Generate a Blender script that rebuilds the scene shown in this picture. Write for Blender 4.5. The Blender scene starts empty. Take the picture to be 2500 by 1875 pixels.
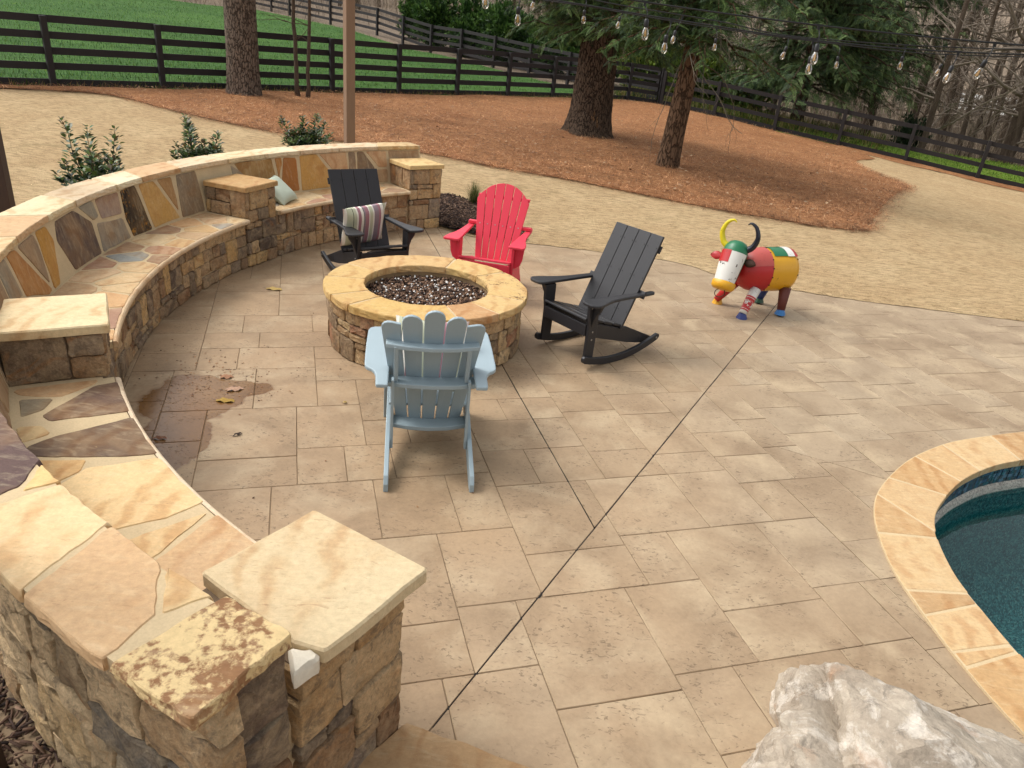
import bpy, math, random
import numpy as np
from mathutils import Vector, Matrix, noise
from mathutils.geometry import delaunay_2d_cdt

scene = bpy.context.scene
COL = scene.collection
rad = math.radians

# ------------------------------------------------------------------ camera
cam_data = bpy.data.cameras.new("camera")
cam = bpy.data.objects.new("camera", cam_data)
COL.objects.link(cam)
cam_data.sensor_width = 36.0
cam_data.lens = 36.0 * 1780.0 / 2500.0
cam_data.clip_start = 0.05
cam_data.clip_end = 900.0
PITCH, ROLL = rad(25.4725), rad(5.9213)
_f = Vector((0, math.cos(PITCH), -math.sin(PITCH)))
_u0 = Vector((0, math.sin(PITCH), math.cos(PITCH)))
_r0 = Vector((1, 0, 0))
_r = math.cos(ROLL) * _r0 + math.sin(ROLL) * _u0
_u = -math.sin(ROLL) * _r0 + math.cos(ROLL) * _u0
m = Matrix(((_r.x, _u.x, -_f.x, 0), (_r.y, _u.y, -_f.y, 0), (_r.z, _u.z, -_f.z, 2.3), (0, 0, 0, 1)))
cam.matrix_world = m
scene.camera = cam

# ------------------------------------------------------------------ sky, sun, exposure
SUN_EL, SUN_AZ = 52.0, 285.0           # azimuth clockwise from +Y: the sun stands to the left, a little ahead
world = bpy.data.worlds.new("World")
scene.world = world
world.use_nodes = True
wn = world.node_tree.nodes
wl = world.node_tree.links
wn.clear()
w_out = wn.new("ShaderNodeOutputWorld")
w_bg = wn.new("ShaderNodeBackground")
w_sky = wn.new("ShaderNodeTexSky")
w_sky.sky_type = 'NISHITA'
w_sky.sun_disc = False
w_sky.sun_elevation = rad(SUN_EL)
w_sky.sun_rotation = rad(SUN_AZ)
w_sky.air_density = 1.0
w_sky.dust_density = 4.0
w_sky.ozone_density = 1.0
w_hs = wn.new("ShaderNodeHueSaturation")          # thin overcast: the blue is mostly washed out
w_hs.inputs['Saturation'].default_value = 0.08
w_bg.inputs['Strength'].default_value = 0.15
wl.new(w_sky.outputs[0], w_hs.inputs['Color'])
wl.new(w_hs.outputs[0], w_bg.inputs['Color'])
wl.new(w_bg.outputs[0], w_out.inputs['Surface'])

sun_data = bpy.data.lights.new("sun", 'SUN')
sun_data.energy = 0.68
sun_data.angle = rad(20.0)
sun_data.color = (1.0, 0.93, 0.83)
sun = bpy.data.objects.new("sun", sun_data)
COL.objects.link(sun)
_sd = Vector((math.sin(rad(SUN_AZ)) * math.cos(rad(SUN_EL)), math.cos(rad(SUN_AZ)) * math.cos(rad(SUN_EL)), math.sin(rad(SUN_EL))))
sun.rotation_euler = _sd.to_track_quat('Z', 'Y').to_euler()
sun.location = (-20, 5, 30)

scene.render.engine = 'CYCLES'
scene.view_settings.view_transform = 'Standard'
scene.view_settings.look = 'None'
scene.view_settings.exposure = 0.83
scene.view_settings.gamma = 1.0
scene.view_settings.use_curve_mapping = False
scene.cycles.max_bounces = 6
scene.cycles.diffuse_bounces = 3
scene.cycles.glossy_bounces = 3
scene.cycles.transmission_bounces = 4
scene.cycles.transparent_max_bounces = 8
scene.cycles.caustics_reflective = False
scene.cycles.caustics_refractive = False
try:
    scene.cycles.use_denoising = True
except Exception:
    pass

# ------------------------------------------------------------------ small helpers
def S(r, g, b, k=1.0):
    """sRGB bytes to linear colour, times k"""
    out = []
    for c in (r, g, b):
        c = c / 255.0
        out.append(k * (c / 12.92 if c <= 0.04045 else ((c + 0.055) / 1.055) ** 2.4))
    return tuple(out)

def tag(o, label=None, cat=None, group=None, kind=None):
    if label: o["label"] = label
    if cat: o["category"] = cat
    if group: o["group"] = group
    if kind: o["kind"] = kind
    return o

def empty(name, loc=(0, 0, 0), rotz=0.0, label=None, cat=None, group=None):
    o = bpy.data.objects.new(name, None)
    COL.objects.link(o)
    o.location = loc
    o.rotation_euler = (0, 0, rotz)
    o.empty_display_size = 0.1
    tag(o, label, cat, group)
    return o

def put(name, me, mat=None, parent=None, world=False, color=None, loc=None, rot=None):
    """link a mesh as one object; world=True: the mesh is in world coordinates under an unrotated parent"""
    o = bpy.data.objects.new(name, me)
    COL.objects.link(o)
    if mat is not None and len(me.materials) == 0:
        me.materials.append(mat)
    if parent is not None:
        o.parent = parent
        if world and parent.parent is None and parent.type == 'EMPTY':
            o.matrix_parent_inverse = Matrix.Translation(-Vector(parent.location))
    if color is not None:
        o.color = (color[0], color[1], color[2], 1.0)
    if loc is not None: o.location = loc
    if rot is not None: o.rotation_euler = rot
    return o

def mesh(verts, faces, smooth=False, name="mesh"):
    me = bpy.data.meshes.new(name)
    me.from_pydata([tuple(v) for v in verts], [], [tuple(f) for f in faces])
    if smooth:
        me.polygons.foreach_set("use_smooth", [True] * len(me.polygons))
    me.update()
    return me

def soup(V, F, col=None, smooth=False, name="mesh"):
    """large triangle mesh from numpy arrays, with an optional colour per vertex"""
    V = np.asarray(V, dtype=np.float32); F = np.asarray(F, dtype=np.int32)
    me = bpy.data.meshes.new(name)
    me.vertices.add(len(V)); me.vertices.foreach_set("co", V.ravel())
    k = F.shape[1]
    me.loops.add(F.size); me.loops.foreach_set("vertex_index", F.ravel())
    me.polygons.add(len(F)); me.polygons.foreach_set("loop_start", np.arange(0, F.size, k, dtype=np.int32))
    if smooth:
        me.polygons.foreach_set("use_smooth", np.ones(len(F), dtype=bool))
    me.update(calc_edges=True)
    if col is not None:
        a = me.attributes.new("tint", 'FLOAT_COLOR', 'POINT')
        c = np.ones((len(V), 4), dtype=np.float32); c[:, :3] = col
        a.data.foreach_set("color", c.ravel())
    return me

def bevel(o, w=0.004, seg=2):
    md = o.modifiers.new("bevel", 'BEVEL')
    md.width = w; md.segments = seg; md.limit_method = 'ANGLE'; md.angle_limit = rad(35)
    return o

def box(x0, x1, y0, y1, z0, z1):
    v = [(x0, y0, z0), (x1, y0, z0), (x1, y1, z0), (x0, y1, z0), (x0, y0, z1), (x1, y0, z1), (x1, y1, z1), (x0, y1, z1)]
    f = [(3, 2, 1, 0), (4, 5, 6, 7), (0, 1, 5, 4), (1, 2, 6, 5), (2, 3, 7, 6), (3, 0, 4, 7)]
    return v, f

def prism(poly, fn, t0, t1):
    """extrude a 2D outline between offsets t0 and t1; fn(u, v, t) gives the point"""
    n = len(poly)
    v = [fn(p[0], p[1], t0) for p in poly] + [fn(p[0], p[1], t1) for p in poly]
    f = [tuple(range(n - 1, -1, -1)), tuple(range(n, 2 * n))]
    for i in range(n):
        j = (i + 1) % n
        f.append((i, j, n + j, n + i))
    return v, f

def fix_normals(me):
    import bmesh
    bm = bmesh.new(); bm.from_mesh(me)
    bmesh.ops.recalc_face_normals(bm, faces=bm.faces)
    bm.to_mesh(me); bm.free()
    return me

def tube(path, radii, n=8, caps=True, closed=False):
    """round tube along a list of points"""
    P = [Vector(p) for p in path]
    m_ = len(P)
    if not hasattr(radii, '__len__'): radii = [radii] * m_
    V = []; F = []
    prev = None
    for i in range(m_):
        if closed:
            t = (P[(i + 1) % m_] - P[i - 1])
        else:
            t = P[min(i + 1, m_ - 1)] - P[max(i - 1, 0)]
        t.normalize()
        if prev is None:
            a = Vector((0, 0, 1)) if abs(t.z) < 0.9 else Vector((1, 0, 0))
            x = t.cross(a).normalized()
        else:
            x = (prev - t * prev.dot(t))
            x = x.normalized() if x.length > 1e-6 else t.orthogonal().normalized()
        prev = x
        y = t.cross(x)
        for k in range(n):
            an = 2 * math.pi * k / n
            V.append(P[i] + (x * math.cos(an) + y * math.sin(an)) * radii[i])
    rng_ = m_ if closed else m_ - 1
    for i in range(rng_):
        a0 = i * n; b0 = ((i + 1) % m_) * n
        for k in range(n):
            k2 = (k + 1) % n
            F.append((a0 + k, a0 + k2, b0 + k2, b0 + k))
    if caps and not closed:
        F.append(tuple(range(n - 1, -1, -1)))
        F.append(tuple(range((m_ - 1) * n, m_ * n)))
    return V, F

def merge(parts):
    V = []; F = []
    for v, f in parts:
        o = len(V)
        V += list(v); F += [tuple(i + o for i in q) for q in f]
    return V, F

def lathe(profile, n=16, axis=None):
    """profile: (radius, height) pairs round Z"""
    V = []; F = []
    for r, z in profile:
        for k in range(n):
            a = 2 * math.pi * k / n
            V.append((r * math.cos(a), r * math.sin(a), z))
    for i in range(len(profile) - 1):
        for k in range(n):
            k2 = (k + 1) % n
            F.append((i * n + k, i * n + k2, (i + 1) * n + k2, (i + 1) * n + k))
    if profile[0][0] > 1e-5: F.append(tuple(range(n - 1, -1, -1)))
    if profile[-1][0] > 1e-5: F.append(tuple(range((len(profile) - 1) * n, len(profile) * n)))
    return V, F

def catmull(pts, n=8, closed=False):
    out = []
    m_ = len(pts)
    P = [np.array(p, float) for p in pts]
    last = m_ if closed else m_ - 1
    for i in range(last):
        p0 = P[i - 1] if (closed or i > 0) else 2 * P[0] - P[1]
        p1 = P[i]; p2 = P[(i + 1) % m_]
        p3 = P[(i + 2) % m_] if (closed or i + 2 < m_) else 2 * P[-1] - P[-2]
        for k in range(n):
            t = k / n
            out.append(0.5 * ((2 * p1) + (-p0 + p2) * t + (2 * p0 - 5 * p1 + 4 * p2 - p3) * t * t + (-p0 + 3 * p1 - 3 * p2 + p3) * t ** 3))
    if not closed: out.append(P[-1])
    return out

def in_poly(x, y, poly):
    """vectorised point in polygon"""
    x = np.asarray(x); y = np.asarray(y)
    ins = np.zeros(x.shape, bool)
    n = len(poly)
    for i in range(n):
        x0, y0 = poly[i]; x1, y1 = poly[(i + 1) % n]
        if y0 == y1: continue
        c = ((y0 > y) != (y1 > y)) & (x < (x1 - x0) * (y - y0) / (y1 - y0) + x0)
        ins ^= c
    return ins

def clip_half(poly, nx, ny, c):
    """keep the part of a convex polygon with nx*x + ny*y <= c"""
    out = []
    n = len(poly)
    for i in range(n):
        a = poly[i]; b = poly[(i + 1) % n]
        da = nx * a[0] + ny * a[1] - c; db = nx * b[0] + ny * b[1] - c
        if da <= 0: out.append(a)
        if (da < 0 and db > 0) or (da > 0 and db < 0):
            t = da / (da - db)
            out.append((a[0] + (b[0] - a[0]) * t, a[1] + (b[1] - a[1]) * t))
    return out

def area(poly):
    s = 0
    for i in range(len(poly)):
        a = poly[i]; b = poly[(i + 1) % len(poly)]
        s += a[0] * b[1] - b[0] * a[1]
    return s / 2

def ccw(poly):
    return poly if area(poly) > 0 else poly[::-1]

def centroid(poly):
    A = area(poly)
    if abs(A) < 1e-9: return (sum(p[0] for p in poly) / len(poly), sum(p[1] for p in poly) / len(poly))
    cx = cy = 0
    for i in range(len(poly)):
        a = poly[i]; b = poly[(i + 1) % len(poly)]
        w = a[0] * b[1] - b[0] * a[1]
        cx += (a[0] + b[0]) * w; cy += (a[1] + b[1]) * w
    return (cx / (6 * A), cy / (6 * A))

def inset(poly, g):
    poly = ccw(list(poly))
    out = list(poly)
    for i in range(len(poly)):
        a = poly[i]; b = poly[(i + 1) % len(poly)]
        dx, dy = b[0] - a[0], b[1] - a[1]
        L = math.hypot(dx, dy)
        if L < 1e-6: continue
        nx, ny = dy / L, -dx / L            # outward
        out = clip_half(out, nx, ny, nx * a[0] + ny * a[1] - g)
        if len(out) < 3: return []
    return out

def resample(poly, step, rng=None, jit=0.0, corner=0.0):
    out = []
    n = len(poly)
    for i in range(n):
        a = poly[i]; b = poly[(i + 1) % n]
        L = math.hypot(b[0] - a[0], b[1] - a[1])
        if L < 1e-5: continue
        k = max(1, int(round(L / step)))
        c0 = min(corner, L * 0.3)
        ts = [c0 / L] + [j / k for j in range(1, k)] + ([1 - c0 / L] if corner > 0 else [])
        if corner <= 0: ts = [j / k for j in range(k)]
        nx, ny = (b[1] - a[1]) / L, -(b[0] - a[0]) / L
        for t in ts:
            d = rng.uniform(-jit, jit) if rng else 0.0
            out.append((a[0] + (b[0] - a[0]) * t + nx * d, a[1] + (b[1] - a[1]) * t + ny * d))
    return out

def voronoi(seeds, bbox, aniso=1.0):
    x0, x1, y0, y1 = bbox
    cells = []
    for i, s in enumerate(seeds):
        poly = [(x0, y0), (x1, y0), (x1, y1), (x0, y1)]
        for j, t in enumerate(seeds):
            if i == j: continue
            dx, dy = t[0] - s[0], (t[1] - s[1]) * aniso
            if abs(dx) > 2.0: continue
            mx, my = (t[0] + s[0]) / 2, (t[1] + s[1]) / 2
            nx, ny = dx, dy * aniso if False else dy
            poly = clip_half(poly, nx, ny, nx * mx + ny * my)
            if len(poly) < 3: break
        if len(poly) >= 3: cells.append(poly)
    return cells

def rubble(U, V, cell, rng, sizes):
    """pack a U x V strip with squared rubble; returns rectangles (u0, u1, v0, v1)"""
    nu, nv = max(1, int(round(U / cell))), max(1, int(round(V / cell)))
    occ = [[False] * nv for _ in range(nu)]
    du, dv = U / nu, V / nv
    out = []
    for i in range(nu):
        for j in range(nv):
            if occ[i][j]: continue
            w, h = rng.choice(sizes)
            while w > 1 and (i + w > nu or any(occ[a][j] for a in range(i, min(nu, i + w)))): w -= 1
            h = min(h, nv - j)
            k = 1
            while k < h and not any(occ[a][j + k] for a in range(i, i + w)): k += 1
            h = k
            if nv - (j + h) == 1 and not any(occ[a][j + h] for a in range(i, i + w)): h += 1
            for a in range(i, i + w):
                for b in range(j, j + h): occ[a][b] = True
            out.append((i * du, (i + w) * du, j * dv, (j + h) * dv))
    return out

def warp(p, amp, fr, seed=0.0):
    v = Vector((p[0] * fr + seed, p[1] * fr - seed, seed * 1.7))
    n1 = noise.noise(v); n2 = noise.noise(v + Vector((31.4, 7.7, 2.2)))
    return (p[0] + amp * n1, p[1] + amp * n2)

def stone_mesh(poly, fn, rng, gap=0.01, depth=0.03, rise=0.02, bev=0.006, rough=0.0, step=0.07, jit=0.003, corner=0.008, flat=True, gap_done=False, split_edge=0.0):
    """one stone: outline poly in (u, v) mapped by fn(u, v, w), w = height over the bed; bevelled edge, uneven face"""
    p = ccw(list(poly)) if gap_done else inset(poly, gap / 2)
    if len(p) < 3 or abs(area(p)) < 2e-4: return None
    p = resample(p, step, rng, jit, corner)
    n = len(p)
    cx, cy = centroid(p)
    def ring(sc_abs, sc_rel):
        out = []
        for (x, y) in p:
            dx, dy = x - cx, y - cy
            L = math.hypot(dx, dy) + 1e-9
            k = max(0.05, (L - sc_abs) / L) * sc_rel
            out.append((cx + dx * k, cy + dy * k))
        return out
    V = []; F = []
    r0 = ring(0, 1.0)
    for (x, y) in r0: V.append(fn(x, y, -depth))
    n_mid = 0
    if split_edge > 0:
        for fz in (.3, .62):
            for (x, y) in r0:
                dx, dy = x - cx, y - cy; L = math.hypot(dx, dy) + 1e-9; e = rng.uniform(-.4, 1.0) * split_edge
                V.append(fn(x + dx / L * e, y + dy / L * e, -depth + (rise + depth - bev) * (fz + rng.uniform(-.1, .1))))
        n_mid = 2
    for (x, y) in r0: V.append(fn(x, y, rise - bev + (rng.uniform(-0.5, 0.5) * rough if rough else 0)))
    for (x, y) in ring(bev, 1.0): V.append(fn(x, y, rise + (rng.uniform(-0.6, 0.6) * rough if rough else 0)))
    nr = 3 + n_mid
    if rough > 0:
        tilt = (rng.uniform(-1, 1), rng.uniform(-1, 1))
        sz = math.sqrt(abs(area(p)))
        for (x, y) in ring(bev, 0.62):
            t_ = (tilt[0] * (x - cx) + tilt[1] * (y - cy)) / sz
            V.append(fn(x, y, rise + rough * (0.25 + t_ + rng.uniform(-0.6, 0.6))))
        nr += 1
    V.append(fn(cx, cy, rise + rough * 0.3))
    for k in range(nr - 1):
        for i in range(n):
            j = (i + 1) % n
            F.append((k * n + i, k * n + j, (k + 1) * n + j, (k + 1) * n + i))
    c = len(V) - 1
    if rough > 0:
        for i in range(n): F.append(((nr - 1) * n + i, (nr - 1) * n + (i + 1) % n, c))
    else:
        F.append(tuple((nr - 1) * n + i for i in range(n)))
        V.pop()
    me = mesh(V, F, rough > 0)
    if rough > 0: me.set_sharp_from_angle(angle=rad(38))
    return me

# ------------------------------------------------------------------ materials
def new_mat(name):
    mt = bpy.data.materials.new(name)
    mt.use_nodes = True
    nt = mt.node_tree
    bs = nt.nodes.get("Principled BSDF")
    return mt, nt, bs

def nd(nt, typ, **kw):
    n = nt.nodes.new(typ)
    for k, v in kw.items():
        if k in n.inputs.keys() and not hasattr(n, k):
            n.inputs[k].default_value = v
        elif hasattr(n, k):
            setattr(n, k, v)
        else:
            n.inputs[k].default_value = v
    return n

def lk(nt, a, b):
    nt.links.new(a, b)

def coords(nt, scale=(1, 1, 1), rnd=True, kind='Object'):
    tc = nd(nt, "ShaderNodeTexCoord")
    out = tc.outputs[kind]
    if rnd:
        oi = nd(nt, "ShaderNodeObjectInfo")
        mu = nd(nt, "ShaderNodeMath", operation='MULTIPLY'); mu.inputs[1].default_value = 57.0
        lk(nt, oi.outputs['Random'], mu.inputs[0])
        ad = nd(nt, "ShaderNodeVectorMath", operation='ADD')
        lk(nt, out, ad.inputs[0]); lk(nt, mu.outputs[0], ad.inputs[1])
        out = ad.outputs[0]
    mp = nd(nt, "ShaderNodeMapping")
    mp.inputs['Scale'].default_value = scale
    lk(nt, out, mp.inputs['Vector'])
    return mp.outputs[0]

def ntex(nt, vec, scale=5.0, detail=4.0, rough=0.6, dist=0.0):
    n = nd(nt, "ShaderNodeTexNoise")
    n.inputs['Scale'].default_value = scale; n.inputs['Detail'].default_value = detail
    n.inputs['Roughness'].default_value = rough; n.inputs['Distortion'].default_value = dist
    lk(nt, vec, n.inputs['Vector'])
    return n.outputs['Fac']

def ramp(nt, fac, stops):
    r = nd(nt, "ShaderNodeValToRGB")
    el = r.color_ramp.elements
    while len(el) < len(stops): el.new(0.5)
    for e, (p, c) in zip(el, stops):
        e.position = p
        e.color = (c, c, c, 1) if not hasattr(c, '__len__') else (c[0], c[1], c[2], 1)
    lk(nt, fac, r.inputs['Fac'])
    return r.outputs['Color']

def mixc(nt, fac, a, b, mode='MIX'):
    n = nd(nt, "ShaderNodeMix", data_type='RGBA', blend_type=mode)
    for sock, val in ((n.inputs[0], fac), (n.inputs[6], a), (n.inputs[7], b)):
        if hasattr(val, 'is_linked') or isinstance(val, bpy.types.NodeSocket): lk(nt, val, sock)
        elif hasattr(val, '__len__'): sock.default_value = (val[0], val[1], val[2], 1)
        else: sock.default_value = val
    return n.outputs[2]

def mathn(nt, op, a, b=None):
    n = nd(nt, "ShaderNodeMath", operation=op)
    for i, val in enumerate((a, b)):
        if val is None: continue
        if isinstance(val, bpy.types.NodeSocket): lk(nt, val, n.inputs[i])
        else: n.inputs[i].default_value = val
    return n.outputs[0]

def bump(nt, bs, h, strength=0.3, dist=0.01):
    b = nd(nt, "ShaderNodeBump")
    b.inputs['Strength'].default_value = strength; b.inputs['Distance'].default_value = dist
    lk(nt, h, b.inputs['Height'])
    lk(nt, b.outputs[0], bs.inputs['Normal'])

def attr(nt, name, typ='OBJECT'):
    a = nd(nt, "ShaderNodeAttribute"); a.attribute_type = typ; a.attribute_name = name
    return a

def simple(name, col, rough=0.6, metal=0.0, var=0.12, scale=20, bmp=0.0, bscale=60):
    mt, nt, bs = new_mat(name)
    v = coords(nt)
    n = ntex(nt, v, scale, 3)
    c = mixc(nt, n, tuple(x * (1 - var) for x in col), tuple(min(1, x * (1 + var)) for x in col))
    lk(nt, c, bs.inputs['Base Color'])
    bs.inputs['Roughness'].default_value = rough; bs.inputs['Metallic'].default_value = metal
    if bmp > 0: bump(nt, bs, ntex(nt, v, bscale, 4), bmp, 0.004)
    return mt

# flagstone: smooth sawn or cleft stone, colour from the object, optional blotches
def mk_flag():
    mt, nt, bs = new_mat("flagstone")
    oi = nd(nt, "ShaderNodeObjectInfo")
    v = coords(nt)
    vs = coords(nt, (1.0, 3.2, 1.0))
    big = ntex(nt, v, 3.2, 3, 0.55, 0.6)
    c = mixc(nt, ramp(nt, big, [(0.38, 0.0), (0.70, 0.36)]), oi.outputs['Color'], S(222, 180, 128, 0.82))
    band = ntex(nt, vs, 6.0, 5, 0.6, 1.6)
    c = mixc(nt, ramp(nt, band, [(0.5, 0.0), (0.74, 0.24)]), c, S(240, 222, 184, 0.9))
    c = mixc(nt, ramp(nt, ntex(nt, vs, 9.0, 6, 0.65, 2.2), [(0.62, 0.0), (0.7, 0.35)]), c, S(150, 104, 70, 0.8))
    wv = nd(nt, "ShaderNodeTexWave"); wv.inputs['Scale'].default_value = 2.6; wv.inputs['Distortion'].default_value = 9.0; wv.inputs['Detail'].default_value = 4.0; wv.inputs['Detail Scale'].default_value = 1.4
    lk(nt, v, wv.inputs['Vector'])
    c = mixc(nt, mathn(nt, 'MULTIPLY', ramp(nt, wv.outputs['Fac'], [(0.40, 0.0), (0.95, 0.55)]), ramp(nt, big, [(0.42, 0.0), (0.58, 1.0)])), c, mixc(nt, 1.0, c, (0.72, 0.55, 0.42), 'MULTIPLY'))
    c = mixc(nt, ramp(nt, ntex(nt, v, 15.0, 6, 0.7, 0.4), [(0.56, 0.0), (0.72, 0.35)]), c, mixc(nt, 1.0, c, (0.66, 0.56, 0.48), 'MULTIPLY'))
    bl = attr(nt, "blotch"); bc = attr(nt, "blotch_tint")
    bn = mathn(nt, 'ADD', mathn(nt, 'MULTIPLY', ntex(nt, v, 9.0, 8, 0.68, 0.2), 0.58), mathn(nt, 'MULTIPLY', ntex(nt, v, 42.0, 5, 0.6, 0.2), 0.42))
    th = mathn(nt, 'SUBTRACT', 0.74, mathn(nt, 'MULTIPLY', bl.outputs['Fac'], 0.26))
    msk = mathn(nt, 'MULTIPLY', mathn(nt, 'SUBTRACT', bn, th), 14.0)
    msk = mathn(nt, 'MULTIPLY', mathn(nt, 'MINIMUM', mathn(nt, 'MAXIMUM', msk, 0.0), 1.0), mathn(nt, 'MINIMUM', mathn(nt, 'MULTIPLY', bl.outputs['Fac'], 20.0), 0.92))
    c = mixc(nt, msk, c, bc.outputs['Color'])
    c = mixc(nt, 1.0, c, ramp(nt, ntex(nt, v, 46.0, 6, 0.8), [(0.25, 0.76), (0.75, 1.10)]), 'MULTIPLY')
    lk(nt, c, bs.inputs['Base Color'])
    bs.inputs['Roughness'].default_value = 0.78
    bs.inputs['Specular IOR Level'].default_value = 0.25
    h = mathn(nt, 'ADD', mathn(nt, 'MULTIPLY', ntex(nt, vs, 14.0, 6, 0.65, 0.8), 1.0), mathn(nt, 'MULTIPLY', msk, 0.15))
    bump(nt, bs, h, 0.55, 0.009)
    return mt

# rough quarried wall stone
def mk_rock():
    mt, nt, bs = new_mat("wall_rock")
    oi = nd(nt, "ShaderNodeObjectInfo")
    v = coords(nt)
    c = mixc(nt, ramp(nt, ntex(nt, v, 6.5, 6, 0.68, 0.9), [(0.40, 0.0), (0.64, 0.5)]), oi.outputs['Color'], S(204, 180, 144, 0.86))
    c = mixc(nt, ramp(nt, ntex(nt, v, 14.0, 8, 0.75, 0.4), [(0.52, 0.0), (0.60, 0.6)]), c, S(128, 112, 94, 0.66))
    c = mixc(nt, ramp(nt, ntex(nt, v, 4.0, 4, 0.6, 1.2), [(0.6, 0.0), (0.7, 0.5)]), c, S(190, 128, 68, 0.66))
    c = mixc(nt, 1.0, c, ramp(nt, ntex(nt, v, 44.0, 8, 0.85), [(0.28, 0.74), (0.72, 1.85)]), 'MULTIPLY')
    lk(nt, c, bs.inputs['Base Color'])
    bs.inputs['Roughness'].default_value = 0.92
    bs.inputs['Specular IOR Level'].default_value = 0.2
    h = mathn(nt, 'ADD', ntex(nt, v, 13.0, 9, 0.76, 0.9), mathn(nt, 'MULTIPLY', ntex(nt, v, 60.0, 4, 0.7), 0.35))
    bump(nt, bs, h, 1.0, 0.03)
    return mt

def mk_mortar(name, col):
    mt, nt, bs = new_mat(name)
    v = coords(nt, rnd=False)
    c = mixc(nt, ntex(nt, v, 9.0, 5), tuple(x * 0.8 for x in col), tuple(x * 1.12 for x in col))
    c = mixc(nt, 1.0, c, ramp(nt, ntex(nt, v, 120.0, 3), [(0.2, 0.85), (0.8, 1.08)]), 'MULTIPLY')
    lk(nt, c, bs.inputs['Base Color'])
    bs.inputs['Roughness'].default_value = 0.95
    bump(nt, bs, ntex(nt, v, 90.0, 4), 0.5, 0.004)
    return mt

FLAG = mk_flag()
ROCK = mk_rock()
MORTAR = mk_mortar("mortar", S(216, 192, 152, 0.84))
JOINT = mk_mortar("deep_joint", S(120, 100, 78, 0.7))
# ================================================================== terrain
LF0, LFD = np.array([-10.3, 15.9]), np.array([10.6, 11.7]) / np.hypot(10.6, 11.7)
RF0, RFD = np.array([6.7, 29.9]), np.array([2.05, -1.0]) / np.hypot(2.05, 1.0)
FF0, FFD = np.array([-9.4, 45.0]), np.array([7.3, -7.0]) / np.hypot(7.3, 7.0)
CORNER = np.array([4.66, 31.25])
def lfp(s): return LF0 + LFD * s
def rfp(s): return RF0 + RFD * s
def ffp(s): return FF0 + FFD * s
CTRL = [(-8, -6, 0), (8, -6, 0), (20, -4, -.6), (-18, -4, .2), (-16, 6, .3), (-9, 6, .12), (-6.5, 9.5, .12), (-4.5, 13, .18), (0, 11, .03), (4, 10.5, 0), (8, 9, -.12),
        (14, 10, -.5), (20, 14, -.9), (1.3, 19.5, .17), (2.75, 15.8, .1), (6, 14.5, -.02), (9, 18, -.2), (-2, 18, .28), (12, 20, -.45)]
for s, z in ((-9, .42), (-4.3, .42), (.17, .41), (4.7, .41), (9.1, .40), (13.6, .42), (17.9, .41), (20.05, .41)): CTRL.append((*lfp(s), z))
CTRL.append((*CORNER, .33))
for s, z in ((-.08, .2), (2.48, -.05), (4.56, -.225), (6.77, -.41), (9.1, -.635), (14, -1.05), (20, -1.5)): CTRL.append((*rfp(s), z))
for s, z in ((-20, 2.5), (-13, 2.3), (-7.7, 2.04), (-5.1, 1.9), (0, 1.62), (2.44, 1.32), (4.9, 1.05), (7.4, 1.02), (9.9, .83), (14.5, .55)): CTRL.append((*ffp(s), z))
CTRL += [(-14, 22, .85), (-12, 30, 1.3), (-20, 26, 1.4), (-22, 38, 2.1), (-30, 30, 2.2), (-32, 48, 2.9), (-6, 30, .85), (-4, 36, .95), (-20, 60, 3.0), (-4, 55, 1.7), (6, 44, .4), (12, 38, -.4), (16, 34.5, -1.05),
         (17, 29.5, -.44), (13.5, 31, -.18), (20.5, 27.3, -.85), (19.5, 33, -.55), (23, 30.5, -1.1), (32, 24, -1.9), (30, 44, -2.9), (14, 58, -1.6), (0, 75, 2.0), (-30, 80, 4.0), (40, 64, -4.2), (20, 82, -2.5), (60, 50, -4.5), (60, 90, -4), (-60, 40, 4.5), (-50, -10, 1), (50, 0, -3), (0, -40, 0)]
_C = np.array(CTRL, float)
def _tps_k(d2): return np.where(d2 > 1e-9, d2 * np.log(d2 + 1e-12), 0.0)
_n = len(_C)
_d2 = ((_C[:, None, :2] - _C[None, :, :2]) ** 2).sum(-1)
_A = np.zeros((_n + 3, _n + 3)); _A[:_n, :_n] = _tps_k(_d2) + np.eye(_n) * 1.5
_A[:_n, _n] = 1; _A[:_n, _n + 1:] = _C[:, :2]; _A[_n, :_n] = 1; _A[_n + 1:, :_n] = _C[:, :2].T
_W = np.linalg.solve(_A, np.r_[_C[:, 2], 0, 0, 0])
def terrain(x, y):
    x = np.atleast_1d(np.asarray(x, float)); y = np.atleast_1d(np.asarray(y, float))
    sh = x.shape; x = x.ravel(); y = y.ravel()
    cx = np.clip(x, -75, 75); cy = np.clip(y, -45, 100)
    d2 = (cx[:, None] - _C[None, :, 0]) ** 2 + (cy[:, None] - _C[None, :, 1]) ** 2
    z = _tps_k(d2) @ _W[:_n] + _W[_n] + cx * _W[_n + 1] + cy * _W[_n + 2]
    dx = np.maximum(np.maximum(-5.2 - x, x - 6.2), 0); dy = np.maximum(np.maximum(-3 - y, y - 8.6), 0)
    t = np.clip(np.hypot(dx, dy) / 4.0, 0, 1); t = t * t * (3 - 2 * t)
    z = z * t
    d = np.hypot(x, y)
    z = z + np.maximum(d - 85, 0) * 0.17 * np.clip((y + 20) / 60, 0, 1)
    return z.reshape(sh)
def tz(x, y): return float(terrain(x, y)[0])

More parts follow.
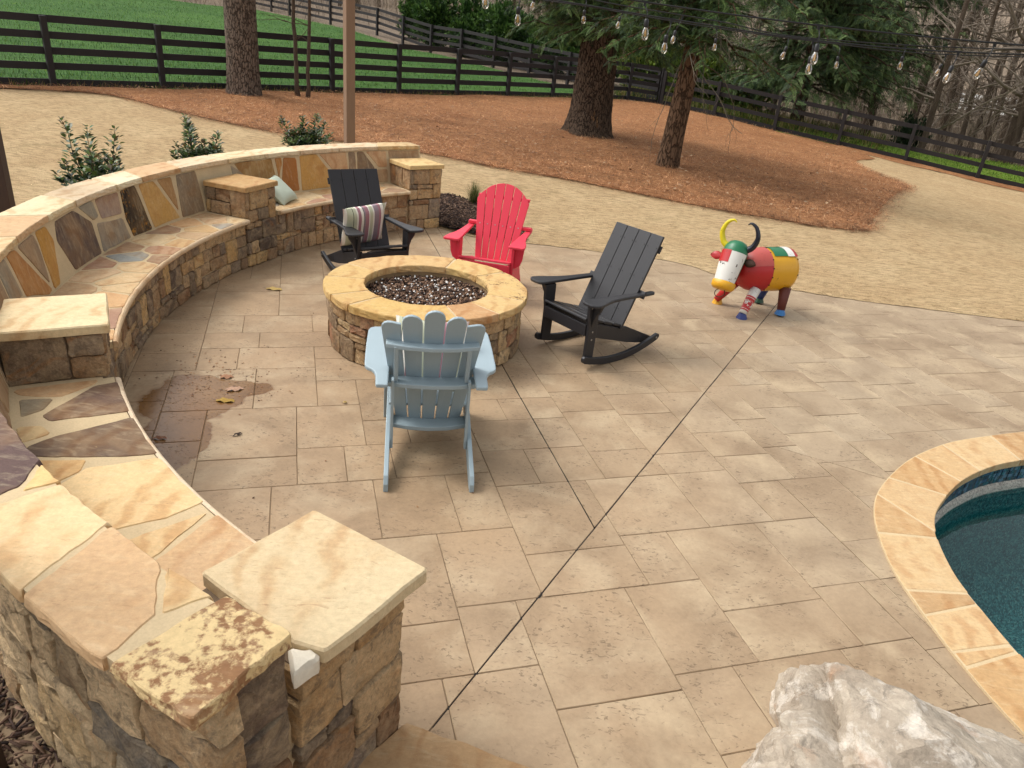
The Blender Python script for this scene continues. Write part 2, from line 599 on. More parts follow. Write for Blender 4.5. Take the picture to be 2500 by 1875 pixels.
# pool outline (inner edge of the coping), closed
POOL_C = [(3.531, 4.43), (3.022, 4.135), (2.655, 3.77), (2.474, 3.48), (2.385, 3.1), (2.385, 2.8), (2.41, 2.5), (2.5, 2.1), (2.75, 1.55), (3.3, 1.05), (4.4, .75), (6.0, .8), (7.4, 1.6), (7.9, 2.9), (7.3, 4.2), (6.0, 4.85), (4.6, 4.78)]
POOL_IN = catmull(POOL_C, 10, True)
def offset_loop(loop, d):
    out = []
    n = len(loop)
    for i in range(n):
        t = loop[(i + 1) % n] - loop[i - 1]
        t = t / np.hypot(*t)
        out.append(loop[i] + np.array([t[1], -t[0]]) * d)
    return out
_s = 1 if area([tuple(p) for p in POOL_IN]) > 0 else -1
POOL_OUT = offset_loop(POOL_IN, 0.335 * _s)
POOL_MID = offset_loop(POOL_IN, 0.17 * _s)
POOL_WALL = offset_loop(POOL_IN, 0.035 * _s)
pm = np.array(POOL_MID)

# ------------------------------------------------------------------ ground materials
def mk_litter():
    mt, nt, bs = new_mat("leaf_litter")
    v = coords(nt, rnd=False)
    c = mixc(nt, ramp(nt, ntex(nt, v, 0.35, 6, 0.65), [(0.35, 0.0), (0.65, 1.0)]), S(138, 120, 100, 0.64), S(160, 140, 116, 0.7))
    c = mixc(nt, ramp(nt, ntex(nt, v, 6.0, 6, 0.7), [(0.4, 0.0), (0.7, 0.7)]), c, S(92, 72, 56, 0.55))
    c = mixc(nt, ramp(nt, ntex(nt, v, 26.0, 4, 0.7), [(0.55, 0.0), (0.7, 0.8)]), c, S(176, 146, 112, 0.7))
    lk(nt, c, bs.inputs['Base Color']); bs.inputs['Roughness'].default_value = 0.95
    bump(nt, bs, ntex(nt, v, 20.0, 5), 0.8, 0.05)
    return mt

def mk_deadgrass():
    mt, nt, bs = new_mat("dormant_grass")
    v = coords(nt, rnd=False)
    vs = coords(nt, (1.0, 2.6, 1.0), rnd=False)
    c = mixc(nt, ramp(nt, ntex(nt, v, 0.9, 6, 0.66, 0.5), [(0.36, 0.0), (0.64, 1.0)]), S(228, 198, 156, 0.86), S(212, 176, 134, 0.80))
    c = mixc(nt, ramp(nt, ntex(nt, vs, 7.0, 6, 0.72, 0.6), [(0.44, 0.0), (0.62, 0.85)]), c, S(150, 118, 78, 0.64))
    c = mixc(nt, ramp(nt, ntex(nt, v, 55.0, 3, 0.8), [(0.4, 0.0), (0.62, 0.75)]), c, S(222, 196, 150, 0.78))
    c = mixc(nt, ramp(nt, ntex(nt, v, 1.3, 4, 0.6), [(0.62, 0.0), (0.8, 0.45)]), c, S(140, 132, 78, 0.55))
    lk(nt, c, bs.inputs['Base Color']); bs.inputs['Roughness'].default_value = 0.95
    bs.inputs['Specular IOR Level'].default_value = 0.1
    bump(nt, bs, mathn(nt, 'ADD', ntex(nt, vs, 9.0, 5, 0.7), ntex(nt, v, 60.0, 3)), 1.0, 0.035)
    return mt

def mk_straw():
    mt, nt, bs = new_mat("pine_straw")
    v = coords(nt, rnd=False)
    c = mixc(nt, ramp(nt, ntex(nt, v, 0.7, 5, 0.65), [(0.35, 0.0), (0.68, 1.0)]), S(204, 148, 102, 0.80), S(182, 124, 82, 0.74))
    c = mixc(nt, ramp(nt, ntex(nt, v, 8.0, 6, 0.75, 1.0), [(0.45, 0.0), (0.66, 0.85)]), c, S(126, 80, 54, 0.62))
    c = mixc(nt, ramp(nt, ntex(nt, v, 40.0, 3, 0.8), [(0.5, 0.0), (0.68, 0.7)]), c, S(216, 164, 120, 0.78))
    lk(nt, c, bs.inputs['Base Color']); bs.inputs['Roughness'].default_value = 0.95
    bs.inputs['Specular IOR Level'].default_value = 0.1
    bump(nt, bs, mathn(nt, 'ADD', ntex(nt, v, 9.0, 6, 0.75), ntex(nt, v, 45.0, 3)), 1.0, 0.05)
    return mt

def mk_lawn(name, a, b, d):
    mt, nt, bs = new_mat(name)
    v = coords(nt, rnd=False)
    vs = coords(nt, (1.0, 3.0, 1.0), rnd=False)
    c = mixc(nt, ramp(nt, ntex(nt, v, 0.3, 5, 0.6), [(0.35, 0.0), (0.65, 1.0)]), a, b)
    c = mixc(nt, ramp(nt, ntex(nt, vs, 4.0, 6, 0.72), [(0.42, 0.0), (0.7, 0.85)]), c, d)
    c = mixc(nt, ramp(nt, ntex(nt, v, 0.8, 4, 0.6), [(0.66, 0.0), (0.8, 0.55)]), c, S(160, 150, 78, 0.5))
    c = mixc(nt, 1.0, c, ramp(nt, ntex(nt, v, 30.0, 4, 0.8), [(0.25, 0.6), (0.75, 1.3)]), 'MULTIPLY')
    lk(nt, c, bs.inputs['Base Color']); bs.inputs['Roughness'].default_value = 0.9
    bs.inputs['Specular IOR Level'].default_value = 0.15
    bump(nt, bs, ntex(nt, v, 22.0, 5), 1.0, 0.05)
    return mt

LITTER = mk_litter(); DEAD = mk_deadgrass(); STRAW = mk_straw()
LAWN = mk_lawn("green_lawn", S(92, 136, 58, 0.66), S(76, 122, 50, 0.6), S(60, 98, 42, 0.52))
LAWN2 = mk_lawn("far_grass", S(136, 166, 64, 0.8), S(118, 156, 56, 0.76), S(98, 128, 52, 0.66))
def mk_tint(name, rough=0.8, trans=0.0, spec=0.2, var=0.0):
    """leaf-like material: colour stored on the mesh, one tint for each blade or leaf"""
    mt, nt, bs = new_mat(name)
    a = attr(nt, "tint", 'GEOMETRY')
    c = a.outputs['Color']
    lk(nt, c, bs.inputs['Base Color'])
    bs.inputs['Roughness'].default_value = rough
    bs.inputs['Specular IOR Level'].default_value = spec
    if trans > 0:
        out = nt.nodes.get("Material Output")
        tr = nd(nt, "ShaderNodeBsdfTranslucent"); lk(nt, c, tr.inputs['Color'])
        mx = nd(nt, "ShaderNodeMixShader"); mx.inputs[0].default_value = trans
        lk(nt, bs.outputs[0], mx.inputs[1]); lk(nt, tr.outputs[0], mx.inputs[2])
        lk(nt, mx.outputs[0], out.inputs['Surface'])
    return mt
BLADE = mk_tint("grass_blade", 0.75, 0.25)
NEEDLE = mk_tint("dry_needle", 0.7, 0.0)
LEAF = mk_tint("leaf", 0.42, 0.2, 0.4)
CONIFER = mk_tint("conifer_needle", 0.6, 0.15, 0.25)
CHIP = mk_tint("bark_chip", 0.85)

# ------------------------------------------------------------------ base ground sheet
def grid_sheet(xs, ys, zoff, skip=None):
    X, Y = np.meshgrid(xs, ys, indexing='ij')
    Z = terrain(X, Y) + zoff
    V = np.stack([X, Y, Z], -1).reshape(-1, 3)
    nx, ny = len(xs), len(ys)
    I = np.arange((nx - 1) * (ny - 1)); i = I // (ny - 1); j = I % (ny - 1)
    a = i * ny + j
    F = np.stack([a, a + ny, a + ny + 1, a + 1], -1)
    if skip is not None:
        cxy = V[F].mean(1)
        F = F[~skip(cxy[:, 0], cxy[:, 1])]
    return V, F
xs = np.r_[np.linspace(-330, -60, 28)[:-1], np.arange(-60, 60.1, 1.0), np.linspace(60, 330, 28)[1:]]
ys = np.r_[np.linspace(-120, -10, 12)[:-1], np.arange(-10, 70.1, 1.0), np.linspace(70, 400, 34)[1:]]
V, F = grid_sheet(xs, ys, -0.09, lambda x, y: (x > -3.5) & (x < 8.6) & (y > -2) & (y < 7.0))
o = put("ground", soup(V, F, smooth=True), LITTER); tag(o, kind="structure")

def sheet(name, outline, step, zoff, mat, amp=0.0, fr=1.0, edge_z=0.006):
    """sheet draped over the terrain inside an outline"""
    outline = [tuple(p) for p in outline]
    P = np.array(outline)
    gx = np.arange(P[:, 0].min(), P[:, 0].max(), step); gy = np.arange(P[:, 1].min(), P[:, 1].max(), step)
    X, Y = np.meshgrid(gx, gy, indexing='ij'); X = X.ravel(); Y = Y.ravel()
    ins = in_poly(X, Y, outline)
    X, Y = X[ins], Y[ins]
    pts = [Vector(p) for p in outline] + [Vector((x, y)) for x, y in zip(X, Y)]
    n = len(outline)
    vv, ee, ff, *_ = delaunay_2d_cdt(pts, [(i, (i + 1) % n) for i in range(n)], [], 1, 1e-4)
    xy = np.array([(p.x, p.y) for p in vv])
    z = terrain(xy[:, 0], xy[:, 1]) + zoff
    if amp > 0:
        z = z + np.array([amp * noise.noise(Vector((p[0] * fr, p[1] * fr, 3.3))) for p in xy])
    z[:n] = terrain(xy[:n, 0], xy[:n, 1]) + edge_z
    o = put(name, soup(np.c_[xy, z], np.array(ff), smooth=True), mat)
    tag(o, kind="structure")
    return o

_rs = random.Random(5)
def rough_line(pts, n, jit):
    out = catmull(pts, n)
    return [(p[0] + _rs.uniform(-jit, jit), p[1] + _rs.uniform(-jit, jit)) for p in out]

# dormant lawn: patio edge along the inside, fence along the outside
PATIO_EDGE = [(-1.15, 9.22), (-.96, 9.1), (-.45, 8.86), (.19, 8.88), (.93, 8.84), (1.6, 8.78), (1.98, 8.62), (2.3, 8.3), (2.99, 8.06), (3.71, 7.9), (4.47, 7.84), (5.5, 7.75), (7, 7.7), (9, 7.2), (11, 6)]
edge = rough_line(PATIO_EDGE, 14, 0.012)
fence_r = [tuple(rfp(s) + np.array([-.25, -.45])) for s in (16, 12, 8, 4, 0)]
fence_l = [tuple(lfp(s) + np.array([.25, -.25])) for s in (19, 14, 9, 4, -1, -6, -11)]
ring_in = [(-18, 3.0), (-9, 1.5), (-5.5, 1.6)]
arc = [(1.6 + 5.1 * math.cos(rad(a)), 5.79 + 5.1 * math.sin(rad(a))) for a in range(222, 127, -4)]
lawn_outline = edge + [(13, 6), (17, 10)] + fence_r + fence_l + ring_in + arc
sheet("dormant_lawn", lawn_outline, 0.33, 0.02, DEAD, 0.012, 1.7)

# pine straw bed under the trees
STRAW_EDGE = [(-11.4, 14.4), (-10.0, 15.45), (-8.9, 15.9), (-7.3, 15.1), (-5.9, 14.5), (-4.55, 14.05), (-3.2, 14.0), (-1.85, 13.85), (-.7, 13.45), (.78, 13.05), (2.69, 12.2), (3.9, 11.85), (5.15, 11.75), (5.75, 12.6), (6.7, 14.4), (7.9, 16.6), (8.9, 18.3), (9.35, 19.2), (9.55, 20.3), (9.55, 22.0), (10.1, 24.3), (11.5, 26.2)]
straw_edge = rough_line(STRAW_EDGE, 10, 0.012)
straw_outline = straw_edge + [tuple(rfp(s) + np.array([-.05, -.1])) for s in (5, 2.5, 0)] + [tuple(CORNER - np.array([0, .15]))] + [tuple(lfp(s) + np.array([.07, -.07])) for s in (19, 15, 11, 7, 3, -.5, -2.0)]
sheet("pine_straw_bed", straw_outline, 0.3, 0.06, STRAW, 0.03, 1.3, .036)
strip = [tuple(rfp(s) + np.array([-.35 - .1 * math.sin(s * 3), -.62 - .12 * math.sin(s * 2.1)])) for s in np.arange(4.5, 16, .5)] + [tuple(rfp(s) + np.array([.1, .2])) for s in (16, 12, 8, 4.5)]
sheet("straw_strip", strip, 0.3, 0.055, STRAW, 0.015, 2.0, .036)

# green lawn beyond the left fence, grass beyond the right fence
lawn2 = [tuple(lfp(s) + np.array([-.02, .02])) for s in (-14, -9, -4, 1, 6, 11, 16, 20)] + [tuple(ffp(s) - np.array([.9, .9])) for s in (14, 11, 8, 5, 2, -1, -4, -8, -12)] + [(-22, 50), (-27, 45), (-40, 43), (-42, 25), (-24, 10)]
sheet("green_lawn", lawn2, 0.8, 0.03, LAWN, 0.02, 0.8)
grass_r = [tuple(rfp(s) + np.array([.0, .1])) for s in (2.2, 5, 8, 12, 17, 24)] + [(26, 26.5), (20, 30.2), (16.5, 31.6), (14.0, 32.3), (11.6, 31.2), (9.6, 30.0)]
sheet("field_grass", grass_r, 0.6, 0.035, LAWN2, 0.02, 1.0)

# ------------------------------------------------------------------ loose blades and needles (stuff)
nrng = np.random.default_rng(11)
def scatter(outline, n, dens=None):
    P = np.array(outline)
    out = np.zeros((0, 2))
    while len(out) < n:
        c = nrng.uniform(P.min(0), P.max(0), (n * 2, 2))
        c = c[in_poly(c[:, 0], c[:, 1], [tuple(p) for p in P])]
        if dens is not None:
            c = c[nrng.random(len(c)) < dens(c[:, 0], c[:, 1])]
        out = np.r_[out, c]
    return out[:n]

def blades(xy, z, length, width, lean, pal, flat=False):
    """one bent blade (two triangles) at each point"""
    n = len(xy)
    a = nrng.uniform(0, 2 * np.pi, n); L = length * nrng.uniform(.5, 1.3, n); w = width * nrng.uniform(.6, 1.3, n)
    d = np.stack([np.cos(a), np.sin(a), np.zeros(n)], 1); s = np.stack([-np.sin(a), np.cos(a), np.zeros(n)], 1)
    ln = np.clip(nrng.normal(lean, .25, n), 0.05, 1.5)
    up = np.array([0, 0, 1.0])
    base = np.c_[xy, z]
    mid = base + (d * (np.sin(ln) * .5 * L)[:, None]) + up * (np.cos(ln) * .55 * L)[:, None]
    tip = base + (d * (np.sin(np.minimum(ln * 1.35, 1.56)) * L)[:, None]) + up * (np.cos(np.minimum(ln * 1.35, 1.5)) * L * .95)[:, None]
    V = np.stack([base - s * w[:, None] / 2, base + s * w[:, None] / 2, mid - s * w[:, None] * .4, mid + s * w[:, None] * .4, tip], 1).reshape(-1, 3)
    k = np.arange(n)[:, None] * 5
    F = np.concatenate([k + np.array([[0, 1, 3]]), k + np.array([[0, 3, 2]]), k + np.array([[2, 3, 4]])], 0)
    pal = np.array(pal); c = pal[nrng.integers(0, len(pal), n)] * nrng.uniform(.75, 1.2, n)[:, None]
    return V, F, np.repeat(c, 5, 0)

near = lambda x, y: np.clip((9.5 / np.maximum(np.hypot(x, y), 1)) ** 2.0, 0.05, 1)
xy = scatter(lawn_outline, 95000, lambda x, y: near(x, y) * ~in_poly(x, y, straw_outline) * (np.abs(x) < y * .95 + 3) * (np.hypot(x-1.6, y-5.79) > 5.15))
V, F, c = blades(xy, terrain(xy[:, 0], xy[:, 1]) + .0, .042, .006, 1.15, [S(232, 206, 160, .86), S(216, 184, 134, .82), S(196, 162, 114, .74), S(240, 220, 178, .88), S(166, 132, 90, .64), S(178, 150, 108, .66)])
_m = np.array([noise.noise(Vector((p[0] * 1.1, p[1] * 2.6, 1.0))) + .7 * noise.noise(Vector((p[0] * 4.0, p[1] * 9.0, 5.0))) for p in xy])
c = c * np.repeat(np.clip(.97 + .72 * _m, .42, 1.32), 5)[:, None]
o = put("dry_grass_blades", soup(V, F, c), BLADE); tag(o, "short tan dormant grass blades on the lawn round the patio", "grass", kind="stuff")
xy = scatter(straw_outline, 80000, lambda x, y: np.clip((14.0 / np.maximum(np.hypot(x, y), 1)) ** 1.6, 0.05, 1))
xy = xy + nrng.normal(0, .09, xy.shape)
_e = np.array(straw_edge)[:-12]; _k = nrng.integers(0, len(_e) - 1, 15000); _q = nrng.random(15000)[:, None]
_ex = _e[_k] * (1 - _q) + _e[_k + 1] * _q
_ex = _ex + nrng.normal(0, .10, _ex.shape) * (.4 + 1.2 * np.abs(np.sin(_ex[:, :1] * 3.1 + _ex[:, 1:] * 2.3)))
_nin = len(xy); xy = np.r_[xy, _ex]
V, F, c = blades(xy, terrain(xy[:, 0], xy[:, 1]) + np.where(np.arange(len(xy)) < _nin, .07, .034) + nrng.uniform(-.012, .03, len(xy)), .13, .006, 1.38, [S(206, 150, 104, .82), S(188, 128, 84, .76), S(164, 108, 70, .68), S(220, 174, 130, .84), S(130, 86, 58, .6)])
_m = np.array([noise.noise(Vector((p[0] * .9, p[1] * 1.8, 3.0))) + .7 * noise.noise(Vector((p[0] * 3.4, p[1] * 5.0, 6.0))) for p in xy])
c = c * np.repeat(np.clip(.98 + .75 * _m, .42, 1.4), 5)[:, None]
o = put("pine_needles", soup(V, F, c), NEEDLE); tag(o, "rusty brown fallen pine needles covering the bed under the trees", "pine straw", kind="stuff")
xy = scatter(lawn2, 50000, lambda x, y: np.clip((20.0 / np.maximum(np.hypot(x, y), 1)) ** 2.0, 0.04, 1) * (x > -24))
V, F, c = blades(xy, terrain(xy[:, 0], xy[:, 1]) + .03, .09, .014, .6, [S(96, 144, 60, .7), S(78, 126, 50, .64), S(64, 106, 42, .58), S(128, 160, 72, .7)])
_m = np.array([noise.noise(Vector((p[0] * .35, p[1] * 1.1, 2.0))) + .6 * noise.noise(Vector((p[0] * 1.7, p[1] * 3.0, 4.0))) for p in xy])
c = c * np.repeat(np.clip(.95 + .6 * _m, .45, 1.4), 5)[:, None]
o = put("lawn_grass_blades", soup(V, F, c), BLADE); tag(o, "lush green lawn grass on the slope behind the five rail fence", "grass", kind="stuff")
xy = scatter(grass_r, 20000, lambda x, y: np.clip((28.0 / np.hypot(x, y)) ** 1.5, 0, 1))
V, F, c = blades(xy, terrain(xy[:, 0], xy[:, 1]) + .03, .10, .02, .6, [S(146, 176, 66, .74), S(122, 160, 54, .7), S(102, 136, 48, .64), S(166, 178, 88, .74)])
o = put("field_grass_blades", soup(V, F, c), BLADE); tag(o, "bright yellow green grass behind the four rail fence", "grass", kind="stuff")

# ================================================================== patio
YAW = 0.30805
UA = np.array([math.cos(YAW), math.sin(YAW)]); UB = np.array([-math.sin(YAW), math.cos(YAW)])
def uv2xy(u, v): return (u * UA[0] + v * UB[0], u * UA[1] + v * UB[1])
def xy2uv(x, y): return (x * UA[0] + y * UA[1], x * UB[0] + y * UB[1])

def mk_concrete(name, wet=True):
    mt, nt, bs = new_mat(name)
    v = coords(nt, rnd=False)
    vr = coords(nt, rnd=True)
    oi = nd(nt, "ShaderNodeObjectInfo")
    geo = nd(nt, "ShaderNodeNewGeometry")
    sx = nd(nt, "ShaderNodeSeparateXYZ"); lk(nt, geo.outputs['Position'], sx.inputs[0])
    # two releases of stain: tan near the fire pit, greyer towards the pool
    g = mathn(nt, 'ADD', mathn(nt, 'MULTIPLY', sx.outputs[0], 0.16), mathn(nt, 'MULTIPLY', ntex(nt, v, 0.7, 3), 0.9))
    c = mixc(nt, ramp(nt, g, [(0.35, 0.0), (0.85, 1.0)]), S(190, 161, 127, 0.77), S(184, 164, 137, 0.78))
    c = mixc(nt, ramp(nt, oi.outputs['Random'], [(0.0, 0.0), (1.0, 0.5)]), c, S(174, 146, 113, 0.72))
    c = mixc(nt, ramp(nt, ntex(nt, v, 1.9, 6, 0.62, 0.5), [(0.42, 0.0), (0.72, 0.75)]), c, S(146, 121, 94, 0.68))
    c = mixc(nt, ramp(nt, ntex(nt, vr, 2.6, 5, 0.6, 0.4), [(0.48, 0.0), (0.70, 0.7)]), c, S(200, 178, 146, 0.82))
    # small travertine-like pits, stretched
    vp = coords(nt, (1.0, 1.7, 1.0), rnd=True)
    pit = ntex(nt, vp, 34.0, 3, 0.55, 1.2)
    dens = ntex(nt, vr, 3.2, 3, 0.5)
    pm_ = mathn(nt, 'MULTIPLY', ramp(nt, pit, [(0.595, 0.0), (0.645, 1.0)]), ramp(nt, dens, [(0.38, 0.0), (0.55, 1.0)]))
    c = mixc(nt, mathn(nt, 'MULTIPLY', pm_, 0.55), c, S(118, 98, 76, 0.62))
    c = mixc(nt, 1.0, c, ramp(nt, ntex(nt, vr, 46.0, 5, 0.75), [(0.25, 0.86), (0.75, 1.1)]), 'MULTIPLY')
    rough = 0.62
    if wet:
        # a puddle left by rain near the bench: an irregular patch with its own outline
        wv = nd(nt, "ShaderNodeVectorMath", operation='ADD')
        nz = nd(nt, "ShaderNodeTexNoise"); nz.inputs['Scale'].default_value = 3.2; nz.inputs['Detail'].default_value = 4
        lk(nt, geo.outputs['Position'], nz.inputs['Vector'])
        sub = nd(nt, "ShaderNodeVectorMath", operation='SUBTRACT'); sub.inputs[1].default_value = (.5, .5, .5)
        lk(nt, nz.outputs['Color'], sub.inputs[0])
        scl = nd(nt, "ShaderNodeVectorMath", operation='SCALE'); scl.inputs['Scale'].default_value = 0.35
        lk(nt, sub.outputs[0], scl.inputs[0])
        lk(nt, geo.outputs['Position'], wv.inputs[0]); lk(nt, scl.outputs[0], wv.inputs[1])
        def blob(x, y, rx, ry):
            mp = nd(nt, "ShaderNodeMapping"); mp.vector_type = 'TEXTURE'
            mp.inputs['Location'].default_value = (x, y, 0); mp.inputs['Scale'].default_value = (rx, ry, 50)
            mp.inputs['Rotation'].default_value = (0, 0, YAW)
            lk(nt, wv.outputs[0], mp.inputs['Vector'])
            ln = nd(nt, "ShaderNodeVectorMath", operation='LENGTH'); lk(nt, mp.outputs[0], ln.inputs[0])
            return ln.outputs['Value']
        d = mathn(nt, 'MINIMUM', blob(-2.02, 4.12, .34, .38), mathn(nt, 'MINIMUM', blob(-1.90, 4.30, .34, .16), blob(-1.92, 3.62, .22, .34)))
        wm = ramp(nt, d, [(0.93, 1.0), (1.0, 0.0)])
        c = mixc(nt, wm, c, mixc(nt, 1.0, c, (0.52, 0.37, 0.21), 'MULTIPLY'))
        rr = nd(nt, "ShaderNodeMapRange"); rr.inputs['From Min'].default_value = 0; rr.inputs['From Max'].default_value = 1
        rr.inputs['To Min'].default_value = rough; rr.inputs['To Max'].default_value = 0.22
        lk(nt, wm, rr.inputs['Value']); lk(nt, rr.outputs[0], bs.inputs['Roughness'])
    else:
        bs.inputs['Roughness'].default_value = rough
    lk(nt, c, bs.inputs['Base Color'])
    bs.inputs['Specular IOR Level'].default_value = 0.35
    h = mathn(nt, 'SUBTRACT', mathn(nt, 'MULTIPLY', ntex(nt, vr, 5.0, 6, 0.6), 0.6), mathn(nt, 'MULTIPLY', pm_, 0.5))
    bump(nt, bs, h, 0.4, 0.008)
    return mt
CONC = mk_concrete("stamped_concrete")
GROOVE = mk_mortar("groove", S(154, 131, 103, 0.70))

patio_outline = [(p[0], p[1] + .25) for p in edge] + [(11, -3), (-1, -3), (-3.6, 1), (-4.2, 5), (-3.6, 8), (-2, 9.6)]
def patio_base():
    n = len(patio_outline)
    pts = [Vector(p) for p in patio_outline]; es = [(i, (i + 1) % n) for i in range(n)]
    k = len(pts); mm = len(POOL_MID)
    pts += [Vector(p) for p in POOL_MID]; es += [(k + i, k + (i + 1) % mm) for i in range(mm)]
    vv, ee, ff, *_ = delaunay_2d_cdt(pts, es, [], 1, 1e-4)
    xy = np.array([(p.x, p.y) for p in vv]); ff = np.array(ff)
    cc = xy[ff].mean(1)
    ff = ff[~in_poly(cc[:, 0], cc[:, 1], [tuple(p) for p in POOL_MID])]
    return soup(np.c_[xy, np.full(len(xy), -0.005)], ff)
patio = put("patio", patio_base(), GROOVE); tag(patio, kind="structure")

FIX = [(.88, 1.41, 1.79, 2.41), (1.41, 1.82, 1.88, 2.41), (1.82, 2.34, 1.88, 2.17), (1.82, 2.34, 2.17, 2.79), (2.34, 2.63, 1.88, 2.25), (2.34, 2.77, 2.25, 2.79), (1.53, 1.82, 2.41, 2.79), (1.0, 1.53, 2.41, 2.71), (1.0, 1.53, 2.71, 3.31),
       (1.53, 2.08, 2.79, 3.31), (2.08, 2.49, 2.79, 3.31), (2.49, 2.77, 2.79, 3.17), (2.77, 3.17, 2.56, 3.17), (.59, 1.0, 2.41, 2.94), (.59, .88, 2.04, 2.41), (.1, .59, 2.34, 2.94), (.1, .59, 2.04, 2.34), (.47, .88, 1.5, 2.04), (.88, 1.41, 1.2, 1.79),
       (1.41, 1.7, 1.5, 1.88), (1.7, 2.22, 1.5, 1.88), (2.22, 2.63, 1.5, 1.88), (.72, 1.0, 2.94, 3.48), (-.08, .21, 3.48, 3.87), (.21, .48, 3.48, 3.87), (-.6, -.08, 3.48, 3.79), (-.6, -.08, 3.79, 4.39), (-.08, .34, 3.87, 4.39), (-.86, -.6, 4.02, 4.39), (-.86, -.34, 4.39, 4.94), (-.34, .05, 4.39, 4.94), (.05, .34, 4.39, 4.77),
       (-.74, -.45, 4.94, 5.32), (-.45, .05, 4.94, 5.32), (-.74, -.34, 5.32, 5.62), (-.34, .2, 5.32, 5.62), (-1.14, -.74, 4.94, 5.25), (-1.14, -.74, 5.25, 5.62), (-1.14, -.86, 4.52, 4.94), (-.21, .33, 2.94, 3.48), (.33, .72, 2.94, 3.48), (-.6, -.21, 3.0, 3.48), (.34, .6, 3.87, 4.16), (.34, .6, 4.16, 4.77), (-.86, -.6, 3.48, 4.02), (2.77, 3.05, 2.25, 2.56), (1.0, 1.26, 3.31, 3.7), (1.26, 1.67, 3.31, 3.7), (1.67, 2.08, 3.31, 3.62), (2.08, 2.49, 3.31, 3.54)]
def slab_rects():
    cu, cv = 0.1344, 0.0755
    u0, v0 = -.86 - cu * 14, 0.37
    nu, nv = 88, 118
    occ = np.zeros((nu, nv), bool)
    us = lambda i: u0 + i * cu
    vs_ = lambda j: v0 + j * cv
    out = []
    for (a, b, c_, d) in FIX:
        i0, i1 = round((a - u0) / cu), round((b - u0) / cu); j0, j1 = round((c_ - v0) / cv), round((d - v0) / cv)
        i0 = max(i0, 0); j0 = max(j0, 0)
        if occ[i0:i1, j0:j1].any():
            while i0 < i1 and occ[i0, j0:j1].any(): i0 += 1
            while i1 > i0 and occ[i1 - 1, j0:j1].any(): i1 -= 1
            if i1 - i0 < 1: continue
        occ[i0:i1, j0:j1] = True
        out.append((us(i0), us(i1), vs_(j0), vs_(j1)))
    r = random.Random(21)
    for j in range(nv):
        for i in range(nu):
            if occ[i, j]: continue
            w, h = r.choice([(2, 4), (3, 5), (4, 7), (4, 5), (3, 7), (4, 8), (3, 4), (4, 7), (2, 5)])
            k = 1
            while k < w and i + k < nu and not occ[i + k, j]: k += 1
            w = k
            if i + w < nu and not occ[i + w, j] and (i + w + 1 >= nu or occ[i + w + 1, j]): w += 1
            h = min(h, nv - j); k = 1
            while k < h and not occ[i:i + w, j + k].any(): k += 1
            h = k
            while j + h < nv and (j + h + 1 >= nv or occ[i:i + w, min(j + h + 1, nv - 1)].any()) and not occ[i:i + w, j + h].any(): h += 1
            occ[i:i + w, j:j + h] = True
            out.append((us(i), us(i + w), vs_(j), vs_(j + h)))
    return out

CUT1 = ((-.159, 1.858), (2.961, 7.964))
CUT2 = ((.514, 3.175), (-1.326, 9.185))
CUT3 = ((1.72, 4.32), (2.42, 4.0))
def line_n(c):
    (x0, y0), (x1, y1) = c
    L = math.hypot(x1 - x0, y1 - y0)
    nx, ny = (y1 - y0) / L, -(x1 - x0) / L
    return nx, ny, nx * x0 + ny * y0
def split(poly, c, g=0.003):
    nx, ny, d = line_n(c)
    s = [nx * p[0] + ny * p[1] - d for p in poly]
    if min(s) >= 0 or max(s) <= 0: return [poly]
    return [q for q in (clip_half(poly, nx, ny, d - g), clip_half(poly, -nx, -ny, -d - g)) if len(q) > 2 and abs(area(q)) > 4e-4]

def pool_push(p):
    if in_poly(np.array([p[0]]), np.array([p[1]]), [tuple(q) for q in POOL_MID])[0]:
        d = ((pm - np.array(p)) ** 2).sum(1)
        return tuple(pm[d.argmin()])
    return p

srng = random.Random(3)
pool_out_t = [tuple(p) for p in POOL_OUT]; pool_mid_t = [tuple(p) for p in POOL_MID]
slabs = []
for (a, b, c_, d) in slab_rects():
    poly = [uv2xy(a, c_), uv2xy(b, c_), uv2xy(b, d), uv2xy(a, d)]
    cx, cy = centroid(poly)
    corner_in = in_poly(np.array([p[0] for p in poly]), np.array([p[1] for p in poly]), patio_outline)
    if not corner_in.any(): continue
    if math.hypot(cx - 1.6, cy - 5.79) > 4.85 and cx < 1.6: continue
    if cy < .2 or cx > 8.5: continue
    if all(in_poly(np.array([p[0] for p in poly]), np.array([p[1] for p in poly]), pool_mid_t)): continue
    if math.hypot(cx + .75, cy - 5.54) < .45: continue
    if cx > 3.6 and cy < 4.4: continue
    ps = [inset(poly, .0017)]
    tmp = []
    for q in ps: tmp += split(q, CUT1)
    ps = tmp; tmp = []
    nx, ny, dd = line_n(CUT1)
    for q in ps:
        c2 = centroid(q)
        if nx * c2[0] + ny * c2[1] - dd < 0: tmp += split(q, CUT2)
        else: tmp.append(q)
    ps = tmp; tmp = []
    for q in ps:
        c2 = centroid(q)
        if 1.5 < c2[0] < 2.6 and 3.8 < c2[1] < 4.6: tmp += split(q, CUT3, .002)
        else: tmp.append(q)
    for q in tmp:
        slabs.append((math.hypot(*centroid(q)), q))
slabs.sort(key=lambda t: t[0])
far_v = []
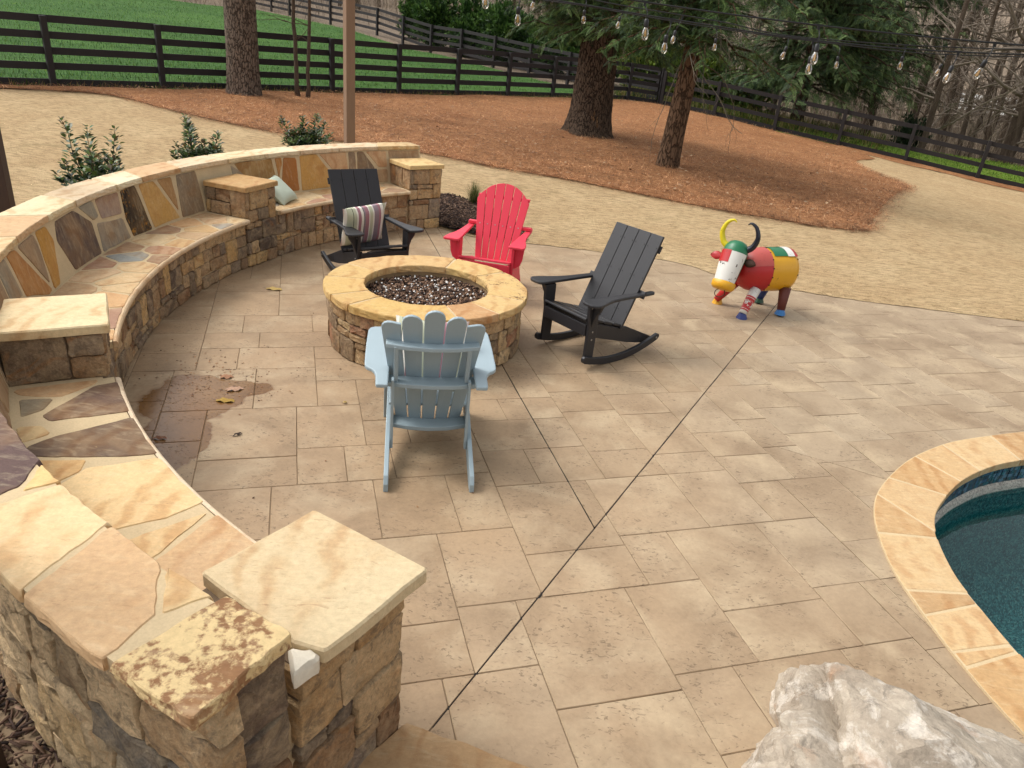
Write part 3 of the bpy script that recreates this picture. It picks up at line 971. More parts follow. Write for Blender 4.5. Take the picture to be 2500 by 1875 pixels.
for k, (dist, q) in enumerate(slabs):
    near_pool = any(in_poly(np.array([p[0] for p in q]), np.array([p[1] for p in q]), pool_out_t))
    if near_pool:
        q = [pool_push(p) for p in resample(q, .04)]
        if abs(area(q)) < .002: continue
        h = srng.uniform(-.0012, .0008)
        vv, ff = prism(ccw(q), lambda x, y, t: (x, y, t), -.03, h)
        me = mesh(vv, ff)
    else:
        h = srng.uniform(-.0012, .001)
        me = stone_mesh(q, lambda x, y, w: (x, y, w), srng, depth=.03, rise=h, bev=.003, step=.16, jit=.0012, corner=.004, gap_done=True)
        if me is None: continue
    if k < 298:
        put("slab", me, CONC, patio)
    else:
        far_v.append(me)
if far_v:
    parts = []
    for me in far_v:
        parts.append(([v.co.copy() for v in me.vertices], [tuple(p.vertices) for p in me.polygons]))
    vv, ff = merge(parts)
    o = put("slab_field", mesh(vv, ff), CONC, patio); o["kind"] = "stuff"
DARKJ = simple("saw_cut", S(48, 40, 34, .4), .95)
for (c0_, c1_) in (CUT1, CUT2):
    L_ = math.hypot(c1_[0] - c0_[0], c1_[1] - c0_[1]); nx_, ny_ = (c1_[1] - c0_[1]) / L_ * .007, -(c1_[0] - c0_[0]) / L_ * .007
    o = put("control_joint", mesh([(c0_[0] - nx_, c0_[1] - ny_, -.0035), (c0_[0] + nx_, c0_[1] + ny_, -.0035), (c1_[0] + nx_, c1_[1] + ny_, -.0035), (c1_[0] - nx_, c1_[1] - ny_, -.0035)], [(0, 1, 2, 3)]), DARKJ, patio)
print("slabs", len(slabs))

# ================================================================== pool
POOL_STONE_COL = [S(218, 184, 138, .78), S(212, 174, 126, .76), S(220, 188, 142, .8), S(206, 168, 122, .74), S(222, 190, 144, .8), S(218, 182, 134, .78), S(212, 172, 122, .76)]
pool = empty("swimming_pool", (2.4, 3.3, 0), label="freeform swimming pool with tan flagstone coping and dark teal water", cat="pool")
def loop_idx(p, loop):
    d = ((np.array(loop) - np.array(p)) ** 2).sum(1)
    return int(d.argmin())
PI_FINE = catmull(POOL_C, 40, True); PO_FINE = offset_loop(PI_FINE, .335 * _s)
joints = [((3.504, 4.757), (3.486, 4.46)), ((3.025, 4.55), (3.11, 4.23)), ((2.726, 4.358), (2.9, 4.07)), ((2.413, 4.016), (2.715, 3.87)), ((2.275, 3.797), (2.46, 3.45)), ((2.098, 3.383), (2.44, 3.39)), ((2.039, 2.909), (2.385, 2.93)), ((2.045, 2.738), (2.385, 2.86)), ((2.088, 2.508), (2.40, 2.60)), ((2.127, 2.427), (2.405, 2.56)), ((2.2, 2.0), (2.56, 1.95)), ((2.42, 1.45), (2.74, 1.57)), ((2.8, .95), (3.05, 1.22)), ((3.6, .55), (3.7, .9))]
tail = [((4.1, 5.0), (4.15, 4.66)), ((4.75, 5.12), (4.7, 4.79)), ((5.4, 5.2), (5.3, 4.85)), ((6.1, 5.2), (6.0, 4.85))]
joints = tail[::-1] + joints
prng = random.Random(8)
n_f = len(PI_FINE)
for k in range(len(joints) - 1):
    (o0, i0), (o1, i1) = joints[k], joints[k + 1]
    a0, a1 = loop_idx(o0, PO_FINE), loop_idx(o1, PO_FINE); b0, b1 = loop_idx(i0, PI_FINE), loop_idx(i1, PI_FINE)
    def span(s, e, loop):
        out = []; i = s
        fw = (e - s) % n_f; st = 1 if fw < n_f / 2 else -1
        while i != e:
            out.append(tuple(loop[i])); i = (i + st) % n_f
        out.append(tuple(loop[e]))
        return out
    poly = span(a0, a1, PO_FINE)[::6] + [tuple(PO_FINE[a1])] + (span(b1, b0, PI_FINE)[::4] + [tuple(PI_FINE[b0])])
    clean = []
    for p in poly:
        if not clean or math.hypot(p[0] - clean[-1][0], p[1] - clean[-1][1]) > .012: clean.append(p)
    poly = clean
    if len(poly) < 3: continue
    poly = ccw(poly)
    # shrink the two joint ends only slightly: move every point towards the centroid line
    cx, cy = centroid(poly)
    L = math.sqrt(abs(area(poly)))
    poly = [(cx + (x - cx) * (1 - .016 / L), cy + (y - cy) * (1 - .016 / L)) for x, y in poly]
    vv, ff = prism(poly, lambda x, y, t: (x, y, t), -.035, .014)
    o = put("coping_stone", fix_normals(mesh(vv, ff)), FLAG, pool, True, POOL_STONE_COL[k % len(POOL_STONE_COL)])
    bevel(o, .006, 2)
# mortar bed under the coping
def ring_mesh(lo, li, z0, z1):
    n = len(lo); V = []; F = []
    for p in lo: V.append((p[0], p[1], z0))
    for p in li: V.append((p[0], p[1], z0))
    for p in lo: V.append((p[0], p[1], z1))
    for p in li: V.append((p[0], p[1], z1))
    for i in range(n):
        j = (i + 1) % n
        F += [(2 * n + i, 2 * n + j, 3 * n + j, 3 * n + i), (i, j, 2 * n + j, 2 * n + i), (n + j, n + i, 3 * n + i, 3 * n + j)]
    return fix_normals(mesh(V, F))
put("coping_mortar", ring_mesh(offset_loop(POOL_IN, .330 * _s), offset_loop(POOL_IN, .012 * _s), -.04, .0115), MORTAR, pool, True)
# shell
def mk_pebble():
    mt, nt, bs = new_mat("pool_plaster")
    v = coords(nt, rnd=False)
    vo = nd(nt, "ShaderNodeTexVoronoi"); vo.inputs['Scale'].default_value = 95.0
    lk(nt, v, vo.inputs['Vector'])
    geo = nd(nt, "ShaderNodeNewGeometry"); sx = nd(nt, "ShaderNodeSeparateXYZ"); lk(nt, geo.outputs['Position'], sx.inputs[0])
    sep = nd(nt, "ShaderNodeSeparateColor"); lk(nt, vo.outputs['Color'], sep.inputs[0])
    c = ramp(nt, sep.outputs[0], [(0.0, S(26, 88, 98, .8)), (0.45, S(54, 128, 134, .8)), (0.8, S(96, 166, 166, .8)), (1.0, S(150, 192, 186, .8))])
    up = ramp(nt, mathn(nt, 'ADD', mathn(nt, 'MULTIPLY', sx.outputs[2], 4.0), 1.96), [(0.98, 0.0), (1.0, 1.0)])
    c = mixc(nt, up, c, mixc(nt, sep.outputs[0], S(150, 146, 138, .7), S(214, 208, 196, .8)))
    lk(nt, c, bs.inputs['Base Color']); bs.inputs['Roughness'].default_value = .7
    return mt
PEBBLE = mk_pebble()
def shell():
    n = len(POOL_WALL); V = []; F = []
    levels = [(0.004, -.172), (-.006, -.180), (-.016, -.20), (-.022, -.26), (-.03, -.9), (-.35, -1.25)]
    for off, z in levels:
        lp = offset_loop(POOL_WALL, off * _s)
        for p in lp: V.append((p[0], p[1], z))
    for k in range(len(levels) - 1):
        for i in range(n):
            j = (i + 1) % n
            F.append((k * n + i, k * n + j, (k + 1) * n + j, (k + 1) * n + i))
    F.append(tuple((len(levels) - 1) * n + i for i in range(n)))
    return mesh(V, F, True)
put("shell", shell(), PEBBLE, pool, True)
# mosaic tile band
TILE = []
for nm, cc in (("blue", S(62, 96, 132, .6)), ("slate", S(44, 58, 84, .55)), ("pale", S(104, 134, 160, .62)), ("grey", S(82, 84, 92, .55)), ("teal", S(54, 104, 120, .55))):
    mt, nt, bs = new_mat("tile_" + nm); bs.inputs['Base Color'].default_value = (*cc, 1); bs.inputs['Roughness'].default_value = .18
    TILE.append(mt)
tile_me = []
for mt in TILE:
    me = mesh(*box(-.0128, .0128, -.003, .004, -.0128, .0128)); me.materials.append(mt); tile_me.append(me)
wall_f = offset_loop(PI_FINE, .035 * _s)
w_np = np.array(wall_f)
seg = np.hypot(*(np.roll(w_np, -1, 0) - w_np).T)
i_start, i_end = loop_idx((2.55, 3.64), wall_f), loop_idx((3.75, 4.62), wall_f)
i = i_start; acc = 0; cnt = 0
st = 1 if (i_end - i_start) % n_f < n_f / 2 else -1
while i != i_end and cnt < 58:
    acc += seg[i if st == 1 else i - 1]
    if acc >= .0272:
        acc -= .0272; cnt += 1
        t = w_np[(i + 1) % n_f] - w_np[i - 1]; an = math.atan2(t[1], t[0])
        for r in range(5):
            o = put("tile", prng.choice(tile_me), None, pool, False)
            o.matrix_parent_inverse = Matrix.Translation(-Vector(pool.location))
            o.location = (w_np[i][0], w_np[i][1], -.045 - r * .0272); o.rotation_euler = (0, 0, an)
    i = (i + st) % n_f
put("tile_backing", ring_mesh(offset_loop(PI_FINE, .060 * _s), offset_loop(PI_FINE, .0365 * _s), -.176, -.03), simple("tile_grout", S(70, 84, 100, .5), .6), pool, True)
def mk_water():
    mt, nt, bs = new_mat("water")
    out = nt.nodes.get("Material Output")
    nt.nodes.remove(bs)
    tr = nd(nt, "ShaderNodeBsdfTransparent"); tr.inputs['Color'].default_value = (.66, .93, .93, 1)
    gl = nd(nt, "ShaderNodeBsdfGlossy"); gl.inputs['Roughness'].default_value = .015
    fr = nd(nt, "ShaderNodeFresnel"); fr.inputs['IOR'].default_value = 1.33
    v = coords(nt, rnd=False)
    b = nd(nt, "ShaderNodeBump"); b.inputs['Strength'].default_value = .05; b.inputs['Distance'].default_value = .02
    lk(nt, ntex(nt, v, 3.0, 2), b.inputs['Height']); lk(nt, b.outputs[0], gl.inputs['Normal']); lk(nt, b.outputs[0], fr.inputs['Normal'])
    mx = nd(nt, "ShaderNodeMixShader")
    lk(nt, fr.outputs[0], mx.inputs[0]); lk(nt, tr.outputs[0], mx.inputs[1]); lk(nt, gl.outputs[0], mx.inputs[2])
    lk(nt, mx.outputs[0], out.inputs['Surface'])
    return mt
WATER = mk_water()
wl_ = offset_loop(POOL_WALL, -.010 * _s)
o = put("pool_water", mesh([(p[0], p[1], -.235) for p in wl_], [tuple(range(len(wl_)))]), WATER); tag(o, kind="structure")
# ================================================================== curved stone seat wall
AC = (1.6, 5.79)
def arc_pt(r, a, z): return (AC[0] + r * math.cos(rad(a)), AC[1] + r * math.sin(rad(a)), z)
def sweep(profile, a0, a1, n):
    """closed (r, z) profile swept round the bench centre"""
    V = []; F = []; m_ = len(profile)
    for i in range(n + 1):
        a = a0 + (a1 - a0) * i / n
        for r, z in profile: V.append(arc_pt(r, a, z))
    for i in range(n):
        for k in range(m_):
            k2 = (k + 1) % m_
            F.append((i * m_ + k, i * m_ + k2, (i + 1) * m_ + k2, (i + 1) * m_ + k))
    F.append(tuple(range(m_ - 1, -1, -1))); F.append(tuple(range(n * m_, (n + 1) * m_)))
    return fix_normals(mesh(V, F))
A_END0, A_END1 = 128.6, 244.25
bench = empty("stone_seat_wall", arc_pt(4.9, 180, 0), label="long curved stone bench wall with flagstone seat and four capped pillars", cat="bench")
put("mortar_core", sweep([(4.452, -.05), (4.452, .4815), (4.8655, .4815), (4.9425, .874), (5.10, .874), (5.10, -.05)], A_END0, A_END1, 70), MORTAR, bench, True)
put("cap_mortar", sweep([(4.94, .8762), (4.94, .9165), (5.200, .9165), (5.200, .8762)], A_END0, A_END1, 70), MORTAR, bench, True)
for b0_, b1_ in ((134.3, 159.9), (166.1, 206.5), (212.9, 239.0)):
    put("seat_ledge", sweep([(4.40, .44), (4.40, .4812), (4.46, .4812), (4.46, .44)], b0_, b1_, 30), MORTAR, bench, True)
brng = random.Random(17)
CREAM = [S(236, 220, 180, .86), S(230, 206, 160, .84), S(226, 196, 146, .82), S(238, 224, 190, .86), S(222, 184, 140, .8), S(232, 210, 176, .84)]
TANS = [S(214, 178, 128, .74), S(206, 160, 106, .70), S(220, 186, 138, .76), S(190, 156, 120, .68), S(176, 150, 122, .64), S(224, 170, 110, .74), S(168, 140, 116, .6)]
BROWNS = [S(156, 130, 104, .76), S(138, 118, 98, .72), S(174, 144, 110, .78), S(130, 110, 94, .69), S(186, 150, 106, .80), S(146, 128, 112, .72), S(164, 130, 96, .74), S(194, 162, 122, .82), S(118, 102, 90, .64), S(152, 116, 86, .72), S(202, 166, 114, .82)]
PURPLE = S(118, 98, 88, .62); GOLD = S(214, 160, 80, .72); GREY = S(176, 164, 142, .68)
def flag(name, me, parent, col, blotch=0.0, bt=(0.1, .07, .05), world_=True):
    if me is None: return None
    o = put(name, me, FLAG, parent, world_, col)
    if blotch > 0:
        o["blotch"] = float(blotch); o["blotch_tint"] = [float(x) for x in bt]
    return o
# --- backrest stones: (angle, height) outlines
RB = 4.9; K = math.pi / 180 * RB
def back_fn(u, v, w): return arc_pt(4.872 + (v - .485) * .2 - w, u / K, v)
BACK = [
 ([(203.6, .87), (201.3, .872), (200.9, .62), (203.6, .64)], GREY, 0), ([(206.5, .87), (203.8, .87), (203.8, .49), (206.5, .49)], TANS[4], 0),
 ([(203.5, .63), (200.9, .61), (198.5, .49), (203.6, .49)], TANS[3], 0),
 ([(200.9, .875), (198.9, .862), (195.4, .50), (196.2, .486), (200.5, .60)], S(206, 146, 84, .72), .1),
 ([(198.4, .865), (195.0, .868), (194.7, .80), (195.4, .53)], TANS[4], 0),
 ([(194.5, .868), (191.1, .866), (191.9, .752), (190.7, .49), (195.1, .49)], GOLD, 0),
 ([(190.8, .852), (187.14, .868), (184.84, .734), (185.0, .488), (190.3, .49), (191.6, .736)], PURPLE, .5, S(178, 130, 64, .6)),
 ([(186.4, .872), (183.6, .872), (183.5, .735), (184.5, .728)], GREY, 0), ([(183.3, .872), (179.2, .868), (179.6, .688), (183.2, .717)], S(184, 158, 142, .68), 0),
 ([(184.2, .71), (179.8, .668), (179.4, .488), (184.7, .488)], S(168, 156, 138, .66), .4, S(104, 98, 90, .54)),
 ([(178.9, .87), (176.2, .87), (175.5, .488), (179.0, .486), (179.4, .65)], S(58, 48, 40, .45), .75, S(204, 142, 58, .62)),
 ([(175.8, .868), (173.1, .866), (170.4, .50), (175.2, .488)], S(220, 172, 98, .74), .12), ([(172.7, .868), (169.9, .866), (170.3, .63), (170.35, .53)], S(196, 150, 98, .66), .2),
 ([(169.5, .87), (166.1, .87), (166.1, .49), (170.2, .49)], S(164, 144, 120, .6), 0),
 ([(160.4, .868), (160.4, .49), (157, .49), (156.8, .62), (158.3, .75)], GREY, 0), ([(159.9, .872), (153.5, .872), (153.2, .60), (156.7, .62), (158.6, .72)], S(186, 142, 82, .68), .1), ([(156.7, .6), (153.1, .59), (153.0, .49), (156.8, .49)], TANS[0], 0),
 ([(153.1, .872), (151.8, .872), (151.9, .80), (152.9, .64)], S(206, 144, 78, .7), 0), ([(151.6, .868), (149.4, .85), (149.7, .50), (152.6, .495), (152.4, .64)], S(196, 124, 58, .66), .15),
 ([(148.9, .872), (146.0, .872), (144.0, .67), (144.2, .49), (149.4, .49)], S(222, 170, 94, .75), .1), ([(145.7, .872), (141.0, .872), (141.0, .665), (143.6, .668)], S(222, 178, 134, .78), 0),
 ([(143.6, .65), (141.0, .65), (140.8, .49), (143.8, .49)], S(226, 190, 148, .78), 0), ([(140.8, .872), (139.5, .872), (139.6, .65), (140.9, .66)], S(166, 142, 116, .62), 0), ([(139.3, .872), (138.2, .872), (136.4, .68), (136.8, .53), (139.5, .63)], S(156, 132, 106, .6), 0),
 ([(140.6, .64), (139.6, .62), (137, .51), (137, .49), (140.6, .49)], TANS[4], 0), ([(137.9, .872), (134.3, .872), (134.3, .67), (135.8, .672)], S(224, 182, 140, .78), 0), ([(136.2, .655), (134.3, .655), (134.3, .49), (136.5, .50)], S(200, 168, 130, .7), 0),
 ([(134.0, .872), (128.8, .872), (128.8, .49), (134.0, .49)], TANS[3], 0)]
for k in range(9):   # backrest of the near bay, hidden from here behind its own cap
    a = 209.0 + k * 3.9
    BACK.append(([(a, .87), (a + 3.7, .87), (a + 3.6, .49), (a + .1, .49)], brng.choice(TANS), 0))
for it in BACK:
    poly = [(a * K, z) for a, z in it[0]]
    me = stone_mesh(poly, back_fn, brng, gap=.012, depth=.02, rise=.012, bev=.004, step=.09, jit=.004, corner=.012)
    flag("back_stone", me, bench, it[1], it[2] if len(it) > 2 else 0, it[3] if len(it) > 3 else (.14, .09, .055))
# --- seat stones
KS = math.pi / 180 * 4.63
def seat_fn(u, v, w): return arc_pt(v, u / KS, .474 + w)
SEAT_C = [([(4.749, 217.07), (4.495, 213.92), (4.385, 213.71), (4.385, 218.6), (4.571, 218.2), (4.72, 217.91)], S(124, 98, 88, .56), .3, S(196, 166, 122, .7)),
 ([(4.84, 220.3), (4.697, 219.65), (4.385, 219.3), (4.382, 224.46), (4.515, 223.82), (4.732, 222.16), (4.84, 221.3)], S(118, 98, 88, .54), .42, S(190, 160, 118, .66)),
 ([(4.84, 225.2), (4.655, 223.84), (4.385, 224.9), (4.382, 231.1), (4.529, 230.63), (4.66, 230.7), (4.84, 230.4)], S(240, 208, 156, .86), .40, S(112, 86, 70, .52)),
 ([(4.84, 230.75), (4.66, 231.0), (4.382, 231.3), (4.64, 232.8), (4.84, 233.6)], S(232, 200, 150, .84), 0), ([(4.84, 233.8), (4.66, 233.0), (4.382, 231.55), (4.382, 238.9), (4.84, 238.9)], S(220, 184, 142, .80), 0),
 ([(4.851, 213.1), (4.662, 212.93), (4.463, 213.11), (4.494, 213.8), (4.656, 214.92), (4.827, 213.91)], S(220, 178, 132, .78), .1), ([(4.827, 214.41), (4.675, 214.94), (4.732, 216.38), (4.829, 216.82)], S(166, 154, 130, .64), 0),
 ([(4.85, 217.2), (4.75, 217.4), (4.74, 218.2), (4.6, 218.7), (4.72, 219.4), (4.85, 219.8)], CREAM[2], 0),
 ([(4.84, 221.7), (4.634, 223.06), (4.683, 224.13), (4.84, 224.9)], S(226, 184, 126, .8), 0)]
for it in SEAT_C:
    poly = [(a * KS, r) for r, a in it[0]]
    me = stone_mesh(poly, seat_fn, brng, gap=.006, depth=.03, rise=.011, bev=.005, step=.08, jit=.004, corner=.012)
    flag("seat_stone", me, bench, it[1], it[2], it[3] if len(it) > 3 else (.14, .09, .055))
SB_COL = [S(224, 190, 150, .8), S(206, 172, 132, .76), S(176, 176, 168, .7), S(228, 196, 150, .8), S(214, 176, 126, .76), S(196, 152, 126, .7), S(232, 204, 160, .82), S(186, 150, 120, .68), S(226, 180, 130, .8)]
def seat_bay(a0, a1, n_seed, seed):
    r_ = random.Random(seed)
    U0, U1 = a0 * KS, a1 * KS
    seeds = []
    k = 0
    while len(seeds) < n_seed and k < 4000:
        k += 1
        p = (r_.uniform(U0, U1), r_.uniform(4.40, 4.85))
        if all(math.hypot((p[0] - q[0]) * 1.0, (p[1] - q[1]) * 1.3) > .24 for q in seeds): seeds.append(p)
    for i, cpoly in enumerate(voronoi(seeds, (U0, U1, 4.381, 4.868))):
        me = stone_mesh(cpoly, seat_fn, r_, gap=.022, depth=.03, rise=.011, bev=.005, step=.07, jit=.005, corner=.014)
        col = SB_COL[(i * 4 + 1) % len(SB_COL)]
        flag("seat_stone", me, bench, col, r_.choice([0, 0, .12, .25, 0]), S(120, 84, 60, .55))
seat_bay(166.3, 206.3, 26, 4)
seat_bay(134.5, 159.7, 17, 6)
# --- seat nosing: rounded light edge
put("seat_nosing", sweep([(4.376, .444), (4.370, .452), (4.368, .462), (4.371, .474), (4.379, .4815), (4.395, .4815), (4.395, .444)], 134.4, 159.8, 26), FLAG, bench, True, S(232, 208, 172, .84))
put("seat_nosing", sweep([(4.376, .444), (4.370, .452), (4.368, .462), (4.371, .474), (4.379, .4815), (4.395, .4815), (4.395, .444)], 166.2, 206.4, 40), FLAG, bench, True, S(228, 200, 164, .82))
put("seat_nosing", sweep([(4.376, .444), (4.370, .452), (4.368, .462), (4.371, .474), (4.379, .4815), (4.395, .4815), (4.395, .444)], 213.0, 238.9, 26), FLAG, bench, True, S(236, 214, 184, .86))
# --- cap stones
KC = math.pi / 180 * 5.06
def cap_fn(u, v, w): return arc_pt(v, u / KC, .908 + w)
CAP = [([(4.925, 236.62), (4.925, 239.5), (5.057, 241.4), (5.215, 241.7), (5.215, 237.9)], S(222, 184, 140, .80), 0),
       ([(4.925, 239.74), (4.925, 241.99), (5.047, 241.46)], S(230, 200, 150, .82), .1), ([(4.905, 242.2), (4.905, 244.95), (5.212, 244.95), (5.212, 241.9)], S(168, 122, 84, .66), 1.08, S(236, 208, 154, .84)),
       ([(4.925, 233.1), (4.925, 236.49), (5.215, 237.7), (5.215, 235.0), (5.215, 232.9)], S(240, 208, 160, .86), .2, S(216, 150, 96, .76)), ([(4.925, 231.3), (4.925, 233.0), (5.03, 232.7)], S(238, 202, 140, .85), 0),
       ([(4.925, 226.2), (4.925, 231.1), (5.02, 232.4), (5.215, 232.7), (5.215, 226.0)], S(124, 98, 92, .58), .3, S(200, 156, 112, .68))]
a = 226.0; crng = random.Random(12); sk = .1
while a > 129.5:
    w_ = crng.uniform(4.4, 7.4); b = max(a - w_, 128.75)
    if b - 128.75 < 2.5: b = 128.75
    s2 = crng.uniform(-1.0, 1.0) if b > 128.8 else 0
    CAP.append(([(4.925, a - .12 + sk), (4.925, b + .12 + s2), (5.215, b + .12 - s2), (5.215, a - .12 - sk)][::-1], crng.choice(CREAM), crng.choice([0, 0, 0, .12]), S(214, 170, 112, .75)))
    a = b; sk = s2
for it in CAP:
    poly = [(a_ * KC, r) for r, a_ in it[0]]
    me = stone_mesh(poly, cap_fn, brng, gap=.004, depth=.030, rise=.012, bev=.004, step=.035, jit=.004, corner=.006, split_edge=.008)
    flag("cap_stone", me, bench, it[1], it[2], it[3] if len(it) > 3 else (.14, .09, .055))
# --- front face, squared rubble
SIZES = [(2, 2), (3, 2), (3, 3), (2, 3), (4, 2), (3, 1), (2, 1), (4, 3), (2, 4), (5, 2), (3, 4)]
KF = math.pi / 180 * 4.43
def rock_piece(name, poly, fn, parent, rng, rough=.010, rise=.012, gap=.008, bev=.005, step=.05, cols=None, world_=True, jit=.004):
    me = stone_mesh(poly, fn, rng, gap=gap, depth=.05, rise=rise + rng.uniform(-.006, .008), bev=bev, rough=rough, step=step, jit=jit, corner=.012)
    if me is None: return
    return put(name, me, ROCK, parent, world_, rng.choice(cols or BROWNS))
def front(a0, a1, seed):
    r_ = random.Random(seed)
    U = (a1 - a0) * KF
    for (u0, u1, v0, v1) in rubble(U, .44, .055, r_, SIZES):
        poly = [warp(p, .012, 7.0, seed) for p in ((u0, v0), (u1, v0), (u1, v1), (u0, v1))]
        rock_piece("front_stone", poly, lambda u, v, w: arc_pt(4.446 - w, a0 + u / KF, v), bench, r_, step=.07)
front(134.3, 160.0, 1)
front(166.0, 211.5, 2)
# --- pillars
PW = .46
def pillar(ac, seed, cap_col, blotch=0, bt=(.1, .07, .05), cap_poly=None, faces=("front", "plus", "minus"), z_side=.48):
    r_ = random.Random(seed)
    ca, sa = math.cos(rad(ac)), math.sin(rad(ac))
    er = np.array([ca, sa]); et = np.array([-sa, ca])
    c0 = np.array(AC) + er * 4.64
    p = put("pillar", None_mesh(c0, er, et, .215, .735), JOINT, bench, True)
    def fr(u, v, w): q = c0 - er * (.222 + w) + et * (u - PW / 2); return (q[0], q[1], v)
    def pl(u, v, w): q = c0 + et * (.222 + w) + er * (u - PW / 2); return (q[0], q[1], v)
    def mi(u, v, w): q = c0 - et * (.222 + w) - er * (u - PW / 2); return (q[0], q[1], v)
    for nm, fn, z0 in (("front", fr, 0.0), ("plus", pl, z_side), ("minus", mi, .48)):
        if nm not in faces: continue
        Hh = .735 - z0
        for (u0, u1, v0, v1) in rubble(PW, Hh, .06, r_, [(2, 2), (3, 2), (3, 3), (2, 3), (4, 3), (3, 4), (4, 2), (2, 4), (5, 3)]):
            poly = [warp(q, .010, 7.0, seed) for q in ((u0, v0 + z0), (u1, v0 + z0), (u1, v1 + z0), (u0, v1 + z0))]
            poly = [(min(max(a_, 0.0), PW), min(b_, .735)) for a_, b_ in poly]
            rock_piece("pillar_stone", poly, fn, p, r_, rough=.009, rise=.008, step=.06, world_=False)
    if cap_poly is None:
        h = .25
        cap_poly = [tuple(c0 + er * a_ + et * b_) for a_, b_ in ((-h - .01, -h), (h - .02, -h), (h - .02, h), (-h - .01, h))]
    me = stone_mesh(cap_poly, lambda x, y, w: (x, y, .735 + w), r_, gap=0.0, depth=.0, rise=.047, bev=.007, step=.10, jit=.003, corner=.008)
    o = put("pillar_cap", me, FLAG, p, False, cap_col)
    if blotch: o["blotch"] = float(blotch); o["blotch_tint"] = [float(x) for x in bt]
    return p, er, et, c0
def None_mesh(c0, er, et, h, z1):
    q = [c0 - er * h - et * h, c0 + er * h - et * h, c0 + er * h + et * h, c0 - er * h + et * h]
    vv, ff = prism([tuple(t) for t in q], lambda x, y, t: (x, y, t), -.03, z1)
    return fix_normals(mesh(vv, ff))
pillar(131.3, 41, S(232, 200, 140, .84), .15, S(240, 232, 214, .85))
pillar(163.1, 42, S(206, 164, 108, .74), .5, S(230, 202, 150, .8))
pillar(209.8, 43, S(236, 214, 170, .84), .5, S(206, 164, 110, .74))
npil, er4, et4, c04 = pillar(241.95, 44, S(226, 204, 164, .80), .3, S(204, 162, 116, .72), cap_poly=[(-.862, 1.672), (-.629, 2.040), (-.200, 1.793), (-.418, 1.425), (-.520, 1.448)], z_side=0.0, faces=("plus", "front"))
me = stone_mesh([(-.525, 1.438), (-.452, 1.446), (-.432, 1.418), (-.478, 1.345)], lambda x, y, w: (x, y, .715 + w), brng, gap=0, depth=0, rise=.055, bev=.01, rough=.004, step=.03, jit=.004, corner=.008)
put("mortar_patch", me, simple("white_mortar", S(230, 220, 200, .80), .9, var=.2, scale=30, bmp=.6), npil, False)
# --- near end of the wall
def end_fn(u, v, w): q = np.array(AC) + er4 * (4.90 + u) + et4 * (.222 + w); return (q[0], q[1], v)
r_ = random.Random(77)
for (u0, u1, v0, v1) in rubble(.235, .872, .06, r_, [(2, 3), (3, 3), (3, 4), (4, 4), (2, 4), (5, 3)]):
    rock_piece("end_stone", [warp(q, .01, 7, 9) for q in ((u0, v0), (u1, v0), (u1, v1), (u0, v1))], end_fn, bench, r_, rough=.010, rise=.010, step=.05)
# --- outer face of the wall, large rough stones
KO = math.pi / 180 * 5.12
r_ = random.Random(31)
U0, U1 = 204 * KO, 244.9 * KO
for (u0, u1, v0, v1) in rubble(U1 - U0, .872, .078, r_, [(2, 3), (3, 3), (3, 2), (4, 3), (2, 4), (4, 2), (3, 4), (5, 3), (2, 2), (3, 5)]):
    cp = [warp(q, .05, 3.2, 4.4) for q in ((U0 + u0, v0), (U0 + u1, v0), (U0 + u1, v1), (U0 + u0, v1))]
    cp = [(min(max(a_, U0), U1), min(max(b_, 0.0), .872)) for a_, b_ in cp]
    rock_piece("outer_stone", cp, lambda u, v, w: arc_pt(5.125 + w, u / KO, v), bench, r_, rough=.013, rise=.018, gap=.009, bev=.006, step=.05, jit=.007,
               cols=[S(190, 164, 128, .78), S(166, 142, 112, .7), S(132, 122, 110, .6), S(204, 176, 138, .82), S(182, 148, 110, .74), S(148, 134, 114, .64), S(208, 176, 130, .82)])

# ================================================================== fire pit
PC = (-.7515, 5.5397)
pit = empty("fire_pit", (PC[0], PC[1], 0), label="round stone fire pit with golden flagstone rim filled with lava rock", cat="fire pit")
def ring_core(r0, r1, z0, z1, n=64):
    V = []; F = []
    for r, z in ((r1, z0), (r1, z1), (r0, z1), (r0, z0)):
        for k in range(n):
            a = 2 * math.pi * k / n; V.append((r * math.cos(a), r * math.sin(a), z))
    for q in range(4):
        q2 = (q + 1) % 4
        for k in range(n):
            k2 = (k + 1) % n
            F.append((q * n + k, q * n + k2, q2 * n + k2, q2 * n + k))
    return fix_normals(mesh(V, F))
put("core", ring_core(.545, .748, -.03, .405), JOINT, pit)
put("liner", ring_core(.505, .55, -.03, .405), mk_mortar("pit_liner", S(176, 146, 108, .66)), pit)
r_ = random.Random(5)
Rw = .752
PITC = [S(182, 150, 112, .82), S(166, 136, 102, .78), S(190, 160, 120, .86), S(154, 124, 94, .76), S(170, 120, 92, .76), S(196, 168, 126, .88), S(140, 116, 92, .72), S(200, 172, 132, .88)]
for (u0, u1, v0, v1) in rubble(2 * math.pi * Rw, .405, .058, r_, [(2, 2), (3, 2), (3, 3), (2, 3), (4, 3), (3, 4), (2, 1), (3, 1), (4, 2), (2, 4)]):
    poly = [(q[0] + 2 * r_.uniform(-.006, .006), q[1] + r_.uniform(-.006, .006) * (0 if q[1] < .01 or q[1] > .4 else 1)) for q in ((u0, v0), (u1, v0), (u1, v1), (u0, v1))]
    rock_piece("pit_stone", poly, lambda u, v, w: ((Rw + w) * math.cos(u / Rw), (Rw + w) * math.sin(u / Rw), v), pit, r_, rough=.010, rise=.008, step=.05, cols=PITC, world_=False)
JA = [80, 43, -11.5, -40, -65, -126, -144, -177, -205, -280]      # joint angles round the rim
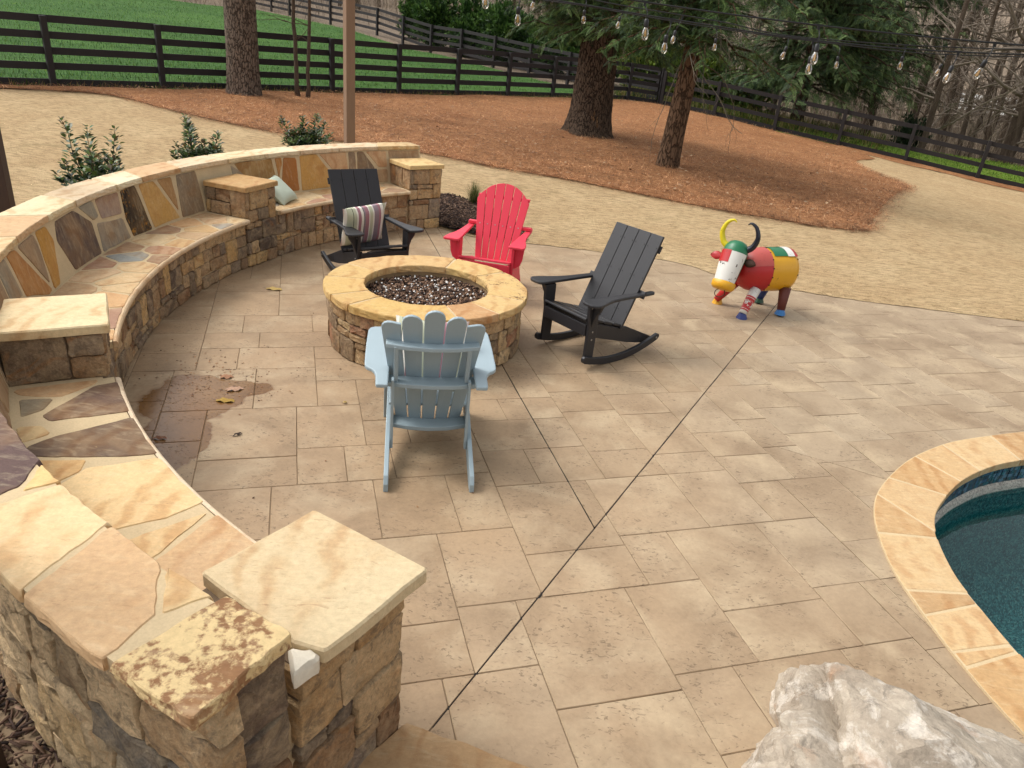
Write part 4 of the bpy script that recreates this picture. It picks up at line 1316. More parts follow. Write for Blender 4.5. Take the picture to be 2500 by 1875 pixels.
RIMC = [(S(226, 188, 112, .82), .15, S(214, 160, 92, .74)), (S(228, 188, 116, .80), .75, S(128, 88, 60, .55)), (S(226, 190, 124, .82), 0, 0), (S(206, 148, 92, .74), .18, S(236, 220, 196, .84)), (S(224, 182, 98, .80), .12, S(206, 150, 74, .7)), (S(220, 178, 104, .78), .3, S(180, 130, 76, .62)), (S(226, 184, 106, .80), .55, S(150, 96, 58, .58)), (S(224, 186, 112, .80), .1, S(206, 156, 84, .7)), (S(222, 180, 116, .8), .15, S(214, 166, 110, .74))]
def rim(u, v, w): return (v * math.cos(u / .65), v * math.sin(u / .65), .405 + w)
for i in range(len(JA) - 1):
    a1, a0 = JA[i], JA[i + 1]
    g = .6
    n_ = max(2, int((a1 - a0) / 7))
    outer = [((a0 + g + (a1 - a0 - 2 * g) * k / n_) * math.pi / 180 * .65, .798 + brng.uniform(-.007, .006)) for k in range(n_ + 1)]
    inner = [((a1 - g - (a1 - a0 - 2 * g) * k / n_) * math.pi / 180 * .65, .492 + brng.uniform(-.004, .004)) for k in range(n_ + 1)]
    me = stone_mesh([(p[0], p[1]) for p in outer + inner], rim, brng, depth=0, rise=.055, bev=.006, step=.035, jit=.003, corner=0, gap_done=True, split_edge=.008)
    c_, b_, t_ = RIMC[i % len(RIMC)]
    c_ = tuple(.76 * p_ + .24 * q_ for p_, q_ in zip(c_, S(216, 192, 154, .82)))
    flag("rim_stone", me, pit, c_, b_, t_ if t_ else (.1, .07, .05), False)
put("rim_mortar", ring_core(.503, .786, .40, .4555), MORTAR, pit)
# lava rock filling
def rock_bits(n, rmax, zf, size, pal, seed, center):
    g = np.random.default_rng(seed)
    base = np.array([(1, 0, 0), (-1, 0, 0), (0, 1, 0), (0, -1, 0), (0, 0, 1), (0, 0, -1)], float)
    fc = np.array([(0, 2, 4), (2, 1, 4), (1, 3, 4), (3, 0, 4), (2, 0, 5), (1, 2, 5), (3, 1, 5), (0, 3, 5)])
    r = rmax * np.sqrt(g.random(n)); a = g.uniform(0, 2 * np.pi, n)
    pos = np.stack([center[0] + r * np.cos(a), center[1] + r * np.sin(a), zf + g.uniform(-.008, .016, n)], 1)
    s = size * g.uniform(.5, 1.4, (n, 1, 1)) * g.uniform(.6, 1.3, (n, 6, 1))
    q = g.normal(size=(n, 3, 3)); q, _ = np.linalg.qr(q)
    V = (base[None] * s) @ q + pos[:, None]
    F = (np.arange(n)[:, None, None] * 6 + fc[None]).reshape(-1, 3)
    pal = np.array(pal); c = pal[g.integers(0, len(pal), n)] * g.uniform(.7, 1.25, n)[:, None]
    return V.reshape(-1, 3), F, np.repeat(c, 6, 0)
V1, F1, c1 = rock_bits(5200, .505, .352, .0135, [S(108, 82, 66, .68), S(82, 62, 52, .58), S(136, 106, 86, .7), S(62, 48, 42, .5), S(158, 126, 102, .72)], 1, PC)
V2, F2, c2 = rock_bits(250, .49, .362, .0105, [S(246, 244, 240, .88), S(232, 228, 222, .82)], 2, PC)
o = put("lava_rock", soup(np.r_[V1, V2], np.r_[F1, F2 + len(V1)], np.r_[c1, c2]), mk_tint("lava_rock", .8)); tag(o, "brown lava rock speckled with white stones inside the fire pit", "gravel", kind="stuff")
vv, ff = lathe([(.51, -.02), (.51, .345)], 48)
put("pit_bed", mesh(vv, ff), simple("pit_bed", S(60, 46, 40, .4), .95), pit)

# ================================================================== step at the foot of the near pillar
step_ = empty("stone_step", (0.0, 1.2, 0), label="low flagstone step at the foot of the pillar with the broken cap corner", cat="step")
me = stone_mesh([(-.62, .55), (.42, .55), (.40, 1.60), (.20, 1.675), (-.04, 1.745), (-.255, 1.80), (-.33, 1.70), (-.46, 1.50)], lambda x, y, w: (x, y, .03 + w), brng, gap=0, depth=.03, rise=.055, bev=.008, step=.07, jit=.006, corner=.01)
flag("tread_stone", me, step_, S(196, 160, 118, .72), .5, S(226, 190, 140, .8))
put("step_base", fix_normals(mesh(*prism([(-.60, .6), (.40, .6), (.36, 1.56), (-.04, 1.70), (-.26, 1.76), (-.45, 1.48)], lambda x, y, t: (x, y, t), -.03, .03))), JOINT, step_, True)

# ================================================================== boulder
def mk_marble():
    mt, nt, bs = new_mat("boulder_rock")
    v = coords(nt, rnd=False)
    c = mixc(nt, ramp(nt, ntex(nt, v, 2.6, 6, 0.6, 0.4), [(0.38, 0.0), (0.62, 1.0)]), S(180, 164, 144, .71), S(208, 194, 174, .79))
    c = mixc(nt, ramp(nt, ntex(nt, v, 5.5, 9, 0.72, 0.5), [(0.51, 0.0), (0.59, 0.7)]), c, S(232, 222, 208, .82))
    c = mixc(nt, ramp(nt, ntex(nt, v, 6.0, 5, 0.6, 1.0), [(0.58, 0.0), (0.7, 0.6)]), c, S(190, 148, 112, .7))
    c = mixc(nt, ramp(nt, ntex(nt, v, 12.0, 9, 0.75, 0.6), [(0.55, 0.0), (0.64, 0.6)]), c, S(136, 124, 110, .58))
    c = mixc(nt, 1.0, c, ramp(nt, ntex(nt, v, 40.0, 8, 0.85), [(0.28, 0.68), (0.72, 1.2)]), 'MULTIPLY')
    lk(nt, c, bs.inputs['Base Color']); bs.inputs['Roughness'].default_value = .8
    bump(nt, bs, mathn(nt, 'ADD', ntex(nt, v, 9.0, 8, .7), mathn(nt, 'MULTIPLY', ntex(nt, v, 40.0, 5, .7), .3)), .7, .02)
    return mt
def boulder():
    import bmesh
    bm = bmesh.new()
    bmesh.ops.create_icosphere(bm, subdivisions=6, radius=1.0)
    pr = random.Random(23)
    planes = [(Vector((-.97, .2, .08)).normalized(), .55), (Vector((-.35, .8, .45)).normalized(), .74), (Vector((.25, .6, .75)).normalized(), .66), (Vector((-.35, -.1, .93)).normalized(), .72), (Vector((.6, .6, .5)).normalized(), .72),
              (Vector((.45, .15, .88)).normalized(), .62), (Vector((-.85, -.4, .4)).normalized(), .76), (Vector((.75, .65, .1)).normalized(), .8), (Vector((-.6, .75, -.1)).normalized(), .78), (Vector((.1, -.5, .86)).normalized(), .66)]
    for k in range(26):
        d_ = Vector((pr.gauss(0, 1), pr.gauss(0, 1), pr.gauss(.5, .8))).normalized(); planes.append((d_, pr.uniform(.80, .93)))
    for v in bm.verts:
        p = v.co.copy()
        for nrm, d in planes:
            s = p.dot(nrm)
            if s > d: p -= nrm * (s - d) * .97
        q = p * 2.3
        k = .05 * noise.noise(q) + .05 * abs(noise.noise(q * 1.9)) - .03 + .022 * abs(noise.noise(q * 4.3)) + .022 * noise.noise(q * 9.0) + .014 * noise.noise(q * 20.0) + .007 * noise.noise(q * 44.0)
        cl = (p.x + .40 + .10 * math.sin(p.z * 5) + .12 * p.y)     # cleft that parts the grey lobe from the pale one
        k -= .12 * math.exp(-(cl / .035) ** 2) * (1 if p.z > -.2 else 0)
        if cl < 0: k -= .05
        p = p * (1 + k)
        v.co = Vector((p.x * .98, p.y * .56, p.z * (.54 - .22 * max(p.x, -.45) - .05 * p.y)))
    me = bpy.data.meshes.new("boulder")
    bm.to_mesh(me); bm.free()
    me.polygons.foreach_set("use_smooth", [True] * len(me.polygons))
    me.set_sharp_from_angle(angle=rad(28))
    return me
o = put("boulder", boulder(), mk_marble(), loc=(1.40, 1.50, .21), rot=(0, 0, rad(-12)))
tag(o, "large grey and white veined boulder beside the pool coping", "boulder")

# ================================================================== bark mulch beds
def chips(outline, n, z, size, seed):
    g = np.random.default_rng(seed)
    P = np.array(outline); c = np.zeros((0, 2))
    while len(c) < n:
        q = g.uniform(P.min(0), P.max(0), (n * 3, 2)); c = np.r_[c, q[in_poly(q[:, 0], q[:, 1], outline)]]
    c = c[:n]
    L = size * g.uniform(.5, 1.6, n); W = size * g.uniform(.12, .32, n); T = size * .1 * np.ones(n)
    base = np.array([(-1, -1, -1), (1, -.7, -1), (1, .6, -1), (-1, 1, -1), (-.9, -.8, 1), (.9, -.6, 1), (1, .5, 1), (-.9, .9, 1)], float) * .5
    fc = np.array([(4, 5, 6), (4, 6, 7), (0, 1, 5), (0, 5, 4), (1, 2, 6), (1, 6, 5), (2, 3, 7), (2, 7, 6), (3, 0, 4), (3, 4, 7)])
    V = base[None] * np.stack([L, W, T], 1)[:, None]
    yaw = g.uniform(0, 2 * np.pi, n); pt = g.normal(0, .35, n)
    cy, sy, cp, sp = np.cos(yaw), np.sin(yaw), np.cos(pt), np.sin(pt)
    x, y, zz = V[..., 0], V[..., 1], V[..., 2]
    x2 = x * cp[:, None] + zz * sp[:, None]; z2 = -x * sp[:, None] + zz * cp[:, None]
    X = x2 * cy[:, None] - y * sy[:, None]; Y = x2 * sy[:, None] + y * cy[:, None]
    V = np.stack([X + c[:, :1], Y + c[:, 1:], z2 + z + g.uniform(0, .035, n)[:, None]], -1)
    pal = np.array([S(98, 74, 60, .6), S(76, 58, 50, .52), S(118, 92, 76, .62), S(60, 46, 42, .45), S(146, 118, 98, .66), S(88, 64, 52, .55)])
    col = pal[g.integers(0, len(pal), n)] * g.uniform(.7, 1.2, n)[:, None]
    return V.reshape(-1, 3), (np.arange(n)[:, None, None] * 8 + fc[None]).reshape(-1, 3), np.repeat(col, 8, 0)
bed1 = [arc_pt(5.05, a_, 0)[:2] for a_ in range(206, 250, 4)] + [(-.9, .2), (-3.2, .3), (-5.4, 2.2)]
o = put("mulch_bed", mesh([(x, y, -.02) for x, y in bed1], [tuple(range(len(bed1)))]), simple("mulch_soil", S(48, 38, 34, .3), .95, bmp=.6)); tag(o, kind="structure")
V, F, c = chips([tuple(p) for p in bed1], 24000, -.015, .042, 3)
o = put("bark_chips", soup(V, F, c), CHIP); tag(o, "dark shredded bark mulch at the outer foot of the curved wall", "mulch", kind="stuff")
bed2 = [(-1.22, 9.28), (-.96, 9.12), (-.45, 8.9), (-.15, 8.9), (.0, 9.0), (-.1, 9.5), (-.3, 10.1), (-.65, 10.6), (-1.25, 11.1), (-1.75, 10.6), (-1.6, 9.8)]
o = put("pillar_mulch_bed", mesh([(x, y, tz(x, y) + .035) for x, y in bed2], [tuple(range(len(bed2)))]), bpy.data.materials["mulch_soil"]); tag(o, kind="structure")
V, F, c = chips(bed2, 6500, .045, .06, 4)
o = put("bark_chips", soup(V, F, c), CHIP); tag(o, "brown bark mulch round the green grass tuft beside the bench wall", "mulch", kind="stuff")
# ================================================================== chairs
def mk_plastic(name, col, rough=.42, var=.1, grain=.25):
    mt, nt, bs = new_mat(name)
    v = coords(nt); vs = coords(nt, (14, 1, 14))
    c = mixc(nt, ntex(nt, v, 7, 4), tuple(x * (1 - var) for x in col), tuple(min(1, x * (1 + var)) for x in col))
    lk(nt, c, bs.inputs['Base Color'])
    r = nd(nt, "ShaderNodeMapRange"); r.inputs['To Min'].default_value = rough - .06; r.inputs['To Max'].default_value = rough + .14
    lk(nt, ntex(nt, v, 12, 4), r.inputs['Value']); lk(nt, r.outputs[0], bs.inputs['Roughness'])
    bs.inputs['Specular IOR Level'].default_value = .4
    bump(nt, bs, ntex(nt, vs, 16, 4), grain, .002)
    return mt
BLACKP = mk_plastic("black_lumber", S(48, 47, 50, .75), .40)
REDP = mk_plastic("red_lumber", S(234, 62, 84, .86), .45, .06)
BLUEP = mk_plastic("blue_paint", S(166, 184, 192, .80), .46, .06, .2)
BOLT = simple("bolt_steel", S(190, 186, 178, .7), .4, .8)
SCREW = simple("screw_dark", S(30, 28, 28, .6), .5, .4)
yz = lambda u, v, t: (t, u, v)         # outline in (y, z), thickness along x
xyf = lambda u, v, t: (u, v, t)        # outline in (x, y), thickness along z
def board(name, poly, fn, t0, t1, mat, parent, bv=.004):
    o = put(name, fix_normals(mesh(*prism(poly, fn, t0, t1))), mat, parent)
    bevel(o, bv, 2)
    return o
def disc(name, c, nrm, r, mat, parent, h=.004):
    vv, ff = lathe([(r, 0), (r, h * .6), (r * .7, h)], 10)
    q = Vector((0, 0, 1)).rotation_difference(Vector(nrm)).to_matrix()
    return put(name, mesh([q @ Vector(p) + Vector(c) for p in vv], ff), mat, parent)
def slab_between(p0, p1, w0, w1, th, normal):
    """flat board from p0 to p1 (centre line), widths along x"""
    p0 = Vector(p0); p1 = Vector(p1); n = Vector(normal).normalized()
    V = []
    for p, w in ((p0, w0), (p1, w1)):
        for sx in (-1, 1):
            for st in (0, 1): V.append(p + Vector((sx * w / 2, 0, 0)) + n * (th * st))
    F = [(0, 2, 3, 1), (4, 5, 7, 6), (0, 1, 5, 4), (2, 6, 7, 3), (0, 4, 6, 2), (1, 3, 7, 5)]
    return V, F
def round_end(pts): return pts
def rocker(name, loc, rotz, label):
    t = empty(name, loc, rotz, label, "chair", "black rocking chairs round the fire pit")
    B = BLACKP
    n_ = 14
    for s in (-1, 1):
        x0 = s * .236; x1 = s * .264
        # rocker runner
        top = []; bot = []
        for k in range(n_ + 1):
            y = .035 - .845 * k / n_
            zb = .42 * (y + .32) ** 2
            bot.append((y, zb)); top.append((y + .0, zb + .058))
        endr = [(-.835, top[-1][1] - .012), (-.838, (top[-1][1] + bot[-1][1]) / 2), (-.83, bot[-1][1] + .012)]
        beg = [(.05, bot[0][1] + .012), (.055, (top[0][1] + bot[0][1]) / 2), (.05, top[0][1] - .010)]
        board("runner", top + endr + bot[::-1] + beg, yz, s * .262, s * .292, B, t)
        board("front_leg", [(.015, .055), (-.075, .055), (-.08, .30), (-.075, .532), (.035, .532), (.03, .42), (.015, .34)], yz, x0, x1, B, t)
        board("arm_bracket", [(.0, .532), (-.09, .532), (-.09, .335), (-.078, .38), (-.05, .445), (-.015, .49)], lambda u, v, tt: (s * (.264 + (u + .09) * .9), -.005 + tt, v), -.028, 0, B, t)
        board("side_rail", [(.0, .372), (.0, .255), (-.20, .20), (-.50, .115), (-.80, .055), (-.83, .075), (-.825, .105), (-.50, .245), (-.46, .262), (-.38, .262), (-.2, .315)], yz, s * .208, s * .234, B, t)
        pts = [(.225, .075), (.235, .098), (.262, .112), (.31, .115), (.352, .108), (.382, .085), (.388, .05), (.378, .0), (.352, -.07), (.325, -.16), (.312, -.28), (.308, -.42), (.306, -.58), (.300, -.66), (.285, -.675), (.262, -.675), (.252, -.66), (.246, -.5), (.238, -.3), (.228, -.1)]
        board("armrest", [(s * a, b) for a, b in pts], lambda u, v, tt: (u, v, tt + .012 * math.sin((v + .3) * 3.0)), .532, .556, B, t, .008)
        for (y, z) in ((-.03, .30), (-.03, .235), (-.06, .50), (.01, .50)):
            disc("bolt", (s * .265, y, z), (s, 0, 0), .0075, BOLT, t)
        disc("bolt", (s * .293, -.80, .125), (s, 0, 0), .009, BOLT, t)
    # seat
    ys = [(-.005, .374, .10), (-.115, .346, .10), (-.225, .313, .10), (-.335, .280, .09)]
    for (y, z, w) in ys:
        V_, F_ = slab_between((0, y + w * .45, z + .022), (0, y - w * .5, z - .006), .476, .476, .02, (0, -.27, 1))
        o = put("seat_slat", fix_normals(mesh(V_, F_)), B, t); bevel(o, .005)
    board("apron", [(-.235, .265), (.235, .265), (.235, .358), (-.235, .358)], lambda u, v, tt: (u, tt, v), .002, .026, B, t)
    # back
    p0 = Vector((0, -.365, .262)); p1 = Vector((0, -.700, .985))
    nb = (p1 - p0).cross(Vector((1, 0, 0))).normalized()
    for k in range(4):
        xc = (k - 1.5) * .1275
        V_, F_ = slab_between(p0 + Vector((xc, 0, 0)), p1 + Vector((xc, 0, 0)), .1235, .1235, .02, -nb)
        o = put("back_slat", fix_normals(mesh(V_, F_)), B, t); bevel(o, .003)
        for f_ in (.18, .55, .87):
            for sx in (-.045, .045):
                q = p0.lerp(p1, f_) + Vector((xc + sx, 0, 0)) + (-nb if nb.y < 0 else nb) * 0
                q2 = q + Vector((0, 1, 0)) * .0015
                disc("screw", q + (nb if nb.y > 0 else -nb) * .0012, (nb if nb.y > 0 else -nb), .0045, SCREW, t, .002)
    for f_, hw in ((.87, .262), (.40, .31)):
        q = p0.lerp(p1, f_)
        bk = (-nb if nb.y > 0 else nb)
        V_, F_ = slab_between(q + bk * .022 + (p0 - p1).normalized() * .03, q + bk * .022 + (p1 - p0).normalized() * .03, hw * 2, hw * 2, .02, bk)
        o = put("back_brace", fix_normals(mesh(V_, F_)), B, t); bevel(o)
    board("stretcher", [(-.235, .10), (.235, .10), (.235, .15), (-.235, .15)], lambda u, v, tt: (u, tt, v), -.66, -.635, B, t)
    return t
def face_rot(fx, fy): return math.atan2(fy, fx) - math.pi / 2
rocker("rocking_chair", (.377, 5.447, 0), face_rot(-.745, -.667), "black slatted rocking chair standing empty between fire pit and metal bull")
rocker("rocking_chair", (-1.335, 6.67, 0), face_rot(.60, -.80), "black slatted rocking chair with striped pillow in front of the bench wall")

def adirondack(name, loc, rotz, label, B, style):
    t = empty(name, loc, rotz, label, "chair", "adirondack chairs round the fire pit")
    red = style == 'red'
    for s in (-1, 1):
        # sloping side rail that is also the rear leg
        if red:
            poly = [(.01, .355), (.01, .235), (-.15, .20), (-.32, .10), (-.52, .0), (-.635, .0), (-.64, .03), (-.58, .10), (-.53, .17), (-.49, .235), (-.44, .262), (-.30, .285)]
        else:
            poly = [(.01, .36), (.01, .275), (-.42, .115), (-.855, .0), (-.935, .0), (-.93, .045), (-.90, .085), (-.45, .22)]
        board("rear_leg", poly, yz, s * .222, s * .248, B, t)
        if red:
            board("front_leg", [(-.005, 0), (-.10, 0), (-.10, .535), (-.005, .535)], yz, s * .2495, s * .275, B, t)
            board("arm_bracket", [(s * .275, .535), (s * .365, .535), (s * .350, .40), (s * .33, .345), (s * .275, .31)], lambda u, v, tt: (u, tt, v), -.065, -.04, B, t)
            pts = [(.235, .095), (.25, .108), (.375, .108), (.388, .095), (.385, .03), (.372, -.06), (.348, -.15), (.332, -.26), (.326, -.42), (.322, -.60), (.312, -.70), (.268, -.70), (.262, -.5), (.25, -.25), (.238, -.02)]
        else:
            board("front_leg", [(.0, 0), (-.085, 0), (-.085, .535), (.0, .535)], yz, s * .2495, s * .272, B, t)
            board("arm_bracket", [(s * .272, .535), (s * .34, .535), (s * .325, .45), (s * .272, .40)], lambda u, v, tt: (u, tt, v), -.06, -.04, B, t)
            pts = [(.235, .06), (.245, .085), (.27, .095), (.34, .09), (.368, .07), (.378, .03), (.380, -.2), (.376, -.44), (.372, -.50), (.358, -.525), (.335, -.545), (.318, -.575), (.308, -.62), (.305, -.72), (.300, -.745), (.238, -.745), (.235, -.5)]
        board("armrest", [(s * a, b) for a, b in pts], xyf, .536, .560, B, t, .007)
        if red:
            for (y, z) in ((-.04, .31), (-.04, .27), (-.045, .23), (-.33, .22)):
                disc("bolt", (s * .2755 if y > -.2 else s * .249, y, z), (s, 0, 0), .006, BOLT, t)
            disc("bolt", (s * .249, -.56, .06), (s, 0, 0), .007, BOLT, t)
    n_s = 5 if red else 6
    for k in range(n_s):
        y = .0 - k * (.42 / n_s); z = .362 - k * (.42 / n_s) * .27
        V_, F_ = slab_between((0, y + .03, z + .004), (0, y - .043, z - .016), .47 if k else .50, .47 if k else .50, .02, (0, -.27, 1))
        o = put("seat_slat", fix_normals(mesh(V_, F_)), B, t); bevel(o, .004)
    board("apron", [(-.248, .275), (.248, .275), (.248, .352), (-.248, .352)], lambda u, v, tt: (u, tt, v), .012, .034, B, t)
    # fan back
    if red:
        p0, p1 = Vector((0, -.395, .262)), Vector((0, -.690, .965)); ns, wb, wt = 6, .385, .575
    else:
        p0, p1 = Vector((0, -.372, .105)), Vector((0, -.700, .965)); ns, wb, wt = 5, .385, .600
    L = (p1 - p0).length; up = (p1 - p0).normalized()
    nb = up.cross(Vector((1, 0, 0))).normalized()
    if nb.y < 0: nb = -nb
    for k in range(ns):
        f0 = (k / ns - .5); f1 = ((k + 1) / ns - .5); gap = .006 if red else .009
        b0, b1 = f0 * wb + gap / 2, f1 * wb - gap / 2
        def xat(f, v): return f * (wb + (wt - wb) * v / L)
        pts = []
        if red:
            n2 = 6
            def toph(x): return L - .175 * (abs(x) / (wt / 2)) ** 2.1
            left = xat(f0, L) + gap / 2; right = xat(f1, L) - gap / 2
            pts = [(b0, 0), (b1, 0)]
            topp = []
            for q in range(n2 + 1):
                x = right + (left - right) * q / n2
                topp.append((x, toph(x)))
            # keep the slat edges straight: scale x to the height reached
            topp = [(x * (wb + (wt - wb) * h / L) / wt, h) for x, h in topp]
            pts += topp
        else:
            hs = L - (0, .045, .115)[abs(k - 2)]
            mid = (f0 + f1) / 2
            left = xat(f0, hs) + gap / 2; right = xat(f1, hs) - gap / 2
            w = right - left; r = w / 2
            pts = [(b0, 0), (b1, 0)]
            for q in range(9):
                an = math.pi * q / 8
                x = (left + right) / 2 + r * math.cos(an); h = hs - r + r * math.sin(an)
                if k == 0 and q < 4: x = right; h = hs - .0 + (q - 3) * .01
                if k == ns - 1 and q > 4: x = left; h = hs - .0 - (q - 5) * .01
                pts.append((x, h))
        def fnb(u, v, tt):
            cur = 0 if red else .055 * (abs(u) / .3) ** 2          # the blue back is dished
            q = p0 + up * v + nb * (tt + cur); return (u, q.y, q.z)
        board("back_slat", pts, fnb, 0, .018, B, t, .004)
        if red:
            for vv_ in (.345,):
                xm = (f0 + f1) / 2 * (wb + (wt - wb) * vv_ / L)
                q = p0 + up * vv_ + nb * .0185
                disc("bolt", (xm, q.y, q.z), nb, .006, BOLT, t, .003)
    def brace(v, hw, depth, th, curve, ext=0):
        q = p0 + up * v
        n2 = 10
        fr_ = [( -hw + 2 * hw * i / n2, q.y - .004 + curve * (abs(-1 + 2 * i / n2)) ** 2) for i in range(n2 + 1)]
        bk = [(hw, q.y - depth + curve * .6), (hw * .5, q.y - depth - curve * .15), (0, q.y - depth - curve * .4), (-hw * .5, q.y - depth - curve * .15), (-hw, q.y - depth + curve * .6)]
        board("back_brace", fr_ + bk, xyf, q.z - th / 2, q.z + th / 2, B, t, .005)
    if red:
        brace(.345, .32, .06, .03, 0); brace(.62, .26, .05, .03, 0)
    else:
        brace(.680, .255, .055, .026, .05); brace(.415, .30, .10, .028, .045); brace(.055, .222, .10, .028, .045)
        for s in (-1, 1):
            q0 = p0 + up * .415; q1 = p0 + up * .680
            board("back_strut", [(q0.y - .075, q0.z - .0), (q0.y - .035, q0.z), (q1.y - .005, q1.z), (q1.y - .045, q1.z)], yz, s * .185, s * .210, B, t)
            board("arm_post", [(-.64, .10), (-.595, .10), (-.595, .535), (-.64, .535)], yz, s * .205, s * .221, B, t)
    return t
adirondack("adirondack_chair", (-.378, 6.70, 0), face_rot(-.17, -.985), "bright red adirondack chair with fan shaped back behind the fire pit", REDP, 'red')
adirondack("adirondack_chair", (-.552, 4.262, 0), face_rot(-.17, .985), "pale blue adirondack chair with rounded back slats facing the fire pit", BLUEP, 'blue')

# ------------------------------------------------------------------ cushions
def cushion(w, h, t, n=18):
    V = []; F = []
    for side in (1, -1):
        for i in range(n + 1):
            for j in range(n + 1):
                u = -1 + 2 * i / n; v = -1 + 2 * j / n
                puff = max(0.0, (1 - u ** 4) * (1 - v ** 4)) ** .55
                pin = 1 - .07 * (1 - abs(u)) * (abs(v) ** 3) - 0
                x = u * w / 2 * (1 - .09 * (1 - abs(v) ** 2) * abs(u) ** 3)
                y = v * h / 2 * (1 - .09 * (1 - abs(u) ** 2) * abs(v) ** 3)
                z = side * t / 2 * puff * (1 + .08 * noise.noise(Vector((u * 2, v * 2, side))))
                V.append((x, y, z))
    m_ = (n + 1) ** 2
    for s in range(2):
        for i in range(n):
            for j in range(n):
                a = s * m_ + i * (n + 1) + j
                q = (a, a + n + 1, a + n + 2, a + 1)
                F.append(q if s == 0 else q[::-1])
    return fix_normals(mesh(V, F, True))
def mk_stripes():
    mt, nt, bs = new_mat("striped_cloth")
    tc = nd(nt, "ShaderNodeTexCoord"); sx = nd(nt, "ShaderNodeSeparateXYZ"); lk(nt, tc.outputs['Object'], sx.inputs[0])
    g = mathn(nt, 'ADD', mathn(nt, 'MULTIPLY', sx.outputs[0], 2.05), .5)
    W = S(238, 232, 220, .84); P = S(186, 138, 146, .72); G = S(206, 208, 180, .78); M = S(168, 150, 158, .7); D = S(110, 116, 104, .6); K = S(222, 196, 186, .8)
    st = [(0, P), (.05, W), (.09, G), (.13, D), (.14, W), (.2, P), (.25, M), (.34, W), (.37, G), (.43, W), (.45, P), (.52, M), (.55, D), (.56, W), (.61, P), (.67, W), (.70, G), (.76, D), (.77, G), (.88, W), (.92, K), (.97, P)]
    r = nd(nt, "ShaderNodeValToRGB"); r.color_ramp.interpolation = 'CONSTANT'
    el = r.color_ramp.elements
    while len(el) < len(st): el.new(.5)
    for e, (p, c) in zip(el, st): e.position = p; e.color = (*c, 1)
    lk(nt, g, r.inputs['Fac'])
    c = mixc(nt, 1.0, r.outputs[0], ramp(nt, ntex(nt, coords(nt), 160, 2), [(.2, .88), (.8, 1.05)]), 'MULTIPLY')
    lk(nt, c, bs.inputs['Base Color']); bs.inputs['Roughness'].default_value = .95; bs.inputs['Specular IOR Level'].default_value = .1
    return mt
STRIPE = mk_stripes()
cu = cushion(.44, .44, .15)
def place_on(o, base, rotz, local, tilt, roll=0):
    """stand a cushion in a chair frame: local offset, tilt back about the chair's x axis"""
    Rz = Matrix.Rotation(rotz, 4, 'Z')
    o.matrix_world = Matrix.Translation(Vector(base)) @ Rz @ Matrix.Translation(Vector(local)) @ Matrix.Rotation(roll, 4, 'Y') @ Matrix.Rotation(tilt, 4, 'X')
o = put("pillow", cu, STRIPE); tag(o, "striped mauve and cream pillow leaning in the black rocking chair", "pillow", "striped pillows")
place_on(o, (-1.335, 6.67, 0), face_rot(.60, -.80), (.09, -.255, .555), rad(66), rad(6))
o = put("pillow", cu.copy(), STRIPE); tag(o, "striped pillow behind the slats of the pale blue chair", "pillow", "striped pillows")
place_on(o, (-.552, 4.262, 0), face_rot(-.17, .985), (0.0, -.275, .535), rad(66), rad(3))
o = put("pillow", cushion(.34, .34, .12), simple("mint_cloth", S(208, 218, 198, .80), .95, var=.04, scale=60)); tag(o, "pale mint green pillow leaning beside the middle pillar on the bench", "pillow")
a_ = 155.7
px_, py_, _z = arc_pt(4.67, a_, 0)
o.matrix_world = Matrix.Translation((px_, py_, .598)) @ Matrix.Rotation(rad(a_ - 90 + 14), 4, 'Z') @ Matrix.Rotation(rad(40), 4, 'X') @ Matrix.Rotation(rad(4), 4, 'Z')

# ================================================================== recycled metal bull
def mk_paint(name, col, chip=.5, rough=.38):
    mt, nt, bs = new_mat(name)
    v = coords(nt)
    w = ramp(nt, ntex(nt, v, 18, 7, .7, .5), [(.66 - .05 * chip, 0), (.69 - .05 * chip, 1)])
    c = mixc(nt, ntex(nt, v, 5, 4), tuple(x * .86 for x in col), tuple(min(1, x * 1.08) for x in col))
    c = mixc(nt, w, c, S(72, 50, 38, .5))
    lk(nt, c, bs.inputs['Base Color'])
    bs.inputs['Roughness'].default_value = rough
    bump(nt, bs, ntex(nt, v, 9, 4), .25, .006)
    return mt
PY, PR, PW_, PG, PB, PK = (mk_paint("paint_yellow", S(232, 172, 30, .84)), mk_paint("paint_red", S(196, 34, 36, .78)), mk_paint("paint_white", S(232, 230, 222, .84), .9), mk_paint("paint_green", S(34, 128, 84, .68)), mk_paint("paint_blue", S(44, 66, 140, .66)), mk_paint("paint_navy", S(34, 36, 52, .6), .3, .25))
PLB = mk_paint("paint_sky", S(50, 130, 204, .74)); PRU = mk_paint("rusty_red", S(120, 56, 44, .62), 1.6, .6); PPK = mk_paint("paint_pink", S(206, 92, 84, .74)); PYL = mk_paint("paint_lemon", S(234, 214, 40, .84), .8); PGR = mk_paint("paint_darkgreen", S(24, 84, 50, .6)); RUST = simple("rusty_iron", S(92, 66, 52, .55), .7, .4)
BC = (2.329, 7.161)
bdir = Vector((-.934, -.358, 0)).normalized()
bull = empty("bull_sculpture", (BC[0], BC[1], 0), math.atan2(bdir.y, bdir.x), "multicoloured recycled metal bull sculpture with curved horns on the patio", "sculpture")
